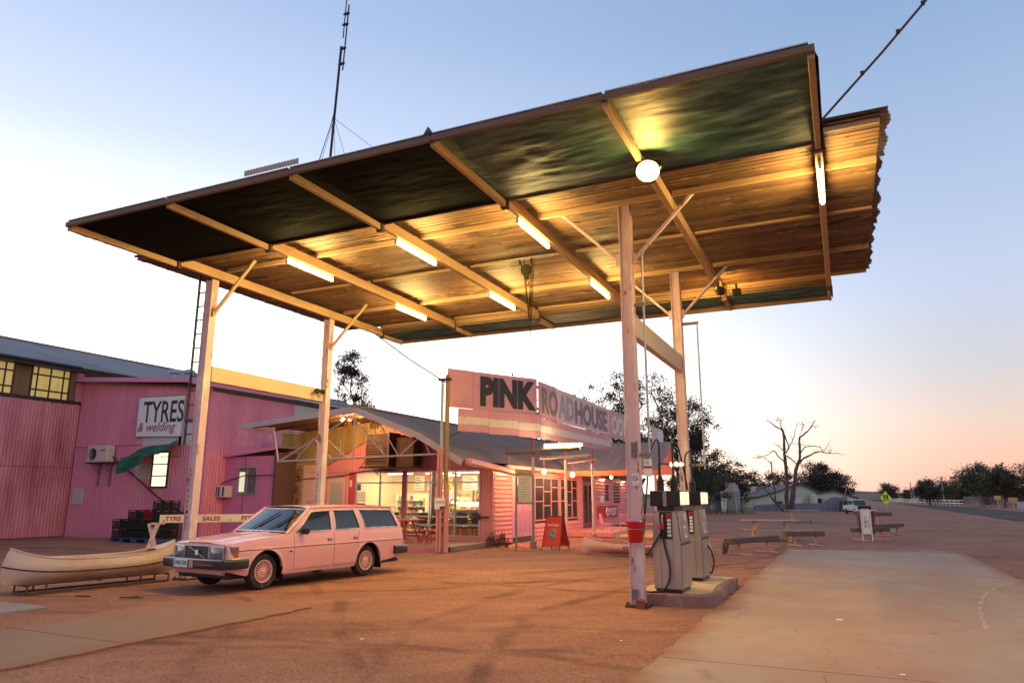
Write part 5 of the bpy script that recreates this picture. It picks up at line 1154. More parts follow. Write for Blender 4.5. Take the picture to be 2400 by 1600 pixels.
    # big windows of small lights
    def window(ya, yb, cols, za=.76, zb=2.58):
        w = B(); t_ = .06; w.box(XE - .01, XE + .045, ya, yb, za, za + t_); w.box(XE - .01, XE + .045, ya, yb, zb - t_, zb); w.box(XE - .01, XE + .045, ya, ya + t_, za + t_, zb - t_); w.box(XE - .01, XE + .045, yb - t_, yb, za + t_, zb - t_); fr = part(w, 'window_frame', PINKW, H)
        step = (yb - ya - 2 * t_) / cols; rz = [za + t_, za + .62, za + 1.22, zb - t_]
        for c in range(cols):
            y0 = ya + t_ + c * step; sh = .18 if c % 2 == 0 else 0
            for r in range(3):
                z0_, z1_ = rz[r] + (sh if 0 < r else 0), rz[r + 1] + (sh if r < 2 else 0)
                b = B(); b.box(XE + .004, XE + .010, y0 + .02, y0 + step - .02, z0_ + .02, z1_ - .02); part(b, 'pane', mat('yard_pane', (.035, .028, .026), .08, var=.3, spec=.9), fr)
                if r: b = B(); b.box(XE + .0, XE + .04, y0 + .02, y0 + step - .02, z0_ - .02, z0_ + .02); part(b, 'glazing_bar', PINKW, fr)
            if c: b = B(); b.box(XE + .0, XE + .042, y0 - .025, y0 + .025, za + t_, zb - t_); part(b, 'glazing_bar', PINKW, fr)
    window(28.1, 30.95, 3); window(31.1, 33.5, 3)
    b = B(); b.box(XE - .02, XE + .01, 34.25, 36.0, .2, 2.5); part(b, 'door', mat('oxblood_door', (.20, .035, .03), .4), H)
    for y in (34.75, 35.5): b = B(); b.box(XE + .008, XE + .016, y - .22, y + .22, .5, 2.3); part(b, 'door_glass', mat('yard_pane', (.035, .028, .026)), H)
    b = B(); b.box(XE + .03, XE + .05, 39.35, 40.7, 1.38, 2.66); part(b, 'window', mat('brown_pane', (.09, .05, .03), .2, spec=.7), H)
    b = B()
    for f in ((39.25, 40.8, 1.30, 1.38), (39.25, 40.8, 2.66, 2.74), (39.25, 39.35, 1.38, 2.66), (40.7, 40.8, 1.38, 2.66)): b.box(XE + .02, XE + .06, *f)
    part(b, 'window_frame', PINKW, H)
    # eave: fascia, gutter, soffit
    b = B(); b.box(-11.56, -11.44, 24.6, 32.4, 2.80, 2.93); part(b, 'fascia', PINKW, H); b = B(); b.box(XE + .02, -11.57, 24.6, 32.4, 2.80, 2.83); part(b, 'soffit', PINKW, H)
    b = B(); b.bar((-11.30, 21.15, 2.90), (-11.32, 24.75, 2.66), .26, .22, (0, 0, 1), .05); part(b, 'box_gutter', PINKW, H)
    # ---- second roof: verandah over the post counter, rising away from the yard
    for i in range(6):
        xa = -12.0 + i * .80; b = B(); dv = V((0, 3.0, 1.4)); b.corr((xa, 31.0, 2.90), (1, 0, 0), dv.normalized(), .82, dv.length, .115, .011); part(b, 'verandah_sheet', ROOF2, H, 60)
    for i in range(4):
        xa = -12.0 - (i + 1) * .80; b = B(); dv = V((0, 3.0, 1.4)); b.corr((xa, 31.0, 2.90), (1, 0, 0), dv.normalized(), .82, dv.length, .115, .011, bot=lambda u, xa=xa: min(3.3, (-12.0 - xa - u) * 1.15)); part(b, 'verandah_sheet', ROOF2, H, 60)
    b = B(); b.box(-11.95, -7.2, 30.93, 31.0, 2.74, 2.89); part(b, 'verandah_fascia', mat('vermilion_fascia', (.60, .17, .08), .5), H)
    b = B(); b.bar((-11.7, 31.3, 2.72), (-7.25, 31.3, 2.72), .06, .1); part(b, 'verandah_beam', mat('vermilion_fascia', (.60, .17, .08)), H)
    for x in (-7.4,): b = B(); b.box(x - .05, x + .05, 31.02, 31.1, .1, 2.74); part(b, 'verandah_post', PINKW, H)
    for i in range(7):
        x = -11.6 + i * .7; b = B(); b.bar((x, 31.05, 2.84), (x, 33.9, 4.17), .05, .09); part(b, 'rafter', mat('vermilion_fascia', (.60, .17, .08)), H)
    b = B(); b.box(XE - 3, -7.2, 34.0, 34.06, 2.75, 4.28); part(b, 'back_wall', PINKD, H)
    # porch floor and step
    b = B(); b.box(XE + .05, -9.4, 31.0, 37.2, .02, .24, .01); part(b, 'porch_step', PINKI, H); b = B(); b.box(-9.36, -6.3, 31.0, 37.2, .01, .11, .01); part(b, 'porch_floor', mat('yellow_lit_floor', (.52, .36, .14), .85, var=.15, vs_=4), H)  # porch floor colour carries the yellow light that falls on it
    # interior shell of the shop
    b = B(); b.box(-18.6, XE - .13, YF + .05, 31.5, DZ - .06, DZ); part(b, 'shop_floor', mat('shop_tiles', (.36, .25, .15), .5, var=.15, vs_=2), H)
    b = B(); b.box(-18.6, XE - .13, YF + .05, 31.5, 2.78, 2.84); part(b, 'shop_ceiling', mat('shop_ceiling', (.45, .27, .13), .6, var=.2, vs_=1, stretch=(.3, 3, 1)), H)
    b = B(); b.box(-18.7, -18.6, YF + .05, 31.5, DZ, 2.8); part(b, 'shop_wall', mat('shop_wall', (.62, .50, .30), .7), H); b = B(); b.box(-18.6, XE - .13, 31.5, 31.6, DZ, 2.8); part(b, 'shop_wall', mat('shop_wall', (.62, .50, .30)), H)
    b = B(); b.box(-13.3, -12.9, 26.9, 27.0, DZ, 2.78); part(b, 'partition', mat('coral_wall', (.62, .25, .13), .7), H)
    b = B(); b.box(XE - .25, XE - .14, YF + .06, 31.5, DZ, 2.78); part(b, 'shop_wall', mat('coral_wall', (.62, .25, .13)), H)
    b = B(); b.box(-22.0, -18.75, YF + .1, YF + .2, 0, 3.0); part(b, 'wall_lining', TIMB, H)
build_house()
# --- the deck in front, plank by plank
deck = thing('verandah_deck', 'low timber deck with pink front edge along the glazed shop front', 'deck', (-16.5, 22.5, 0))
def build_deck():
    n = 22; pit = 3.26 / n; q = B(); q.box(-5.2, 5.2, -pit / 2 + .004, pit / 2 - .004, -.014, .014, .003); me = q.mesh('plank', DECKW); rr = random.Random(4)
    for i in range(n): piece(me, 'plank', deck, (-17.0, 20.93 + (i + .5) * pit, DZ - .014 + rr.uniform(-.002, .002)))
    b = B(); b.box(-22.2, -12.05, 20.86, 20.915, -.02, DZ - .02, .006); part(b, 'front_edge', mat('rose_edge', (.55, .16, .20), .6, var=.12, vs_=2), deck)
    b = B(); b.box(-11.83, -11.79, 21.0, 24.1, .0, DZ - .03); part(b, 'side_edge', mat('grey_edge', (.20, .17, .15), .8), deck)
    for y in (21.2, 22.6, 23.9): b = B(); b.box(-11.9, -11.76, y - .05, y + .05, -.05, DZ - .03); part(b, 'stump', mat('grey_edge', (.20, .17, .15)), deck)
build_deck()
# --- painted panel of flowers beside the door
def mural():
    x0, x1, z0, z1, y = -21.52, -20.78, .35, 3.06, YF - .045
    t = thing('painted_panel', 'tall ochre panel painted with dark flowers and red stems beside the peach wall', 'painting', ((x0 + x1) / 2, y, z0))
    b = B(); b.box(x0, x1, y, y + .02, z0, z1); part(b, 'board', mat('ochre_board', (.42, .27, .14), .7, var=.3, vs_=5, col2=(.20, .11, .06), p2=.55, s2=8, soft2=.08), t)
    b = B()
    for f in ((x0 - .05, x1 + .05, z0 - .05, z0), (x0 - .05, x1 + .05, z1, z1 + .05), (x0 - .05, x0, z0, z1), (x1, x1 + .05, z0, z1)): b.box(f[0], f[1], y - .02, y + .02, f[2], f[3])
    part(b, 'frame', mat('straw_frame', (.50, .38, .22), .7), t)
    rr = random.Random(9); dk = mat('umber_paint', (.045, .03, .02), .7); rd = mat('rust_paint', (.30, .05, .03), .7)
    for sx in (-.15, .17):
        b = B(); b.tube([((x0 + x1) / 2 + sx + .05 * math.sin(i * .9 + sx * 9), y - .004, z0 + .1 + i * .21) for i in range(12)], .016, 4); part(b, 'stem', rd, t)
    for i in range(16):
        cx, cz, r = rr.uniform(x0 + .1, x1 - .1), z0 + .2 + (z1 - z0 - .3) * i / 16, rr.uniform(.06, .11)
        if i == 15: cx, cz, r = x1 - .22, z1 - .35, .15
        b = B(); b.tube([(cx + r * math.cos(a), y - .004, cz + r * math.sin(a)) for a in [k * math.pi / 5 for k in range(10)]], .014, 4, closed=True)
        for k in range(8): a = k * math.pi / 4; b.bar((cx + r * 1.1 * math.cos(a), y - .004, cz + r * 1.1 * math.sin(a)), (cx + r * 1.5 * math.cos(a), y - .004, cz + r * 1.5 * math.sin(a)), .02, .008)
        b.lathe([(.001, .006), (r * .35, .004)], (cx, y, cz), (0, -1, 0), 10, cap=False); part(b, 'flower', dk, t)
mural()
# --- evaporative cooler hung in the gable
def cooler():
    x0, x1, z0, z1, ya, yb = -16.95, -15.85, 2.92, 4.2, 23.2, 24.0
    t = thing('evaporative_cooler', 'rusty louvred cooler box on brackets above the shop windows', 'cooler', ((x0 + x1) / 2, 23.6, z0)); RB = mat('rust_brown', (.15, .085, .05), .7, .2, var=.3, vs_=4)
    b = B(); b.box(x0, x1, ya + .03, yb, z0, z1); part(b, 'case', mat('cooler_dark', (.05, .03, .02), .8), t)
    b = B(); frame(b, x0, x1, z0, z1, ya + .02, .06, .02); part(b, 'face_frame', RB, t)
    for k in range(12):
        z = z0 + .09 + k * .097; b = B(); b.obox(((x0 + x1) / 2, ya + .02, z), (x1 - x0 - .13, .05, .008), Matrix.Rotation(R(-35), 3, 'X')); part(b, 'louvre', RB, t)
    b = B(); b.box(x0 - .2, x1 + .1, ya - .05, yb, z0 - .07, z0 - .02); part(b, 'tray', DARKM, t); b = B(); b.tube([(x0 + .3, ya + .1, z0 - .05), (x0 + .5, ya, z0 - .2), (x0 + .6, ya + .1, z0 - .35)], .02, 6); part(b, 'hose', DARKM, t)
    b = B(); b.bar((x0 - .25, ya, z0 - .12), (x0 + .15, ya, z0 + .35), .03, .03); part(b, 'bracket', RB, t)
    b = B(); b.box(x1 + .12, x1 + .95, 23.5, 24.1, 2.85, 4.0, .02); part(b, 'recess_shade', mat('cooler_dark', (.05, .03, .02)), t)  # dark box stands in for the shaded recess beside the cooler
cooler()
# --- lights and hanging leaves under the gable
def bulb(loc, r, m, label, group, drop=0.0, cord=True):
    t = thing('hanging_bulb', label, 'lamp', loc, 0, group)
    b = B(); b.lathe([(.001, -r), (r * .7, -r * .75), (r, 0), (r * .8, r * .7), (r * .35, r * 1.2)], (0, 0, 0), n=14, cap=False); part(b, 'globe', m, t, 60, world=False)
    b = B(); b.cyl((0, 0, r * 1.15), (0, 0, r * 1.15 + .07), r * .42, n=10); part(b, 'holder', DARKM, t, 50, world=False)
    if drop: b = B(); b.cyl((0, 0, r), (0, 0, r + drop), .012, n=6); part(b, 'rod', mat('pink_rod', (.6, .33, .30), .6), t, world=False)
    return t
for k, p in enumerate(((804, 984), (818, 987), (839, 988))): bulb(atY(*p, 22.0), .075, BULB, 'bright bulb under the open gable of the roadhouse', 'bulbs under the gable', .12)
LEAFY = mat('dried_palm', (.55, .30, .07), .8, var=.3, vs_=6)
def palm(x, z, w, h):
    rr = random.Random(int(x * 77)); b = B()
    for i in range(26):
        u = rr.uniform(-1, 1); L = h * rr.uniform(.55, 1) * (1 - .35 * abs(u)); b.grid(lambda s, q, u=u, L=L: (x + u * w * (.35 + .65 * q) + (s - .5) * .06, 21.8 + .12 * math.sin(u * 5), z - L * q), 1, 3)
    solo(b, 'dried_palm_fan', LEAFY, 'dried golden palm fan hanging under the roadhouse gable near the bulbs', 'decoration', 'palm fans under the gable')
palm(-16.75, 4.55, .22, .34); palm(-16.35, 4.62, .2, .25); palm(-15.55, 4.55, .24, .42)
# ================================================================= inside the shop
ROOMM = dict(cream=mat('shelf_cream', (.62, .56, .44), .6), dark=mat('chair_dark', (.025, .018, .016), .6, var=.3), steel=mat('steel_shelf', (.45, .45, .42), .4, .4))
def shop():
    # ceiling lights
    for k, (x, y) in enumerate(((-17.4, 26.4), (-15.6, 26.6), (-13.9, 26.2), (-16.6, 29.2), (-14.4, 29.2), (-12.6, 28.9))):
        t = thing('ceiling_light', 'lit strip light on the shop ceiling behind the glazed front', 'light', (x, y, 2.78), 0, 'shop ceiling lights')
        b = B(); b.box(-.62, .62, -.09, .09, -.05, -.005, .01); part(b, 'tray', WHITEP, t, world=False); b = B(); b.box(-.58, .58, -.07, .07, -.075, -.052); part(b, 'diffuser', SHOPL, t, world=False)
    rr = random.Random(12); cols = [(.55, .08, .06), (.60, .42, .06), (.08, .30, .12), (.10, .16, .42), (.66, .60, .50), (.42, .20, .06), (.62, .30, .10), (.20, .05, .08), (.75, .72, .62), (.62, .52, .20)]
    pm = [mat('pack_%s' % n, c, .5) for n, c in zip(('red', 'yellow', 'green', 'blue', 'cream', 'brown', 'orange', 'plum', 'white', 'mustard'), cols)]
    mesh_cache = {}
    def pack(kind, m):
        key = (kind, m.name)
        if key not in mesh_cache:
            q = B()
            if kind == 0: q.box(-.05, .05, -.05, .05, 0, .20, .006)
            elif kind == 1: q.lathe([(.03, 0), (.035, .01), (.035, .14), (.014, .19), (.014, .23), (.001, .231)], n=8)
            else: q.box(-.09, .09, -.06, .06, 0, .12, .006)
            mesh_cache[key] = q.mesh('pack', m, 40 if kind == 1 else None)
        return mesh_cache[key]
    def shelf(x0, x1, y, label, levels=5, depth=.35, z1=2.1, gap=.2):
        t = thing('shop_shelf', label, 'shelf', ((x0 + x1) / 2, y, DZ)); b = B(); b.box(x0, x1, y + depth / 2 - .02, y + depth / 2, DZ, z1); part(b, 'back', ROOMM['cream'], t)
        for x in (x0, x1): b = B(); b.box(x - .02, x + .02, y - depth / 2, y + depth / 2 - .02, DZ, z1); part(b, 'side', ROOMM['cream'], t)
        for k in range(levels):
            z = DZ + .15 + k * (z1 - DZ - .2) / levels; b = B(); b.box(x0 + .02, x1 - .02, y - depth / 2, y + depth / 2 - .022, z - .02, z); part(b, 'board', ROOMM['steel'], t)
            x = x0 + .1
            while x < x1 - .08:
                m = rr.choice(pm); kd = rr.choice((0, 0, 1, 1, 2)); piece(pack(kd, m), 'packet', t, (x, y - .06 + rr.uniform(-.02, .02), z)); x += (.2 if kd == 2 else .12) + rr.random() * gap * .4
    shelf(-18.3, -16.3, 31.1, 'tall shelf of bright packets against the back wall of the shop'); shelf(-16.1, -14.2, 31.1, 'shelf of mixed goods behind the shop counter'); shelf(-14.0, -12.2, 31.1, 'shelf of bottles and packets at the end of the shop', 6)
    shelf(-15.6, -14.5, 27.3, 'free standing rack of snacks in the middle of the shop', 7, .4, 1.75); shelf(-12.75, -12.2, 26.6, 'narrow bright shelf behind the last shop window', 6, .35, 2.2)
    shelf(-18.2, -16.7, 27.6, 'bright snack rack in the shop behind the red strip', 6, .4, 1.9, .08); shelf(-16.4, -15.75, 28.2, 'narrow rack of packets beside the dark timber post', 6, .35, 2.0, .08); shelf(-14.3, -13.35, 28.0, 'rack of packets behind the lit display case', 6, .35, 2.05, .08)
    # glass display case on the counter
    t = thing('display_case', 'lit glass display case of food on the shop counter', 'display case', (-14.0, 26.6, DZ))
    b = B(); b.box(-15.0, -13.0, 26.3, 26.9, DZ, .95); part(b, 'counter', mat('counter_front', (.28, .14, .07), .6), t)
    b = B(); frame(b, -15.0, -13.0, .95, 1.55, 26.32, .03, .015); part(b, 'case_frame', ALU, t)
    b = B(); b.box(-14.97, -13.03, 26.318, 26.322, .98, 1.52); part(b, 'case_glass', SHOPG, t); b = B(); b.box(-14.97, -13.03, 26.86, 26.88, .98, 1.52); part(b, 'case_back', ROOMM['cream'], t)
    for z in (1.0, 1.25):
        b = B(); b.box(-14.96, -13.04, 26.4, 26.85, z - .01, z); part(b, 'case_shelf', ROOMM['steel'], t)
        x = -14.85
        while x < -13.1: piece(pack(2, rr.choice(pm)), 'food_tray', t, (x, 26.6, z)); x += .23
    b = B(); b.box(-14.9, -13.1, 26.5, 26.56, 1.50, 1.52); part(b, 'case_lamp', SHOPL, t)
    # menu boards, bright wall pieces, a post
    for k, (x, w, m) in enumerate(((-17.6, .5, 'white'), (-16.9, .55, 'cream'), (-16.2, .6, 'yellow'), (-15.0, .7, 'white'), (-13.9, .5, 'orange'))):
        b = B(); b.box(x - w / 2, x + w / 2, 28.3, 28.33, 2.05, 2.68); t = solo(b, 'menu_board', MATS['pack_' + m], '%s menu board hung above the shop counter' % {'white': ('white', 'pale'), 'cream': ('cream',), 'yellow': ('yellow',), 'orange': ('orange',)}[m][1 if k == 3 else 0], 'menu board')
        for r in range(6): bb = B(); bb.box(x - w / 2 + .05, x + w / 2 - .05 - .1 * ((r * 7) % 3), 28.292, 28.299, 2.12 + r * .09, 2.15 + r * .09); part(bb, 'text_line', TIMB, t)
    b = B(); b.box(-15.35, -15.15, 25.6, 25.8, DZ, 2.78); b.bar((-15.25, 25.7, 2.1), (-14.75, 25.7, 2.7), .08, .1); solo(b, 'timber_post', TIMB, 'dark timber post with a brace inside the shop', 'post')
    b = B(); b.box(-15.62, -15.38, 25.5, 25.53, 2.42, 2.62); solo(b, 'open_light', glow('red_sign_glow', (1, .10, .03), 2.0), 'small red lit sign behind the top shop pane', 'sign'); b = B(); b.box(-14.98, -14.72, 25.5, 25.53, 2.45, 2.62); solo(b, 'exit_light', glow('green_sign_glow', (.15, .9, .10), 1.6), 'small green lit sign behind the top shop pane', 'sign')
    # bright fridge
    t = thing('drinks_fridge', 'tall lit drinks fridge at the shed end of the shop', 'fridge', (-17.1, 29.6, DZ)); b = B(); b.box(-17.6, -16.6, 29.3, 29.9, DZ, 2.2, .02); part(b, 'cabinet', WHITEP, t); b = B(); b.box(-17.52, -16.68, 29.28, 29.295, .35, 2.1); part(b, 'lit_door', glow('fridge_glow', (1, .92, .62), 2.2), t)
    for k in range(5):
        b = B(); b.box(-17.5, -16.7, 29.255, 29.278, .5 + k * .32, .52 + k * .32); part(b, 'fridge_shelf', ROOMM['steel'], t)
        for j in range(6): piece(pack(1, rr.choice(pm)), 'bottle', t, (-17.44 + j * .135, 29.245, .522 + k * .32))
    # dark seats by the glass
    def chair(x, y, rz, label):
        t = thing('shop_chair', label, 'chair', (x, y, DZ), rz, 'dark chairs inside the shop front'); D = ROOMM['dark']
        b = B(); b.box(-.24, .24, -.24, .24, .42, .48, .02); part(b, 'seat', D, t, world=False); b = B(); b.box(-.24, .24, .20, .26, .50, .98, .03); part(b, 'backrest', D, t, world=False)
        for sx in (-.2, .2):
            for sy in (-.2, .2): b = B(); b.cyl((sx, sy, 0), (sx, sy, .42), .02, n=8); part(b, 'leg', D, t, world=False)
    for k, (x, rz) in enumerate(((-17.4, 3.1), (-16.5, 3.2), (-15.0, 3.0), (-14.4, 3.2), (-13.3, 3.1), (-12.75, 3.3))): chair(x, 24.75 + .1 * (k % 2), rz, 'dark padded chair with its back to the shop glass')
    for x in (-16.9, -14.7, -13.0):
        t = thing('cafe_table', 'dark cafe table just inside the shop glass', 'table', (x, 25.35, DZ), 0, 'cafe tables inside the shop'); b = B(); b.box(-.5, .5, -.35, .35, .70, .74, .01); part(b, 'top', ROOMM['dark'], t, world=False)
        b = B(); b.cyl((0, 0, .03), (0, 0, .7), .04, n=10); part(b, 'pedestal', ROOMM['dark'], t, world=False); b = B(); b.lathe([(.28, 0), (.26, .03), (.06, .05)], n=16); part(b, 'foot', ROOMM['dark'], t, world=False)
    b = B(); b.box(-17.95, -17.55, YF - .02, YF - .008, 1.55, 1.95); solo(b, 'taped_poster', MATS['white_paper'], 'blank white poster taped to the shop window by the red strip', 'poster')
    b = B(); b.box(-17.98, -17.80, YF - .02, YF - .008, 2.0, 2.25); o = solo(b, 'window_sticker', mat('sticker_blue', (.08, .10, .30), .5), 'small blue and white sticker on the shop window', 'sticker')
    b = B(); b.box(-17.98, -17.55, YF - .02, YF - .008, 1.42, 1.5); solo(b, 'red_sticker', mat('red_stripe', (.35, .02, .02)), 'thin red strip sticker below the white poster', 'sticker')
shop()
# --- red picnic furniture on the deck
REDF = mat('red_furniture', (.56, .055, .07), .5, var=.15, vs_=3)
def red_table(x, y, r, h, label, name='deck_table', cat='table'):
    t = thing(name, label, cat, (x, y, DZ)); n = 8; k = 7; pit = 2 * r / k
    for i in range(k):
        yy = -r + (i + .5) * pit; half = math.sqrt(max(.05, r * r - yy * yy)); b = B(); b.box(-half, half, yy - pit / 2 + .005, yy + pit / 2 - .005, h - .035, h, .005); part(b, 'top_slat', REDF, t, world=False)
    for a in range(4):
        an = math.pi / 4 + a * math.pi / 2; c, s = math.cos(an), math.sin(an); b = B(); b.bar((c * r * .82, s * r * .82, 0), (c * r * .42, s * r * .42, h - .04), .05, .06); part(b, 'leg', REDF, t, world=False)
    for s in (-1, 1): b = B(); b.bar((-r * .6, s * r * .6, h * .28), (r * .6, s * r * .6, h * .28), .03, .06); part(b, 'rail', REDF, t, world=False)
    for s in (-1, 1): b = B(); b.bar((-r * .55 * s, -r * .45, h * .12), (r * .5 * s, -r * .4, h * .85), .03, .05); part(b, 'brace', REDF, t, world=False)
red_table(-14.35, 22.1, .72, .80, 'large round red slatted table on the deck behind the wagon'); red_table(-13.4, 22.3, .40, .45, 'low round red slatted stool on the deck by the sign pole', 'deck_stool', 'stool'); red_table(-14.55, 21.45, .36, .45, 'low round red slatted stool tucked under the red table', 'deck_stool', 'stool'); red_table(-15.9, 22.4, .7, .80, 'round red slatted table on the deck hidden behind the wagon')
# --- shrub at the corner
def low_shrub(x, y, r, h, label, m, nm='shrub', n=260, seed=1):
    rr = random.Random(seed); b = B()
    for i in range(n):
        a = rr.uniform(0, 6.28); q = rr.random() ** .5 * r; z = rr.uniform(.02, h) * (1 - (q / r) ** 2 * .5); p = V((x + q * math.cos(a), y + q * math.sin(a), z)); d = V((rr.gauss(0, 1), rr.gauss(0, 1), rr.gauss(.4, .7))).normalized() * rr.uniform(.08, .2); w = d.orthogonal().normalized() * .02
        b.add([p - w, p + w, p + d * .6 + w * .8, p + d, p + d * .6 - w * .8], [(0, 1, 2, 3, 4)])
    t = thing(nm, label, 'shrub', (x, y, 0)); part(b, 'foliage', m, t)
    for i in range(7): b = B(); a = i * .9; b.tube([(x, y, 0), (x + .3 * r * math.cos(a), y + .3 * r * math.sin(a), h * .5), (x + .8 * r * math.cos(a), y + .8 * r * math.sin(a), h * .8)], [.018, .012, .006], 5); part(b, 'stem', TIMB, t)
low_shrub(-11.45, 23.75, .42, .5, 'straggly dark dead shrub at the corner of the pink roadhouse', mat('dead_leaf', (.10, .05, .04), .9, var=.3, vs_=8))
# ================================================================= the long sign, its poles, and things along the shop front
SIGNP = mat('sign_pink', (.62, .29, .31), .5, var=.07, vs_=.9, col2=(.54, .23, .25), p2=.6, s2=1.2, soft2=.1)
SIGNP2 = mat('sign_pink_pale', (.70, .45, .46), .5, var=.06, vs_=.9)
SIGNW = mat('sign_cream', (.70, .58, .48), .6, var=.08, vs_=2, col2=(.33, .17, .12), p2=.66, s2=6, soft2=.04)
INK = mat('sign_ink', (.030, .027, .032), .5, var=.1); INKG = mat('sign_ink_faded', (.20, .165, .145), .55, var=.15, vs_=2); INKS = mat('sign_ink_silver', (.33, .30, .32), .5, var=.1)
P0, P1, P2, P3 = V((-11.80, 20.60, 0)), V((-9.92, 23.94, 0)), V((-9.90, 32.72, 0)), V((-9.90, 38.2, 0))
sign = thing('roadhouse_sign', 'long angled pink rooftop sign lettered PINK ROADHOUSE on poles', 'sign', (-10.5, 24, 3.8))
def panel(a, c, z0, z1, m, name='panel', par=None, th=.05, off=0.0):
    u = (c - a).normalized(); n = V((u.y, -u.x, 0)); n = n if n.x > 0 else -n
    b = B(); b.bar(a + n * off + V((0, 0, (z0 + z1) / 2)), c + n * off + V((0, 0, (z0 + z1) / 2)), th, z1 - z0, (0, 0, 1), .006); return part(b, name, m, par or sign)
def build_sign():
    Z0, Z1 = 4.66, 5.97; u1 = (P1 - P0).normalized(); n1 = V((u1.y, -u1.x, 0)); L1 = (P1 - P0).length; u2 = V((0, 1, 0)); n2 = V((1, 0, 0))
    q = lambda f: P0 + u1 * (L1 * f)
    panel(q(0), q(.262), Z0 + .02, Z1 + .01, SIGNP); panel(q(.266), q(.985), Z0, Z1, SIGNP)
    y0, y1 = 23.98, 32.62
    for k, (ya, yb) in enumerate(((y0, 25.75), (25.77, 28.05), (28.07, 30.4), (30.42, y1))): panel(V((-9.9, ya, 0)), V((-9.9, yb, 0)), Z0 - .07, Z1 - .07 - .03 * k, SIGNP if k == 0 else SIGNP2)
    panel(V((-9.9, 32.78, 0)), V((-9.9, 35.5, 0)), Z0 - .14, Z1 - .14, SIGNP); panel(V((-9.9, 35.52, 0)), V((-9.9, 38.2, 0)), Z0 - .16, Z1 - .16, SIGNP)
    # lettering
    text('PINK', q(.335) + n1 * .03 + V((0, 0, Z0 + .14)), u1, (0, 0, 1), 1.04, INK, sign, 'lettering', w=L1 * .64, bold=.065, ext=.004)
    text('RO', V((-9.868, 24.22, Z0 + .09)), u2, (0, 0, 1), .98, INKG, sign, 'lettering', w=1.62, bold=.035, ext=.004); text('AD', V((-9.868, 25.90, Z0 + .08)), u2, (0, 0, 1), .96, INKS, sign, 'lettering', w=1.82, bold=.04, ext=.004)
    text('HOUSE', V((-9.868, 27.85, Z0 + .05)), u2, (0, 0, 1), .96, INKG, sign, 'lettering', w=4.45, bold=.04, ext=.004); text('OODNA', V((-9.868, 32.98, Z0 + .02)), u2, (0, 0, 1), .92, mat('sign_white_ink', (.72, .66, .58), .5), sign, 'lettering', w=4.9, bold=.045, ext=.004)
    # banded apron below: pink, cream, pink
    for k, (a, c) in enumerate(((q(.10), q(.42)), (q(.423), q(.75)), (q(.753), q(1.015)))):
        for z0, z1, m in ((4.43, 4.655, SIGNP), (4.17, 4.43, SIGNW), (3.92, 4.17, SIGNP)): panel(a, c, z0 - .1 * ((k + 1) / 3), z1 - (.1 * ((k + 1) / 3) if z1 < 4.6 else 0), m, 'apron_strip', None, .03, .06)
    for k in range(5):
        a, c = V((-9.84, 23.96 + k * 1.76, 0)), V((-9.84, 23.96 + (k + 1) * 1.76 - .006, 0))
        for z0, z1, m in ((4.30, 4.55, SIGNP), (4.04, 4.30, SIGNW), (3.82, 4.04, SIGNP)): panel(a, c, z0, z1, m, 'apron_strip', None, .03, .0)
    panel(V((-9.9, 41.2, 0)), V((-9.9, 43.9, 0)), 4.3, 5.75, SIGNP2); b = B(); b.box(-9.87, -9.85, 42.3, 43.8, 4.6, 5.6); part(b, 'white_notice', MATS['sign_white'], sign)
    # frame behind, left bracket and stays
    b = B(); b.bar(q(.01) - n1 * .07 + V((0, 0, 4.75)), q(.98) - n1 * .07 + V((0, 0, 4.75)), .06, .08); b.bar(q(.01) - n1 * .07 + V((0, 0, 5.8)), q(.98) - n1 * .07 + V((0, 0, 5.8)), .06, .08); part(b, 'frame_rail', TIMB, sign)
    b = B(); b.bar((-9.98, 24, 4.7), (-9.98, 38, 4.62), .06, .08); b.bar((-9.98, 24, 5.7), (-9.98, 38, 5.62), .06, .08); part(b, 'frame_rail', TIMB, sign)
    b = B(); b.bar(V((-11.72, 20.66, 3.72)), q(.22) + V((0, 0, 4.02)), .03, .04); part(b, 'stay', DARKM, sign)
    rr = random.Random(8)
    for k in range(4): p = (-9.9, 26 + k * 3.1, 5.93 - k * .03) if k else tuple(q(.7) + V((0, 0, 5.99))); b = B(); b.lathe([(.01, 0), (.05, .02), (.03, .07), (.001, .09)], p, n=8); part(b, 'sign_stud', DARKM, sign)
build_sign()
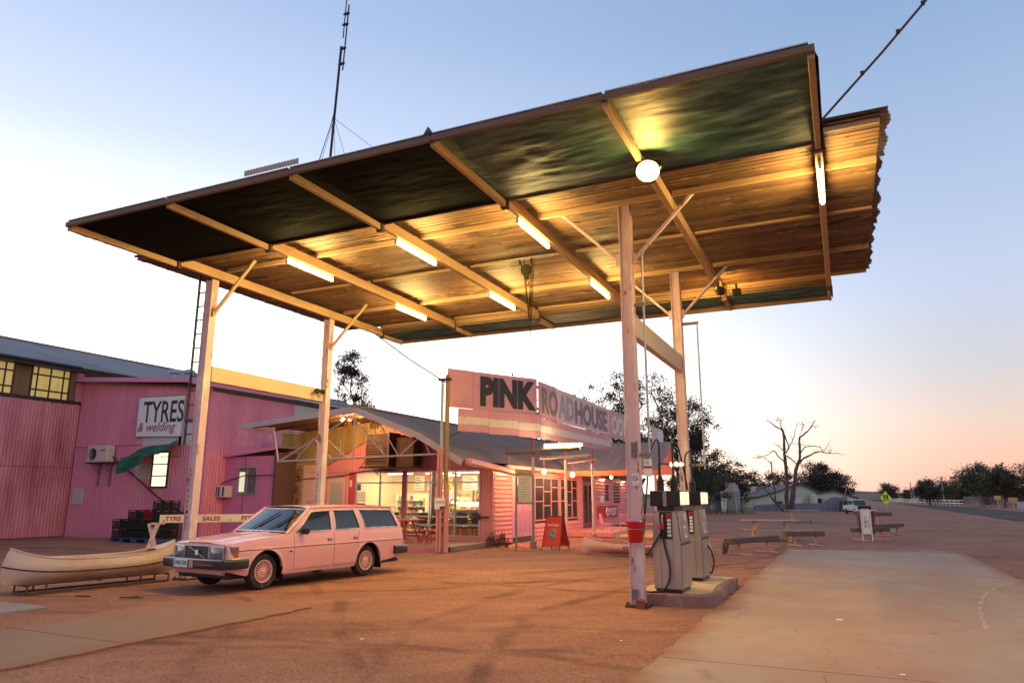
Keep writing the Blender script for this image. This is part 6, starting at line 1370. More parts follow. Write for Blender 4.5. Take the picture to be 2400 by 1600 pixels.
# --- poles under the sign
PPOLE = mat('pole_paint', (.64, .44, .40), .6, var=.12, vs_=3, col2=(.33, .15, .10), p2=.66, s2=6)
def poles():
    t = thing('sign_pole', 'clustered pink and brown pole with conduits carrying the near end of the sign', 'pole', (-11.84, 20.55, 0), 0, 'poles under the sign')
    b = B(); b.cyl((-11.80, 20.60, 0), (-11.80, 20.60, 5.75), .075, n=12); part(b, 'timber_core', mat('brown_pole', (.30, .19, .12), .8, var=.2, vs_=4), t, 50)
    for dx, dy, top, m in ((-.13, -.05, 5.6, GALV), (-.20, -.03, 5.62, GALV)): b = B(); b.cyl((-11.80 + dx, 20.58 + dy, 0), (-11.80 + dx, 20.58 + dy, top), .025, n=8); part(b, 'conduit', m, t, 50)
    for dx, w in ((-.25, .08), (-.13, .07), (.05, .14)): b = B(); b.box(-11.80 + dx, -11.80 + dx + w, 20.42, 20.50, 0, 3.3 if dx < 0 else 2.15, .01); part(b, 'casing', PINKI, t)
    b = B(); b.box(-12.08, -11.62, 20.44, 20.56, 5.55, 5.62); part(b, 'head_bracket', DARKM, t)
    t2 = thing('no_parking_plate', 'small white NO PARKING plate on the sign pole', 'sign', (-11.9, 20.38, 1.45)); b = B(); b.box(-12.08, -11.70, 20.375, 20.385, 1.36, 1.72); part(b, 'plate', MATS['white_paper'], t2); text('NO PARKING', (-12.05, 20.374, 1.55), (1, 0, 0), (0, 0, 1), .06, MATS['red_paint'], t2, 'lettering', w=.32, bold=.02); b = B(); b.box(-11.88, -11.69, 20.368, 20.374, 1.37, 1.45); part(b, 'black_tag', BLACKP, t2)
    for (x, y, top, lab) in ((-10.14, 23.96, 3.78, 'at the bend of the sign'), (-9.72, 26.2, 3.7, 'between the two windows'), (-9.83, 29.78, 3.7, 'next to the oxblood door')):
        t = thing('sign_pole', 'slim pale pink pole %s' % lab, 'pole', (x, y, 0), 0, 'poles under the sign')
        b = B(); b.cyl((x, y, 0), (x, y, 3.15), .055, n=10); part(b, 'shaft', PPOLE, t, 50); b = B(); b.cyl((x, y, 3.15), (x, y, top), .05, n=10); part(b, 'red_top', mat('pole_red', (.38, .06, .05), .6), t, 50)
        b = B(); b.box(x - .10, x + .10, y - .1, y + .1, -.02, .22, .03); part(b, 'footing', mat('old_footing', (.28, .19, .14), .9), t)
poles()
# --- weathered logs on the poles with lamps hanging from them
LOGM = mat('grey_log', (.23, .17, .14), .85, var=.3, vs_=4, stretch=(.2, 1, 1), bump=.4, bs=14)
def log(x0, x1, y, z0, z1, r, label):
    rr = random.Random(int(y * 10)); n = 9; pts = [V((x0 + (x1 - x0) * i / n, y - .1 + rr.uniform(-.015, .015), z0 + (z1 - z0) * i / n + rr.uniform(-.012, .012))) for i in range(n + 1)]
    b = B(); b.tube(pts, [r * rr.uniform(.88, 1.08) for _ in pts], 10); return solo(b, 'hitching_log', LOGM, label, 'log', 'logs fixed across the sign poles', 50)
log(-11.15, -8.3, 23.96, 3.33, 3.40, .075, 'grey log across the pole at the bend of the sign'); log(-10.75, -8.7, 26.2, 3.24, 3.28, .07, 'grey log across the pole between the two windows'); log(-10.9, -9.6, 29.78, 3.22, 3.36, .06, 'short grey log across the pole next to the oxblood door')
t = fluoro((-8.93, 23.86, 3.62), 'lit fluorescent tube on the grey log under the pink sign', R(90), glow('sign_tube_glow', (1.0, .76, .32), 170), 1.45, 'shop front lights')
b = B(); b.bar((-9.5, 23.86, 3.46), (-9.5, 23.86, 3.6), .03, .03); b.bar((-8.45, 23.86, 3.46), (-8.45, 23.86, 3.6), .03, .03)
o = part(b, 'bracket', DARKM, t); o.rotation_euler = (0, 0, R(-90))
bulb((-10.58, 26.1, 2.70), .085, BULB, 'glowing bulb on a rod below the log between the windows', 'shop front lights', .5); bulb((-10.70, 29.68, 2.68), .10, BULB, 'larger glowing bulb on a rod beside the oxblood door', 'shop front lights', .5)
def wall_lamp(y, z, m, label, w=.5):
    t = thing('wall_lamp', label, 'lamp', (XE + .03, y, z), 0, 'shop front lights'); b = B(); b.box(0, .16, -w / 2, w / 2, 0, .07, .015); part(b, 'shade', DARKM, t, world=False); b = B(); b.box(.03, .13, -w / 2 + .03, w / 2 - .03, -.03, -.004); part(b, 'lamp_tube', m, t, world=False)
wall_lamp(25.0, 2.72, WASH, 'lamp washing the first run of pink weatherboards', .7); wall_lamp(37.4, 2.68, WASH, 'lamp above the red post sign', .35); wall_lamp(41.3, 2.62, WASH, 'lamp beyond the brown window of the post counter', .3)
b = B(); b.cyl((-11.04, 23.86, 2.75), (-11.04, 23.86, 3.28), .02, n=8); solo(b, 'drop_rod', MATS['pink_rod'], 'pink rod hanging from the log above the weatherboard corner', 'rod')
wl = bulb((-9.6, 31.8, 2.62), .07, BULB, 'bulb under the rusty verandah roof', 'shop front lights', .1); bulb((-8.2, 32.4, 2.66), .07, BULB, 'bulb at the open end of the rusty verandah', 'shop front lights', .1)
# --- post sign
def post_sign():
    t = thing('post_sign', 'wide red sign lettered POST on the pink weatherboards', 'sign', (XE + .05, 38.2, .66)); b = B(); b.box(XE + .03, XE + .06, 36.4, 40.1, .66, 1.29, .004); part(b, 'board', mat('postal_red', (.48, .012, .018), .4), t); W = mat('sign_lettering_white', (.80, .78, .74), .5)
    text('POST', (XE + .061, 38.55, .76), (0, 1, 0), (0, 0, 1), .40, W, t, 'lettering', w=1.35, bold=.03)
    for k, (r0, dy) in enumerate(((.19, 0),)):
        b = B(); b.tube([(XE + .064, 38.15 + dy + .16 * math.cos(a), .97 + .22 * math.sin(a)) for a in [2 * math.pi * i / 20 for i in range(20)] if not (1.2 < a < 1.9)], .035, 6); part(b, 'horn_mark', W, t, 60)
post_sign()
for (y, z, h, w, m) in ((38.2, 1.55, .85, .55, 'crate_black'), (37.3, 1.45, .35, .6, 'white_paper')):
    b = B(); b.box(XE + .04, XE + .055, y - w / 2, y + w / 2, z, z + h); solo(b, 'notice_board', MATS[m], ('tall dark chalk board' if m == 'crate_black' else 'white notice sheet') + ' on the weatherboards above the red post sign', 'notice')
# --- pink wire chairs and bench by the post counter
def wire_chair(x, y, rz, label, n=1):
    PW = mat('pink_wire', (.66, .24, .26), .5); t = thing('garden_seat', label, 'chair', (x, y, .11), rz, 'pink wire seats'); w = .5 * n
    b = B(); b.tube([(-w / 2, .22, .45), (-w / 2, .30, .90), (w / 2, .30, .90), (w / 2, .22, .45)], .018, 6); part(b, 'back_frame', PW, t, world=False); b = B(); b.tube([(-w / 2, -.22, .45), (w / 2, -.22, .45), (w / 2, .22, .45), (-w / 2, .22, .45)], .018, 6, closed=True); part(b, 'seat_frame', PW, t, world=False)
    for i in range(9 * n): f = -w / 2 + w * (i + .5) / (9 * n); b = B(); b.cyl((f, -.22, .45), (f, .22, .45), .007, n=5); part(b, 'seat_wire', PW, t, world=False); b = B(); b.cyl((f, .22, .46), (f, .30, .89), .007, n=5); part(b, 'back_wire', PW, t, world=False)
    for sx in (-w / 2, w / 2):
        for sy in (-.22, .22): b = B(); b.cyl((sx, sy, .45), (sx * 1.08, sy * 1.15, 0), .014, n=6); part(b, 'leg', PW, t, world=False)
wire_chair(-9.05, 32.0, R(200), 'pink wire chair on the low porch floor', 1); wire_chair(-7.95, 32.3, R(185), 'wider pink wire seat on the low porch floor', 2); wire_chair(-9.9, 31.9, R(120), 'pink wire chair on the porch step', 1)
b = B(); b.lathe([(.10, 0), (.10, .22), (.095, .225), (.09, .05)], (-9.0, 30.4, .0), n=16); tin = solo(b, 'tin_can', GALV, 'shiny metal tin standing on the dirt near the porch', 'tin', smooth=40)
# --- glazed notice frame on two posts
def notice():
    t = thing('notice_stand', 'grey metal notice stand with a pale panel in front of the pink double door', 'notice board', (-9.85, 22.5, 0)); G = mat('grey_green_metal', (.20, .20, .18), .5, .3)
    a, c = V((-10.12, 22.45, 0)), V((-9.60, 22.68, 0)); pts = [a, a + V((0, 0, 2.38)), a.lerp(c, .08) + V((0, 0, 2.52)), a.lerp(c, .92) + V((0, 0, 2.52)), c + V((0, 0, 2.38)), c]
    b = B(); b.tube(pts, .035, 8); part(b, 'tube_frame', G, t, 50); u = (c - a).normalized()
    b = B(); b.bar(a + u * .06 + V((0, 0, 2.0)), c - u * .06 + V((0, 0, 2.0)), .02, .86, (0, 0, 1)); part(b, 'panel', mat('notice_sheet', (.55, .53, .44), .4, var=.08), t); b = B(); b.bar(a + u * .03 + V((0, 0, 1.54)), c - u * .03 + V((0, 0, 1.54)), .05, .06); part(b, 'rail', G, t)
    n = V((u.y, -u.x, 0))
    for k in range(9): b = B(); b.bar(a + u * .12 + n * .012 + V((0, 0, 2.34 - k * .085)), a + u * (.42 - .06 * (k % 3)) + n * .012 + V((0, 0, 2.34 - k * .085)), .003, .022); part(b, 'text_line', mat('notice_text', (.32, .31, .27), .6), t)
notice()
# --- red A-frame board
def aframe():
    t = thing('pavement_board', 'red folding A-frame board with black frame in front of the weatherboards', 'sandwich board', (-9.05, 23.3, 0)); RD = mat('board_red', (.62, .03, .015), .4, var=.05)
    for s in (-1, 1):
        o = V((-9.05, 23.3, 0)) ; d = V((math.cos(R(20)), math.sin(R(20)), 0)) ; u = V((-math.sin(R(20)), math.cos(R(20)), 0)) * -1
        u = V((.93, -.30, 0)).normalized() if False else V((1, -.12, 0)).normalized(); d = V((-u.y, u.x, 0)) * (-s)
        tl = o - u * .30 + d * .03 + V((0, 0, 1.10)); tr_ = o + u * .30 + d * .03 + V((0, 0, 1.10)); bl = o - u * .34 + d * .36; br = o + u * .34 + d * .36
        lw = .025
        for p, q in ((tl, bl), (tr_, br), (tl, tr_), (bl.lerp(tl, .12), br.lerp(tr_, .12))): b = B(); b.bar(p, q, lw, lw); part(b, 'frame_bar', DARKM, t)
        b = B(); i0, i1, i2, i3 = bl.lerp(tl, .14), br.lerp(tr_, .14), tr_, tl; vs = [i0, i1, i2, i3]; nn = (i1 - i0).cross(i3 - i0).normalized(); b.add([p - nn * .006 for p in vs] + [p + nn * .006 for p in vs], [(3, 2, 1, 0), (4, 5, 6, 7), (0, 1, 5, 4), (1, 2, 6, 5), (2, 3, 7, 6), (3, 0, 4, 7)]); part(b, 'board', RD, t)
        if s == 1:
            vv = (i3 - i0).normalized(); nn = u.cross(vv)
            text('La Crema', i0.lerp(i3, .66) + u * .10 + nn * .012, u, vv, .10, MATS['sign_lettering_white'], t, 'lettering', w=.40, bold=.01, shear=.2)
            b = B(); p = i0 + u * .16 + vv * .2 + nn * .010; b.add([p, p + u * .30, p + u * .30 + vv * .36, p + vv * .36], [(0, 1, 2, 3)]); part(b, 'picture', mat('print_dark', (.12, .10, .11), .5, var=.8, vs_=9, col2=(.42, .30, .16), p2=.55, s2=7, soft2=.08), t)
aframe()
# --- second canoe on the dirt, lettered
c2 = canoe((-7.62, 21.85), (-3.75, 22.45), .03, 'canoe', 'pink canoe with red rim lying on the dirt in front of the porch', PINKFIB, mat('canoe_red', (.50, .06, .06), .5), None, .8, .34, .16)
text('OODNADATTA', (-.62, -.405, .17), (1, 0, 0), (0, .12, 1), .10, BLACKP, c2, 'lettering', w=1.55, bold=.01, ext=.012, world=False)
b = B(); b.bar((-10.6, 22.35, .02), (-7.4, 22.0, .02), .12, .06); solo(b, 'timber_edging', mat('dusty_timber', (.36, .20, .13), .9), 'half buried timber edging on the dirt under the red board', 'edging')
# ================================================================= pumps on their island
STEEL = mat('brushed_steel', (.46, .40, .38), .38, .75, var=.10, vs_=2.5, stretch=(1, 1, .2), col2=(.34, .27, .24), p2=.62, s2=2, soft2=.15)
STEELD = mat('dark_steel', (.30, .25, .24), .42, .6, var=.12, vs_=3)  # darker steel of the cabinet, neck and head seam
PBLACK = mat('pump_black', (.014, .014, .016), .35, var=.2)
PLIT = glow('pump_lamp_glow', (1.0, .82, .45), 1.7)
island = thing('pump_island', 'low raised concrete island with a worn red kerb under the pumps', 'island', (-2.7, 13.5, 0))
def build_island():
    KERB = mat('kerb_red', (.25, .13, .12), .9, var=.25, vs_=4, bump=.5, bs=12, col2=(.38, .22, .16), p2=.6, s2=4); TOPC = mat('island_top', (.50, .37, .22), .85, var=.15, vs_=2, bump=.2, bs=20, col2=(.34, .18, .10), p2=.62, s2=2.4)
    rr = random.Random(3); x0, x1, y0, y1 = -3.42, -2.10, 12.30, 15.45; r = .38; pts = [(x0, y1), (x0, y0)]
    for i in range(7): a = R(-90 + 15 * i); pts.append((x1 - r + r * math.cos(a), y0 + r + r * math.sin(a)))
    pts += [(x1, y0 + 1.2), (x1 - .01, y1 - .7), (x1, y1)]
    fine = []
    for (a, c) in zip(pts, pts[1:] + pts[:1]):
        n = max(1, int(math.hypot(c[0] - a[0], c[1] - a[1]) / .12))
        for i in range(n): fine.append((a[0] + (c[0] - a[0]) * i / n + rr.uniform(-.012, .012), a[1] + (c[1] - a[1]) * i / n + rr.uniform(-.012, .012)))
    b = B(); n = len(fine); tops = [.185 + rr.uniform(-.012, .008) for _ in fine]
    cx, cy = -3.0, 13.9
    for k, (f, z) in enumerate(((1.0, -.06), (1.0, .17), (.985, None), (.88, .19))):
        for i, (x, y) in enumerate(fine):
            d = V((x - cx, y - cy)); L = d.length; dd = d * ((L - (.0, .01, .03, .16)[k]) / L); b.v.append((cx + dd.x, cy + dd.y, tops[i] if z is None else z))
    for k in range(3):
        for i in range(n): b.f.append((k * n + i, k * n + (i + 1) % n, (k + 1) * n + (i + 1) % n, (k + 1) * n + i))
    part(b, 'kerb', KERB, island, 40)
    b = B(); vs = [b_ for b_ in []]; inner = []
    for i, (x, y) in enumerate(fine): d = V((x - cx, y - cy)); L = d.length; dd = d * ((L - .15) / L); inner.append((cx + dd.x, cy + dd.y))
    b.prism(inner, (0, 0, .05), (1, 0, 0), (0, 1, 0), (0, 0, .143)); part(b, 'top', TOPC, island)
build_island()
def make_pump(loc, label, two):
    t = thing('fuel_pump', label, 'fuel pump', loc, 0, 'steel fuel pumps on the island'); L = .80; hw = .235      # local: x across (customer sides), y along
    P = lambda b, n, m, par=t, sm=None: part(b, n, m, par, sm, world=False)
    prof = [(-hw, .06), (hw, .06), (hw, .80), (.185, 1.32), (-.185, 1.32), (-hw, .80)]
    b = B(); b.prism(prof, (0, -L / 2, 0), (1, 0, 0), (0, 0, 1), (0, L, 0)); P(b, 'cabinet', STEELD)
    b = B(); b.box(-hw + .02, hw - .02, -L / 2 + .03, L / 2 - .03, 0, .058); P(b, 'plinth', PBLACK)
    # end panels towards the yard: three narrow steel sheets with dark shut lines
    for s in (-1, 1):
        y = s * (L / 2 + .006)
        for xa, xb in ((-hw + .004, -.105), (-.095, .105), (.115, hw - .004)):
            poly = [(xa, .075), (xb, .075), (xb, .80 if abs(xb) > .19 else 1.30), (min(xb, .183) if xb > 0 else xb, 1.30), (max(xa, -.183), 1.30)] + ([(xa, .80)] if xa < -.19 else [])
            if xb > .19: poly = [(xa, .075), (xb, .075), (xb, .80), (.183, 1.30), (xa, 1.30)]
            elif xa < -.19: poly = [(xa, .075), (xb, .075), (xb, 1.30), (-.183, 1.30), (xa, .80)]
            else: poly = [(xa, .075), (xb, .075), (xb, .86 if s < 0 else 1.30), (xa, .86 if s < 0 else 1.30)]
            b = B(); b.prism(poly, (0, y - .004, 0), (1, 0, 0), (0, 0, 1), (0, .008, 0)); P(b, 'end_panel', STEEL)
    # customer faces: lower door and sloping console
    for s in (-1, 1):
        b = B(); b.box(s * hw - (.0 if s > 0 else .008), s * hw + (.008 if s > 0 else 0), -L / 2 + .03, L / 2 - .03, .08, .76, .003); P(b, 'lower_door', STEEL)
        a, c = V((s * hw, 0, .80)), V((s * .185, 0, 1.32)); u = (c - a).normalized(); nn = V((s * u.z, 0, -s * u.x))
        def quad(y0, y1, f0, f1, off, m, nm):
            b = B(); p0, p1 = a.lerp(c, f0) + nn * off, a.lerp(c, f1) + nn * off; b.add([p0 + V((0, y0, 0)), p0 + V((0, y1, 0)), p1 + V((0, y1, 0)), p1 + V((0, y0, 0))] + [q - nn * .008 for q in (p0 + V((0, y0, 0)), p0 + V((0, y1, 0)), p1 + V((0, y1, 0)), p1 + V((0, y0, 0)))], [(0, 1, 2, 3), (7, 6, 5, 4), (0, 4, 5, 1), (1, 5, 6, 2), (2, 6, 7, 3), (3, 7, 4, 0)]); P(b, nm, m)
        quad(-L / 2 + .02, L / 2 - .02, .04, .98, .010, mat('console_bronze', (.36, .26, .22), .3, .6, var=.1), 'console'); quad(-L / 2 + .05, -L / 2 + .10, .15, .92, .015, GALV, 'console_strip'); quad(-.06, .16, .14, .52, .016, MATS['white_paper'], 'price_display'); quad(-.03, .13, .20, .46, .019, mat('lcd_grey', (.30, .33, .42), .3), 'digits'); quad(.02, .30, .66, .92, .016, mat('pale_label', (.55, .42, .36), .5), 'label_plate')
        b = B(); b.box(s * hw - .01, s * hw + .012, -L / 2 + .02, L / 2 - .02, .765, .795); P(b, 'joint_strip', PBLACK)  # black strip laid along the joint between door and console
    # nozzle bay on the yard end
    y = -L / 2 - .014; b = B(); b.box(-.10, .10, y - .006, y + .02, .87, 1.31); P(b, 'nozzle_bay', PBLACK)
    b = B(); b.box(.005, .098, y - .014, y - .006, .885, 1.295, .002); P(b, 'grade_strip', mat('strip_black', (.03, .03, .035), .4))
    b = B(); b.box(.012, .092, y - .018, y - .014, 1.215, 1.285); P(b, 'grade_head', mat('postal_red', (.48, .012, .018)))
    for k in range(5): b = B(); b.box(.03, .092, y - .018, y - .014, .905 + k * .061, .950 + k * .061); P(b, 'grade_label', MATS['white_paper'])
    b = B(); b.box(-.075, -.02, y - .07, y - .006, 1.02, 1.14, .012); P(b, 'nozzle', mat('nozzle_red', (.50, .02, .012), .4)); b = B(); b.tube([(-.05, y - .04, 1.13), (-.05, y - .03, 1.22), (-.045, y - .01, 1.26)], .014, 6); P(b, 'spout', GALV)
    # neck and black head with a lit end
    b = B(); b.box(-.15, .15, -L / 2 + .05, L / 2 - .05, 1.321, 1.40); P(b, 'neck', PBLACK if two else STEELD)
    b = B(); b.box(-hw - .02, hw + .02, -L / 2, L / 2, 1.401, 1.66, .008); hd = P(b, 'head', PBLACK)
    for s in (-1, 1): b = B(); b.box(s * (hw + .021), s * (hw + .030), -L / 2 + .05, L / 2 - .05, 1.425, 1.64); P(b, 'lit_panel', PLIT, hd)
    b = B(); b.box(-.03, .03, -L / 2 - .004, -L / 2 - .001, 1.40, 1.655); P(b, 'head_seam', STEELD, hd)
    # swivels and hose loops above the head
    for k, (x, yy) in enumerate((((-.11, -.2), (.09, -.05)) if two else ((.02, .1),))):
        b = B(); b.cyl((x, yy, 1.661), (x, yy, 1.82), .062, n=14); b.cyl((x, yy, 1.82), (x, yy, 1.84), .07, n=14); b.cyl((x, yy, 1.84), (x, yy, 1.93), .055, .03, n=14); sw = P(b, 'hose_swivel', PBLACK, sm=40)
        b = B(); b.cyl((x, yy, 1.93), (x, yy, 2.50), .016, n=8); P(b, 'hose_mast', PBLACK, sw, 50)
        e = 1 if k else -1
        if two: loop = [(x, yy, 1.93), (x + .005, yy, 2.3), (x - .01, yy - .01, 2.52), (x + e * .07, yy - .05, 2.50), (x + e * .15, yy - .12, 2.25), (x + e * .19, yy - .2, 1.7), (x + e * .24, yy - .24, 1.2), (x + e * .26, yy - .28, .8), (x + e * .2, yy - .32, .62), (-.06, -L / 2 - .06, 1.0)] if k == 0 else [(x, yy, 1.93), (x, yy, 2.3), (x + .04, yy, 2.50), (x + .1, yy + .05, 2.40), (x + .17, yy + .1, 2.0), (x + .22, yy + .1, 1.68)]
        else: loop = [(x, yy, 1.93), (x + .02, yy, 2.05), (x + .10, yy, 2.30), (x + .03, yy, 2.46), (x - .10, yy, 2.40), (x - .13, yy, 2.1), (x - .12, yy, 1.68)]
        def smooth(p, n=6):
            p = [V(q) for q in p]; o = []
            for i in range(len(p) - 1):
                a0, a1, a2, a3 = p[max(0, i - 1)], p[i], p[i + 1], p[min(len(p) - 1, i + 2)]
                for j in range(n): s = j / n; o.append(.5 * ((2 * a1) + (a2 - a0) * s + (2 * a0 - 5 * a1 + 4 * a2 - a3) * s * s + (3 * a1 - a0 - 3 * a2 + a3) * s ** 3))
            return o + [p[-1]]
        b = B(); b.tube(smooth(loop), .0155, 8); P(b, 'hose', BLACKR, sm=60)
    if two: b = B(); b.tube(smooth([(-.05, -L / 2 - .05, .98), (-.02, -L / 2 - .07, .75), (.05, -L / 2 - .08, .45), (.04, -L / 2 - .10, .22), (-.05, -L / 2 - .14, .06), (-.22, -L / 2 - .17, .022), (-.42, -L / 2 - .12, .02)]), .0165, 8); P(b, 'hose', BLACKR, sm=60)
    else: b = B(); b.tube(smooth([(hw + .01, .2, .62), (hw + .06, .26, .5), (hw + .09, .3, .3), (hw + .05, .28, .12), (hw + .0, .22, .1)]), .0155, 8); P(b, 'hose', BLACKR, sm=60)
    return t
make_pump((-2.81, 12.80, .192), 'steel fuel pump with black lit head next to the red bucket', True); make_pump((-2.80, 14.68, .192), 'steel fuel pump with black lit head at the porch end of the island', False)
# --- hose retractor pipes on the pump-side posts
def riser(x, y, z0, z1, post_x, zs, label, hook):
    t = thing('riser_pipe', label, 'pipe', (x, y, z0)); pts = [(x, y, z0), (x, y, z1)] + ([(x + .01, y, z1 + .25), (x + .07, y, z1 + .36), (x + .16, y, z1 + .40)] if hook else [])
    b = B(); b.tube(pts, .019, 8); part(b, 'pipe', GALV, t, 50)
    for z in zs: b = B(); b.box(post_x + .109, x + .03, y - .03, y + .03, z - .03, z + .03, .004); part(b, 'bracket', mat('bracket_grey', (.24, .20, .20), .6, .3), t)
riser(-2.97, 12.12, 2.1, 5.8, -3.25, (5.1, 2.45), 'thin galvanised pipe beside the post with the red bucket', True); riser(-2.80, 16.5, 2.35, 5.72, -3.25, (5.72, 2.45), 'thin galvanised pipe on an arm of the rear pump-side post', False)
# --- small lamp bar behind the pump hoses
t = thing('lamp_bar', 'short bar of three bright lamps on an arm among the pump hoses', 'lamp', (-2.76, 13.3, 2.33)); b = B(); b.box(-2.90, -2.62, 13.28, 13.34, 2.31, 2.35, .006); part(b, 'bar', DARKM, t); b = B(); b.bar((-3.1, 13.31, 2.35), (-2.9, 13.31, 2.34), .025, .025); b.bar((-3.1, 13.31, 2.36), (-3.1, 13.31, .19), .03, .03, (0, 1, 0)); part(b, 'stand', DARKM, t)
for k in range(3): b = B(); b.lathe([(.001, .022), (.03, .014), (.036, 0)], (-2.85 + k * .09, 13.278, 2.33), (0, -1, 0), 12, cap=False); part(b, 'lamp', glow('lamp_bar_glow', (1, .82, .36), 26), t, 60)
# --- red bucket with squeegee on the post
def bucket():
    x, y, z = -3.19, 11.85, 1.02; RB = mat('bucket_red', (.48, .012, .016), .4, var=.08)
    t = thing('red_bucket', 'red plastic bucket hung on the pink post beside the pumps', 'bucket', (x, y, z)); b = B(); b.lathe([(.001, .0), (.108, 0), (.115, .01), (.148, .31), (.158, .315), (.158, .33), (.142, .33), (.104, .02), (.001, .02)], (x, y, z), n=28, cap=False); part(b, 'pail', RB, t, 40)
    b = B(); b.tube([(x + .150 * math.cos(a), y + .150 * math.sin(a), z + .215) for a in [2 * math.pi * i / 24 for i in range(24)]], .004, 5, closed=True); part(b, 'wire', GALV, t); b = B(); b.tube([(x - .14, y - .04, z + .22), (x - .10, y - .10, z - .02), (x - .03, y - .11, z - .12)], .004, 5); part(b, 'handle', GALV, t)
    t2 = thing('squeegee', 'white handled squeegee leaning in the red bucket', 'squeegee', (x, y, z + .05)); b = B(); b.bar((x - .03, y - .04, z + .14), (x + .16, y - .06, z + .40), .035, .03, (0, 1, 0), .006); part(b, 'handle', WHITEP, t2); b = B(); b.bar((x + .13, y - .06, z + .35), (x + .19, y - .06, z + .44), .05, .04); part(b, 'head', mat('bracket_grey', (.24, .20, .20)), t2)
bucket()
# --- stickers and plates on the near pump-side post
yf = 12.12 - .101
def plate(px0, py0, px1, py1, m, name, label, cat, y=None, th=.006):
    a, c = atY(px0, py0, y or yf), atY(px1, py1, y or yf); b = B(); yy = (y or yf); b.box(a.x, c.x, yy - th, yy - .001, c.z, a.z); return solo(b, name, m, label, cat), a, c
plate(1479, 1036, 1494, 1072, mat('old_sticker', (.13, .13, .15), .5, var=.7, vs_=18), 'worn_sticker', 'worn black sticker high on the pink post beside the pumps', 'sticker')
o, a, c = plate(1481, 1110, 1498, 1138, MATS['white_paper'], 'no_smoking_sticker', 'white no smoking sticker on the pink post above the red bucket', 'sticker'); b = B(); mx, mz = (a.x + c.x) / 2, a.z - .07; b.tube([(mx + .045 * math.cos(q), yf - .008, mz + .045 * math.sin(q)) for q in [k * math.pi / 8 for k in range(16)]], .006, 4, closed=True); b.bar((mx - .035, yf - .008, mz + .03), (mx + .035, yf - .008, mz - .03), .008, .01); part(b, 'symbol', BLACKP, o); text('NO SMOKING', (a.x + .01, yf - .007, c.z + .02), (1, 0, 0), (0, 0, 1), .022, BLACKP, o, 'lettering', w=.10)
plate(1482, 1380, 1496, 1404, mat('old_sticker', (.13, .13, .15)), 'grey_patch', 'grey metal patch at the foot of the pink post', 'plate')
o, a, c = plate(1508, 1076, 1529, 1116, MATS['white_paper'], 'price_plate', 'white lettered plate hung beside the pink post', 'sign', 12.05); text('FUEL', (a.x + .015, 12.043, a.z - .08), (1, 0, 0), (0, 0, 1), .05, BLACKP, o, 'lettering', w=.09); b = B(); b.box(a.x, c.x, 12.04, 12.044, a.z - .15, a.z - .11); part(b, 'red_band', MATS['postal_red'], o)
b = B(); b.obox((-3.17, 11.93, .05), (.14, .12, .16), Matrix.Rotation(R(8), 3, 'Z'), .01); solo(b, 'brick_block', mat('brick_red', (.22, .07, .05), .9), 'dark red block at the foot of the pink post', 'block')
# ================================================================= the picnic ground and the edge of town
GREYC = mat('table_concrete', (.43, .31, .22), .9, var=.15, vs_=2, bump=.2, bs=20)
SLEEPER = mat('sleeper_timber', (.13, .085, .07), .85, var=.3, vs_=5, bump=.4, bs=16); LEGP = mat('salmon_steel', (.66, .24, .17), .55, var=.1)
def log_bench(a, c, zt, label, t_=.17, w=.26):
    a, c = V((*a, 0)), V((*c, 0)); u = (c - a).normalized(); n = V((-u.y, u.x, 0)); m = (a + c) / 2
    t = thing('sleeper_bench', label, 'bench', (m.x, m.y, 0), 0, 'sleeper benches on salmon legs'); b = B(); b.bar(a + V((0, 0, zt - t_ / 2)), c + V((0, 0, zt - t_ / 2)), w, t_, (0, 0, 1), .015); part(b, 'seat', SLEEPER, t)
    L = (c - a).length
    for f in (.22, .78):
        p = a + u * L * f; b = B(); b.bar(p, p + V((0, 0, zt - t_)), .09, .03, u); part(b, 'leg', LEGP, t); b = B(); b.bar(p - n * .42 + V((0, 0, .015)), p + n * .42 + V((0, 0, .015)), .06, .03); part(b, 'foot', mat('foot_steel', (.60, .42, .36), .6), t)
log_bench((-3.42, 23.35), (-2.22, 25.95), .50, 'sleeper bench on salmon legs nearest the pumps'); log_bench((-2.12, 28.95), (-.88, 29.75), .50, 'sleeper bench beside the near picnic table')
log_bench((.15, 33.45), (1.5, 34.9), .50, 'sleeper bench behind the white lettered stand'); log_bench((1.2, 37.8), (2.35, 40.2), .50, 'sleeper bench beyond the drum bin'); log_bench((1.25, 42.5), (2.05, 43.4), .95, 'short high sleeper rail beyond the drum bin')
b = B(); b.cyl((-3.62, 23.85, 0), (-3.60, 23.85, .34), .06, .05, n=8); b.obox((-3.5, 23.8, .2), (.07, .1, .3), Matrix.Rotation(R(14), 3, 'Y')); solo(b, 'timber_stump', SLEEPER, 'burnt timber stump beside the bench nearest the pumps', 'stump')
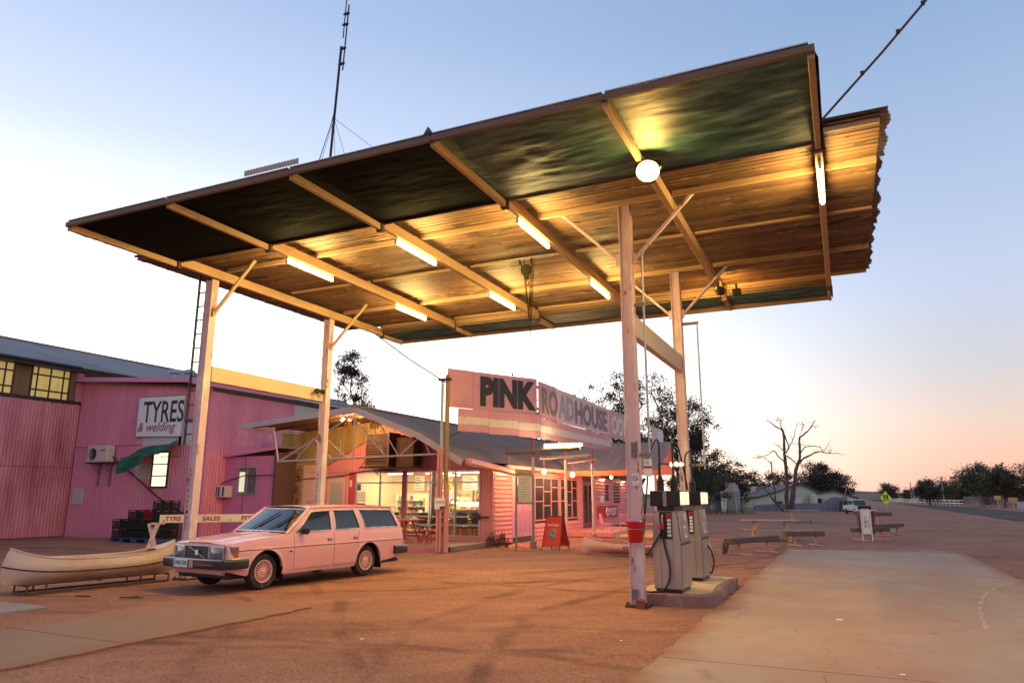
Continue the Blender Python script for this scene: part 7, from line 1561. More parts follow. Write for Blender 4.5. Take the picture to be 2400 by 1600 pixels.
def picnic(x, y, rz, label, s=1.0):
    t = thing('picnic_table', label, 'picnic table', (x, y, 0), rz, 'concrete picnic tables'); P = lambda b, n: part(b, n, GREYC, t, world=False)
    b = B(); b.box(-1.15 * s, 1.15 * s, -.42 * s, .42 * s, .76, .82, .015); P(b, 'table_top')
    for q in (-.62, .62):
        b = B(); b.prism([(-.34, 0), (.34, 0), (.24, .76), (-.24, .76)], (q * s - .06, 0, 0), (0, 1, 0), (0, 0, 1), (.12, 0, 0)); P(b, 'pier'); b = B(); b.prism([(-.98, 0), (-.36, 0), (-.36, .12), (-.60, .40), (-.98, .40)], (q * s - .055, 0, 0), (0, 1, 0), (0, 0, 1), (.11, 0, 0)); P(b, 'seat_pier'); b = B(); b.prism([(.98, 0), (.36, 0), (.36, .12), (.60, .40), (.98, .40)], (q * s - .055, 0, 0), (0, 1, 0), (0, 0, 1), (.11, 0, 0)); P(b, 'seat_pier')
    for q in (-1, 1): b = B(); b.box(-1.1 * s, 1.1 * s, q * .80 - .17, q * .80 + .17, .40, .46, .012); P(b, 'bench')
picnic(-2.95, 32.2, R(12), 'concrete picnic table behind the sleeper benches'); picnic(-2.95, 56.3, R(8), 'concrete picnic table in front of the dead tree', 1.0)
# --- drum bin with a white lettered stand in front
def bin_and_sign():
    t = thing('drum_bin', 'battered maroon drum bin with a pale rim among the benches', 'bin', (.78, 39.0, 0)); b = B(); b.lathe([(.001, 0), (.34, 0), (.36, .3), (.40, .7), (.44, 1.08), (.001, 1.08)], (.78, 39.0, 0), n=22, cap=False); part(b, 'drum', mat('maroon_drum', (.20, .055, .07), .6, var=.5, vs_=3, col2=(.06, .03, .03), p2=.55, s2=3), t, 40); b = B(); b.lathe([(.40, 1.075), (.52, 1.09), (.50, 1.13), (.001, 1.15)], (.78, 39.0, 0), n=22, cap=False); part(b, 'lid', mat('mauve_lid', (.48, .36, .42), .5), t, 40)
    t = thing('lettered_stand', 'narrow white stand with blue vertical lettering in front of the drum bin', 'sign', (.66, 32.85, 0)); a, c = V((.50, 32.9, 0)), V((.84, 32.82, 0)); b = B(); b.tube([a, a + V((0, 0, 1.18)), a.lerp(c, .15) + V((0, 0, 1.25)), a.lerp(c, .85) + V((0, 0, 1.25)), c + V((0, 0, 1.18)), c], .022, 8); part(b, 'tube_frame', WHITEP, t, 50)
    u = (c - a).normalized(); b = B(); b.bar(a + u * .035 + V((0, 0, .74)), c - u * .035 + V((0, 0, .74)), .014, .92, (0, 0, 1)); part(b, 'panel', MATS['sign_white'], t)
    n = V((u.y, -u.x, 0)); text('PUBLIC', a + u * .19 + n * .008 + V((0, 0, .55)), (0, 0, 1), -u, .09, mat('blue_ink', (.06, .08, .22), .5), t, 'lettering', w=.45, bold=.02); text('TOILETS', a + u * .27 + n * .008 + V((0, 0, .50)), (0, 0, 1), -u, .05, MATS['blue_ink'], t, 'lettering', w=.35, bold=.02)
bin_and_sign()
# --- pedestrian warning sign
def walk_sign():
    p = V((4.38, 97.65, 0)); t = thing('warning_sign', 'bright yellow diamond sign with two walking figures beside the road', 'sign', p); b = B(); b.cyl(p, p + V((0, 0, 2.4)), .06, n=8); part(b, 'post', GALV, t); u, v = _rt * .66, V((0, 0, .66)); c = p + V((-.02, -.08, 1.62)); s = 1.0
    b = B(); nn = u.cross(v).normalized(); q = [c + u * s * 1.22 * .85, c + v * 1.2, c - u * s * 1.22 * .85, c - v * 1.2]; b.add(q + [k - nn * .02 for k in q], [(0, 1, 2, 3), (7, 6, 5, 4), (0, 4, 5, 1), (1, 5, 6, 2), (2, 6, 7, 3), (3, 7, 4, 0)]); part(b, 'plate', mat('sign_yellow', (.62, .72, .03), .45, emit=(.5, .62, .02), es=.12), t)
    for k in (-1, 1):
        o = c + u * (.26 * k) + nn * .012; b = B(); b.lathe([(.001, .01), (.11, .008)], o + v * .45, nn, 10, cap=False); b.add([o + u * .16 + v * .32, o - u * .16 + v * .32, o - u * .12 - v * .1, o + u * .12 - v * .1], [(0, 1, 2, 3)])
        b.add([o + u * .02 - v * .1, o + u * .12 - v * .1, o + u * .22 - v * .55, o + u * .12 - v * .55], [(0, 1, 2, 3)]); b.add([o - u * .12 - v * .1, o - u * .02 - v * .1, o - u * .10 - v * .55, o - u * .22 - v * .55], [(0, 1, 2, 3)]); b.add([o + u * .14 + v * .3, o + u * .20 + v * .26, o + u * .30 - v * .0, o + u * .24 - v * .02], [(0, 1, 2, 3)]); part(b, 'walking_figure', BLACKP, t)
walk_sign()
# --- old ute by the road
def ute():
    p = atZ(2011, 1204); t = thing('parked_ute', 'old pale ute with an orange bonnet parked beyond the drum bin', 'ute', (p.x, p.y, 0), R(-70)); t.scale = (.85, .85, .85); W = mat('ute_white', (.52, .52, .50), .4); O = mat('ute_orange', (.55, .13, .07), .5); P = lambda b, n, m: part(b, n, m, t, world=False)
    b = B(); b.prism([(-2.3, .45), (2.2, .45), (2.2, .95), (1.0, 1.05), (-2.3, 1.05)], (0, -.85, 0), (1, 0, 0), (0, 0, 1), (0, 1.7, 0)); P(b, 'body', W); b = B(); b.prism([(-.9, 1.055), (.95, 1.055), (.45, 1.72), (-.75, 1.75)], (0, -.76, 0), (1, 0, 0), (0, 0, 1), (0, 1.52, 0)); P(b, 'cab', W); b = B(); b.prism([(.98, 1.08), (.52, 1.66), (.56, 1.67), (1.02, 1.09)], (0, -.68, 0), (1, 0, 0), (0, 0, 1), (0, 1.36, 0)); P(b, 'windscreen', MATS['car_glass_dark'])
    for s in (-1, 1): b = B(); b.prism([(-.75, 1.15), (.75, 1.15), (.42, 1.62), (-.65, 1.64)], (0, s * .775 - .01, 0), (1, 0, 0), (0, 0, 1), (0, .02, 0)); P(b, 'side_window', MATS['car_glass_dark'])
    b = B(); b.box(1.05, 2.25, -.82, .82, .96, 1.06, .03); P(b, 'bonnet', O); b = B(); b.box(2.2, 2.28, -.75, .75, .5, .95, .02); P(b, 'grille', DARKM); b = B(); b.box(2.22, 2.4, -.85, .85, .42, .56, .03); P(b, 'bumper', GALV)
    for x in (-1.4, 1.35):
        for s in (-1, 1): b = B(); b.lathe([(.18, -.1), (.33, -.1), (.35, -.05), (.35, .05), (.33, .1), (.18, .1)], (x, s * .8, .35), (0, 1, 0), 18); P(b, 'wheel', MATS['tyre'])
ute()
# --- weatherboard cottage with iron fence
def cottage():
    def Q(px, py, d): return atD(px, py, d)
    D = 96.0; g = lambda px: atD(px, 1164, D); t = thing('cottage', 'low pale green weatherboard cottage with dark gable edge behind an iron fence', 'house', g(1840) - V((0, 0, CAM_H))); GR = mat('pale_green_boards', (.56, .58, .44), .7, var=.06, vs_=.4); RF = mat('cottage_roof', (.10, .075, .07), .7)
    z = lambda py, d=D: atD(1840, py, d).z
    prof = [(1731, 1213), (1731, 1170), (1772, 1166), (1790, 1162), (1872, 1137), (1880, 1136), (1925, 1157), (1960, 1172), (1960, 1213)]
    u = _rt; o = g(1731); pts = [((g(px) - o).dot(u), z(py)) for px, py in prof]; pts = [(a, max(b_, 0) if k not in (0, len(prof) - 1) else 0) for k, (a, b_) in enumerate(pts)]; oo = V((o.x, o.y, 0))
    # boards row by row, clipped to the gable outline
    tops = pts[1:-1]
    def height(x):
        for (xa, za), (xb, zb) in zip(tops, tops[1:]):
            if xa <= x <= xb: return za + (zb - za) * (x - xa) / (xb - xa)
        return 0
    X1 = tops[-1][0]; pit = .30; zz = .0
    while zz < max(p[1] for p in tops) - .05:
        xs = [i * X1 / 200 for i in range(201) if height(i * X1 / 200) > zz + pit * .4]
        if xs:
            b = B(); xa, xb = xs[0], xs[-1]; b.prism([(xa, zz), (xb, zz), (min(xb, X1), zz + pit), (xa, zz + pit)], oo + _fw0 * .0, u, V((0, 0, 1)), _fw0 * .06); k = part(b, 'board', GR, t); 
        zz += pit
    b = B(); b.prism(pts, oo + _fw0 * .061, u, V((0, 0, 1)), _fw0 * .1); part(b, 'wall', GR, t)
    b = B()
    for (xa, za), (xb, zb) in zip(tops, tops[1:]): b = B(); b.bar(oo + u * xa + V((0, 0, za + .08)) - _fw0 * .2, oo + u * xb + V((0, 0, zb + .08)) - _fw0 * .2, .25, .2, (0, 0, 1)); part(b, 'barge', RF, t); b = B(); b.prism([(xa, za + .1), (xb, zb + .1), (xb, zb + .16), (xa, za + .16)], oo - _fw0 * .1, u, V((0, 0, 1)), _fw0 * 9); part(b, 'roof_plane', RF, t)
    # porch wing, windows
    o2 = atD(1915, 1164, D - 3); pr2 = [(0, 0), (0, z(1158, D - 3)), (2.4, z(1151, D - 3)), (5.2, z(1168, D - 3)), (5.2, 0)]; b = B(); b.prism(pr2, V((o2.x, o2.y, 0)), u, V((0, 0, 1)), _fw0 * 2.5); part(b, 'porch', GR, t)
    for (xa, za), (xb, zb) in zip(pr2[1:4], pr2[2:4]): b = B(); b.bar(V((o2.x, o2.y, 0)) + u * (xa - .2) + V((0, 0, za + .06)) - _fw0 * .1, V((o2.x, o2.y, 0)) + u * xb + V((0, 0, zb + .06)) - _fw0 * .1, .3, .16); part(b, 'barge', RF, t)
    for px, py, w, h, m, d in ((1873, 1183, 1.1, 1.9, WHITEP, D - .1), (1826, 1180, .9, .7, MATS['dark_pane'], D - .1), (1900, 1186, .9, .7, mat('ochre_bench', (.35, .22, .10), .8), D - .1), (1922, 1178, .5, 1.1, MATS['dark_pane'], D - 3.1)):
        p = atD(px, py, d); b = B(); b.obox(p, (w, .12, h), Matrix((u, _fw0, V((0, 0, 1)))).transposed(), .02); part(b, 'window', m, t)
    # second roof behind
    o3 = atD(1766, 1164, D + 9); b = B(); b.prism([(0, z(1164)), (.6, z(1139, D + 9)), (7.5, z(1139, D + 9)), (9, z(1164))], V((o3.x, o3.y, 0)), u, V((0, 0, 1)), _fw0 * 5); part(b, 'rear_roof', mat('pinkish_roof', (.30, .20, .19), .7, var=.1), t)
    # corrugated iron fence
    IR = mat('fence_iron', (.23, .23, .28), .65, .3, var=.2, vs_=.8); t = thing('iron_fence', 'dull blue grey corrugated iron fence in front of the cottage', 'fence', atD(1840, 1164, 90) - V((0, 0, CAM_H)))
    seg = [(1763, 1184, 91, 1210), (1800, 1181, 90.5, 1209), (1840, 1180, 90, 1208), (1882, 1179, 90, 1206), (1925, 1178, 90, 1205), (1948, 1165, 90.2, 1205), (1985, 1164, 90.5, 1204)]
    for (p0, t0, d0, b0), (p1, t1, d1, b1) in zip(seg, seg[1:]):
        a, c = atD(p0, 1164, d0), atD(p1, 1164, d1); a.z = c.z = 0; uu = (c - a); b = B(); b.corr(a, uu.normalized(), (0, 0, 1), uu.length, 1, .2, .02, top=lambda x, L=uu.length, za=atD(p0, t0, d0).z, zb=atD(p1, t1, d1).z: za + (zb - za) * x / L); part(b, 'fence_sheet', IR, t, 60)
    for px, h in ((1969, 3.1), (1930, 1.5)): a = atD(px, 1164, 88); a.z = 0; b = B(); b.cyl(a, a + V((.9 if px > 1950 else 0, 0, h)) * (-1 if False else 1), .06, n=6); part(b, 'prop', mat('pole_grey', (.24, .19, .18), .8), t)
    for px, d, r, h in ((1990, 88, .45, 1.1), (1975, 89, .5, 1.3)): a = atD(px, 1164, d); b = B(); b.lathe([(r, 0), (r, h), (.001, h)], (a.x, a.y, 0), n=14); solo(b, 'rubbish_drum', DARKM, '%s dark drum standing at the end of the iron fence' % ('shorter' if h < 1.2 else 'taller'), 'drum', 'drums by the iron fence', 40)
cottage()
# --- water tanks and stand
def tanks():
    for px, d, r, h, m, lab in ((1685, 80, 1.15, 2.0, (.09, .12, .13), 'dark green round water tank under the trees'), (1656, 82, 1.7, 1.6, (.20, .22, .30), 'wide blue grey water tank under the trees'), (1712, 78, 1.0, 2.3, (.28, .28, .27), 'pale grey round water tank under the tank stand')):
        a = atD(px, 1164, d); t = thing('water_tank', lab, 'tank', (a.x, a.y, 0)); m_ = mat('tank_%d' % px, m, .6, .2, var=.15)
        b = B(); pr = []
        for i in range(13): pr.append((r + (.02 if i % 2 else 0), h * i / 12))
        b.lathe(pr + [(r * .2, h + .18), (.001, h + .2)], (a.x, a.y, 0), n=24, cap=False); part(b, 'shell', m_, t, 40); b = B(); b.cyl((a.x + r + .05, a.y, 0), (a.x + r + .05, a.y, h), .04, n=6); part(b, 'pipe', DARKM, t)
    a = atD(1714, 1164, 77.5); t = thing('tank_stand', 'tall thin stand carrying a pale square tank under the trees', 'tank stand', (a.x, a.y, 0)); zb = atD(1714, 1152, 77.5).z; b = B(); b.box(a.x - .45, a.x + .45, a.y - .45, a.y + .45, zb, zb + .95, .03); part(b, 'tank', mat('stand_tank', (.50, .42, .38), .6), t)
    for sx in (-.4, .4):
        for sy in (-.4, .4): b = B(); b.cyl((a.x + sx * 1.5, a.y + sy * 1.5, 0), (a.x + sx, a.y + sy, zb), .04, n=6); part(b, 'leg', GALV, t)
    b = B(); b.prism([(-1.1, 2.35), (.3, 3.05), (.5, 2.35)], (a.x, a.y + 1.5, 0), (1, 0, 0), (0, 0, 1), (0, 1.6, 0)); part(b, 'lean_to', GALV, t)
    # low pink kerb rail with short posts
    a, c = atZ(1640, 1217), atZ(1800, 1213); t = thing('low_rail', 'low dusty pink rail along the edge of the picnic ground', 'rail', ((a.x + c.x) / 2, (a.y + c.y) / 2, 0)); b = B(); b.bar(a + V((0, 0, .26)), c + V((0, 0, .26)), .1, .12); part(b, 'rail', mat('dusty_pink', (.46, .19, .17), .8), t)
    for f in (.03, .28, .59, .9): p = a.lerp(c, f); b = B(); b.cyl(p, p + V((0, 0, .5)), .06, n=8); part(b, 'post', mat('dusty_pink', (.46, .19, .17)), t)
tanks()
# --- white rail fence, mesh fence, power poles on the far side of the road
def fences():
    WR_ = mat('white_rail', (.62, .54, .50), .6); pts = [(2070, 1164, 215), (2140, 1164, 170), (2180, 1164, 150), (2215, 1164, 138), (2256, 1164, 128)]
    t = thing('white_rail_fence', 'white post and rail fence running along the far side of the road', 'fence', atD(2180, 1164, 150) - V((0, 0, CAM_H))); G = [V((atD(*p).x, atD(*p).y, 0)) for p in pts]
    for a, c in zip(G, G[1:]):
        L = (c - a).length; n = max(2, int(L / 2.2))
        for z in (.62, 1.12): b = B(); b.bar(a + V((0, 0, z)), c + V((0, 0, z)), .08, .10); part(b, 'rail', WR_, t)
        for i in range(n): p = a.lerp(c, i / n); b = B(); b.box(p.x - .06, p.x + .06, p.y - .06, p.y + .06, 0, 1.2); part(b, 'post', WR_, t)
    a, c = atD(2258, 1164, 130), atD(2440, 1164, 118); a.z = c.z = 0; t = thing('mesh_fence', 'grey mesh fence on steel posts under the roadside trees', 'fence', a); GM = mat('mesh_grey', (.36, .31, .30), .6, .2); L = (c - a).length
    b = B(); b.cyl(a + V((0, 0, 1.75)), c + V((0, 0, 1.75)), .04, n=6); part(b, 'rail', GM, t)
    for i in range(9): p = a.lerp(c, i / 8); b = B(); b.cyl(p, p + V((0, 0, 1.8)), .045, n=6); part(b, 'post', GM, t)
    b = B(); n = 150
    for i in range(n): p = a.lerp(c, i / n); b.add([p + V((0, 0, .1)), p + V((.04, 0, .1)), p + V((.04, 0, 1.7)), p + V((0, 0, 1.7))], [(0, 1, 2, 3)])
    for z in (.3, .6, .9, 1.2, 1.5): b.bar(a + V((0, 0, z)), c + V((0, 0, z)), .02, .03)
    m = part(b, 'mesh', GM, t); m['kind'] = 'stuff'
    for px, top, d, arm, lab in ((2137, 1128, 190, 0, 'plain power pole behind the dark roadside tree'), (2212, 1116, 150, 1, 'power pole with a cross arm behind the white rail fence')):
        p = atD(px, 1164, d); h = atD(px, top, d).z; t = thing('power_pole', lab, 'power pole', (p.x, p.y, 0)); b = B(); b.cyl((p.x, p.y, 0), (p.x, p.y, h), .16, .11, n=8); part(b, 'shaft', mat('pole_grey', (.24, .19, .18)), t, 50)
        if arm: b = B(); b.bar(V((p.x, p.y, h - .2)) - _rt * 1.1, V((p.x, p.y, h - .2)) + _rt * 1.1, .1, .12); part(b, 'cross_arm', mat('pole_grey', (.24, .19, .18)), t)
    for px, py, d, w, m, lab in ((2338, 1166, 116, .9, (.60, .42, .12), 'small orange yellow notice on the trees behind the mesh fence'), (2374, 1172, 112, 1.2, (.58, .30, .10), 'low orange board under the roadside trees'), (2398, 1184, 110, 1.4, (.42, .45, .50), 'pale grey utility box by the mesh fence')):
        p = atD(px, py, d); b = B(); b.obox(p, (w, .1, w * .7), None, .02); s = solo(b, 'roadside_board', mat('board_%d' % px, m, .6), lab, 'board'); b = B(); b.cyl((p.x, p.y + .1, 0), (p.x, p.y + .1, p.z), .05, n=6); part(b, 'post', GALV, s)
    for px, py, d, w in ((2020, 1160, 420, 5), (2042, 1161.5, 460, 4), (2055, 1161.5, 470, 3)): p = atD(px, py, d); b = B(); b.box(p.x - w, p.x + w, p.y, p.y + 5, 0, p.z + 1.2); solo(b, 'distant_shed', mat('far_shed', (.32, .26, .26), .8), 'tiny pale shed far along the road', 'shed', 'tiny sheds on the horizon')
fences()
# --- bits of litter
for k, (px, py, s) in enumerate(((1968, 1452, .09), (1836, 1335, .05), (2223, 1238, .14), (1950, 1206, .25), (1965, 1207, .25), (1919, 1222, .25), (2116, 1581, .05), (1455, 1501, .03), (848, 1497, .04))):
    p = atZ(px, py, .016); b = B(); b.grid(lambda u, v: (p.x + (u - .5) * s + .02 * s * math.sin(v * 5), p.y + (v - .5) * s * 1.3, p.z + .006 + .02 * s * math.sin(u * 9 + v * 7)), 4, 4); solo(b, 'paper_scrap', MATS['white_paper'], 'white scrap of litter lying on the %s' % ('concrete driveway' if k in (0, 1, 6) else 'dirt by the benches' if k in (3, 4, 5) else 'open dirt'), 'litter', 'scraps of litter')
# ================================================================= trees
BARK = mat('gum_bark', (.17, .12, .10), .9, var=.35, vs_=2, bump=.4, bs=6, col2=(.28, .22, .19), p2=.6, s2=1.5)
DEADB = mat('dead_bark', (.115, .075, .07), .85, var=.3, vs_=3, bump=.4, bs=8, col2=(.19, .14, .135), p2=.6, s2=2)
LEAF = [mat('gum_leaf', (.058, .060, .030), .7, var=.45, vs_=1.1), mat('dark_gum_leaf', (.040, .036, .022), .75, var=.45, vs_=1.1), mat('russet_gum_leaf', (.080, .060, .032), .75, var=.4, vs_=.9)]
def gum(base, h, w, seed, label, leaf=.26, clumps=70, per=70, kind=0, trunk=.22, bare=.30, clump_r=.55, name='gum_tree', group=None, lean=(0, 0), forks=4, low=None):
    rr = random.Random(seed); base = V((base[0], base[1], 0)); t = thing(name, label, 'tree', base, 0, group); bt = B(); lf = B(); tips = []
    def seg(p, q, r0, r1, n=5, wob=.06):
        L = (q - p).length; pts = [p + (q - p) * (i / n) + V((rr.gauss(0, 1), rr.gauss(0, 1), rr.gauss(0, .5))) * L * wob * (0 if i in (0, n) else 1) for i in range(n + 1)]
        bt.tube(pts, [r0 + (r1 - r0) * i / n for i in range(n + 1)], 7, cap=False); return pts
    fork = base + V((lean[0] * .3, lean[1] * .3, h * bare)); seg(base - V((0, 0, .1)), fork, trunk, trunk * .72, 6, .03)
    mains = []
    for k in range(forks):
        a = 2 * math.pi * (k + rr.uniform(-.25, .25)) / forks; rad = w / 2 * rr.uniform(.35, .75); top = base + V((lean[0] + rad * math.cos(a), lean[1] + rad * math.sin(a), h * rr.uniform(.62, .97)))
        if k == 0: top = base + V((lean[0], lean[1], h * .96))
        s = fork - V((0, 0, h * bare * rr.uniform(0, .35))); pts = seg(s, top, trunk * .55, trunk * .12, 7, .07); mains.append(pts)
    for pts in mains:
        for i in range(2, len(pts)):
            for _ in range(rr.choice((1, 2, 2, 3))):
                p = pts[i]; d = V((rr.gauss(0, 1), rr.gauss(0, 1), rr.gauss(.35, .5))).normalized() * w * rr.uniform(.10, .28); q = p + d
                dx, dy = q.x - base.x - lean[0], q.y - base.y - lean[1]; k = math.hypot(dx, dy) / (w / 2)
                if k > 1: q.x -= dx * (1 - 1 / k); q.y -= dy * (1 - 1 / k)
                q.z = min(q.z, h * .99); seg(p, q, trunk * .13, trunk * .04, 3, .1); tips.append(q)
                if rr.random() < .6: q2 = q + V((rr.gauss(0, 1), rr.gauss(0, 1), rr.gauss(.1, .5))).normalized() * w * .10; seg(q, q2, trunk * .05, trunk * .025, 2, .1); tips.append(q2)
    if low is not None: tips = [q for q in tips if q.z > low * h]
    rr.shuffle(tips); use = [tips[i % len(tips)] + (V((rr.gauss(0, 1), rr.gauss(0, 1), rr.gauss(0, .6))) * clump_r * .8 if i >= len(tips) else V((0, 0, 0))) for i in range(clumps)]
    for c in use:
        cr = clump_r * rr.uniform(.55, 1.25); n = int(per * rr.uniform(.5, 1.3))
        for _ in range(n):
            d = V((rr.gauss(0, 1), rr.gauss(0, 1), rr.gauss(0, .75))) * cr * .52; p = c + d; ax = V((rr.gauss(0, .8), rr.gauss(0, .8), rr.gauss(-.7, .6))).normalized(); L = leaf * rr.uniform(.6, 1.3); s = ax.cross(V((rr.gauss(0, 1), rr.gauss(0, 1), rr.gauss(0, 1))))
            if s.length < 1e-3: continue
            s = s.normalized() * L * .16; k = len(lf.v); lf.v += [tuple(p), tuple(p + ax * L * .45 + s), tuple(p + ax * L), tuple(p + ax * L * .45 - s)]; lf.f.append((k, k + 1, k + 2, k + 3))
    part(bt, 'trunk', BARK, t, 60); part(lf, 'crown', LEAF[kind], t); return t
def at(px, d): p = atD(px, 1164, d); return (p.x, p.y)
def hgt(py, d): return atD(1200, py, d).z
G1, G2 = 'gum trees behind the roadhouse', 'trees around the cottage'
gum(at(1500, 57), hgt(868, 57), 8.5, 3, 'tall open gum tree rising behind the long pink sign', .24, 150, 75, 0, .26, .32, .62, group=G1, forks=5)
gum(at(1610, 60), hgt(925, 60), 7.5, 14, 'broad dark gum tree behind the rear pump-side post', .24, 190, 85, 1, .25, .25, .66, group=G1, forks=5)
gum(at(1300, 62), hgt(893, 62), 5.0, 25, 'gum tree whose top shows above the middle of the pink sign', .24, 80, 70, 0, .2, .35, .6, group=G1)
gum(at(1408, 66), hgt(905, 66), 5.0, 33, 'slender gum tree behind the far end of the pink sign', .24, 60, 60, 0, .18, .4, .55, group=G1)
gum(at(812, 64), hgt(822, 64), 4.6, 41, 'bushy gum tree behind the shed and roadhouse roofs', .24, 120, 90, 1, .2, .45, .62, group=G1)
def bare_twigs(px, top, d, seed):
    rr = random.Random(seed); p = atD(px, 1164, d); t = thing('bare_sapling', 'leafless thin sapling behind the roofs beside the bushy gum tree', 'tree', (p.x, p.y, 0)); h = hgt(top, d); b = B(); b.tube([(p.x, p.y, 0), (p.x + .2, p.y, h * .5), (p.x - .1, p.y, h)], [.12, .07, .01], 6); part(b, 'trunk', BARK, t)
    for i in range(9):
        z = h * rr.uniform(.7, .95); b = B(); s = rr.choice((-1, 1)); b.tube([(p.x, p.y, z), (p.x + s * rr.uniform(.3, .9), p.y, z + .6), (p.x + s * rr.uniform(.5, 1.4), p.y, z + rr.uniform(.9, 1.8))], [.03, .02, .006], 5); part(b, 'branch', BARK, t)
bare_twigs(738, 838, 62, 4)
gum(at(1660, 74), hgt(1062, 74), 7.0, 51, 'rounded gum tree above the green water tank', .26, 150, 75, 1, .2, .22, .62, group=G2); gum(at(1720, 82), hgt(1088, 82), 6.5, 52, 'low russet gum tree behind the tank stand', .28, 110, 70, 2, .2, .25, .62, group=G2); gum(at(1640, 92), hgt(1078, 92), 8, 58, 'dark gum tree behind the wide water tank', .30, 130, 70, 1, .22, .2, .7, group=G2)
gum(at(1775, 118), hgt(1108, 118), 9, 53, 'low dark tree behind the rear roof of the cottage', .36, 120, 60, 1, .2, .2, .8, group=G2); gum(at(1700, 105), hgt(1110, 105), 9, 59, 'dense low tree between the water tanks and the cottage', .34, 130, 60, 1, .2, .15, .8, group=G2); gum(at(1838, 124), hgt(1112, 124), 8, 54, 'thin low tree just behind the cottage gable', .36, 80, 55, 2, .2, .2, .8, group=G2)
gum(at(1935, 112), hgt(1093, 112), 8.5, 55, 'dense dark tree beyond the cottage porch', .34, 190, 70, 1, .25, .15, .8, group=G2); gum(at(1975, 116), hgt(1112, 116), 6.5, 56, 'dark rounded tree at the end of the iron fence', .34, 110, 65, 1, .22, .15, .75, group=G2); gum(at(1890, 118), hgt(1118, 118), 7, 57, 'low dark tree behind the cottage porch', .34, 90, 60, 1, .2, .15, .8, group=G2)
G3 = 'trees along the far side of the road'
gum(at(2178, 145), hgt(1128, 145), 6.5, 61, 'dark leaning tree in front of the white rail fence', .42, 110, 60, 1, .3, .3, .85, group=G3); gum(at(2228, 168), hgt(1128, 168), 9, 62, 'loose tree beside the power pole with the cross arm', .45, 90, 60, 0, .25, .25, .95, group=G3); gum(at(2300, 128), hgt(1098, 128), 9.5, 63, 'spreading gum tree behind the mesh fence', .40, 170, 65, 0, .35, .3, .95, group=G3, forks=5); gum(at(2352, 122), hgt(1102, 122), 8, 64, 'upright gum tree next to the spreading one', .40, 150, 65, 0, .3, .28, .9, group=G3); gum(at(2415, 120), hgt(1104, 120), 8, 65, 'gum tree at the end of the mesh fence', .40, 130, 65, 0, .3, .25, .9, group=G3); gum(at(2084, 225), hgt(1136, 225), 7, 66, 'small russet tree behind the yellow diamond sign', .55, 80, 50, 2, .25, .2, 1.0, group=G3); gum(at(2128, 230), hgt(1148, 230), 5, 67, 'low tree past the yellow diamond sign', .5, 50, 40, 2, .2, .2, .9, group=G3)
for k, (px, d, hh) in enumerate(((2195, 190, 1150), (2250, 185, 1148), (2275, 170, 1152), (2330, 160, 1150), (2385, 158, 1148), (2425, 150, 1150))): gum(at(px, d), hgt(hh, d), 9, 70 + k, 'dense low dark bush in the hedge behind the mesh fence', .5, 60, 50, 1, .15, .08, 1.1, 'bush', 'bushes behind the mesh fence')
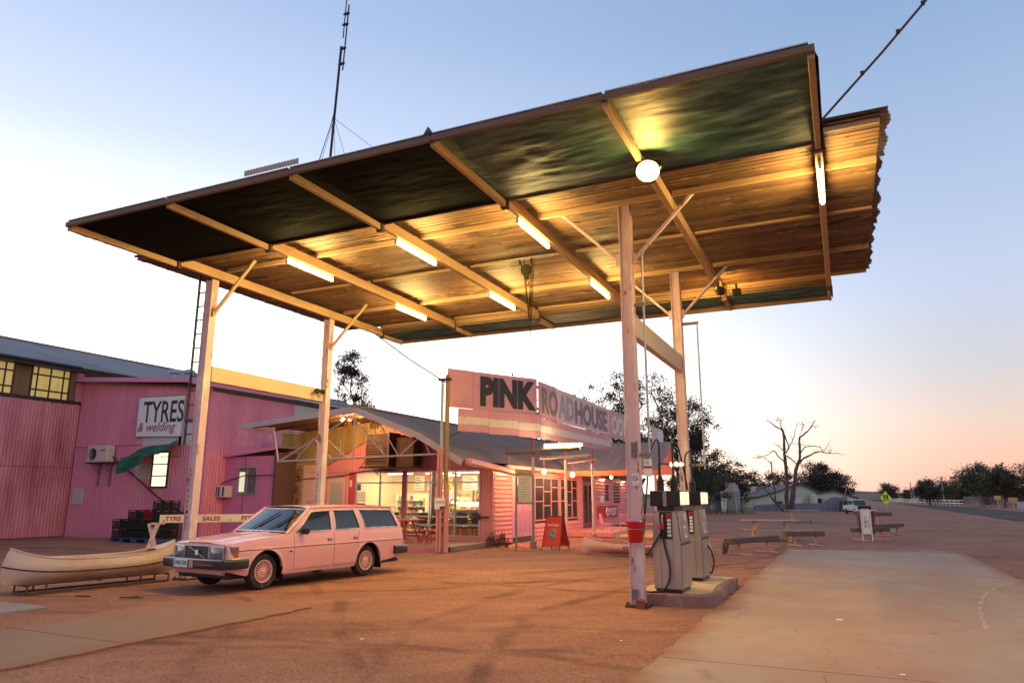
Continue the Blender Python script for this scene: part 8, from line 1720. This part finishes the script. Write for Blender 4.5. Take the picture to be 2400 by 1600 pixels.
# --- the dead tree, traced limb by limb; limbs lean towards and away from the camera
def dead_tree():
    D = 88.0; rr = random.Random(17); p = atD(1855, 1164, D); t = thing('dead_tree', 'bare dead tree with twisted limbs in front of the pale cottage', 'tree', (p.x, p.y, 0)); sc_ = 360 / 2352
    def limb(pts, r0, r1, d0, d1, nm='limb'):
        P_ = []; n = len(pts)
        for i, (zx, zy) in enumerate(pts): f = i / (n - 1); q = atD(1640 + zx * sc_, 1000 + zy * sc_, D + d0 + (d1 - d0) * f); P_.append(q)
        fine = []
        for i in range(n - 1):
            for j in range(4): s = j / 4; a0, a1, a2, a3 = P_[max(0, i - 1)], P_[i], P_[i + 1], P_[min(n - 1, i + 2)]; fine.append(.5 * ((2 * a1) + (a2 - a0) * s + (2 * a0 - 5 * a1 + 4 * a2 - a3) * s * s + (3 * a1 - a0 - 3 * a2 + a3) * s ** 3) + V((rr.gauss(0, .015), rr.gauss(0, .015), rr.gauss(0, .015))))
        fine.append(P_[-1]); m = len(fine); b = B(); b.tube(fine, [(r0 + (r1 - r0) * i / (m - 1)) * rr.uniform(.55, .75) for i in range(m)], 7)
        for i in range(m // 3, m):
            if r0 < .3 and rr.random() < .30 or rr.random() < .10:
                q = fine[i]; d = V((rr.gauss(0, 1), rr.gauss(0, .6), rr.gauss(.5, .6))).normalized() * rr.uniform(.3, 1.1); b.tube([q, q + d * .5 + V((0, 0, rr.gauss(0, .06))), q + d + V((rr.gauss(0, .1), 0, rr.gauss(0, .1)))], [.03, .02, .008], 5)
        part(b, nm, DEADB, t, 60)
    ends = []
    limb([(1330, 1330), (1330, 1100), (1335, 850), (1320, 640), (1300, 420), (1290, 250), (1280, 100), (1250, 40), (1180, 5), (1080, -70), (1010, -110)], .42, .05, 0, -1.5, 'trunk')
    limb([(1400, 1330), (1430, 1100), (1455, 850), (1480, 640), (1530, 500), (1535, 380), (1525, 180), (1590, 120), (1680, 40), (1740, -60), (1770, -110)], .40, .05, 0, 1.5, 'trunk')
    limb([(1370, 1330), (1385, 1150), (1410, 960), (1440, 800), (1450, 640)], .20, .08, -.3, .2); limb([(1290, 1290), (1200, 1200), (1120, 1110), (1060, 1020), (980, 930)], .24, .06, -.4, -1.5); limb([(1160, 1150), (1150, 1000), (1120, 800), (1100, 640), (1095, 540)], .14, .10, -.6, -1.2); limb([(1095, 545), (1040, 510), (970, 470), (860, 480), (855, 435)], .07, .02, -1.2, -2)
    limb([(1300, 530), (1200, 450), (1160, 385), (1100, 375), (1040, 430), (940, 450), (885, 478)], .14, .03, -.3, -1.6); limb([(1280, 360), (1200, 290), (1120, 245)], .11, .04, -.2, -1.2); limb([(1325, 400), (1370, 300), (1400, 250), (1440, 150), (1470, 30), (1490, -60)], .13, .03, .1, .8); limb([(1370, 330), (1310, 150), (1280, 60), (1245, 0), (1240, -90), (1200, -140), (1180, -90)], .12, .03, .2, -.8)
    limb([(1330, 440), (1400, 490), (1440, 530), (1490, 580)], .12, .10, 0, .6); limb([(1525, 560), (1580, 490), (1680, 440), (1760, 395), (1850, 380), (1950, 400), (2060, 405), (2130, 405), (2210, 435)], .20, .03, .7, 2.4); limb([(1545, 400), (1590, 330), (1630, 305), (1750, 295), (1830, 310), (1890, 360), (1940, 310), (1970, 270)], .12, .03, .8, 1.6); limb([(1420, 245), (1480, 265), (1560, 270), (1610, 290)], .05, .03, .4, .8); limb([(1980, 395), (2020, 365)], .05, .03, 2, 2)
    limb([(1480, 870), (1560, 840), (1640, 740), (1700, 650), (1750, 580)], .15, .03, .4, 1.2); limb([(1560, 850), (1650, 790), (1690, 700), (1760, 640), (1825, 560)], .12, .02, .5, 1.6); limb([(1340, 600), (1365, 650), (1380, 720), (1345, 720)], .08, .03, -.2, -.5); limb([(1525, 130), (1560, 60), (1580, -20), (1555, -90)], .05, .015, .8, .4); limb([(1120, 900), (1125, 800), (1125, 420)], .02, .012, -.6, -.8); limb([(1720, -40), (1760, 20)], .03, .015, 1.4, 1.6); limb([(1060, 1020), (1050, 930)], .06, .02, -1, -1.2); limb([(1150, 970), (1210, 900)], .05, .02, -.6, -.6)
dead_tree()
low_shrub(*at(1735, 78), 1.4, .9, 'low brown scrub at the foot of the tank stand', mat('dry_scrub', (.12, .085, .055), .9, var=.3), 'scrub', 500, 5); low_shrub(*at(1690, 77), 2.2, .5, 'low dark scrub in front of the green water tank', MATS['dry_scrub'], 'scrub', 600, 6)
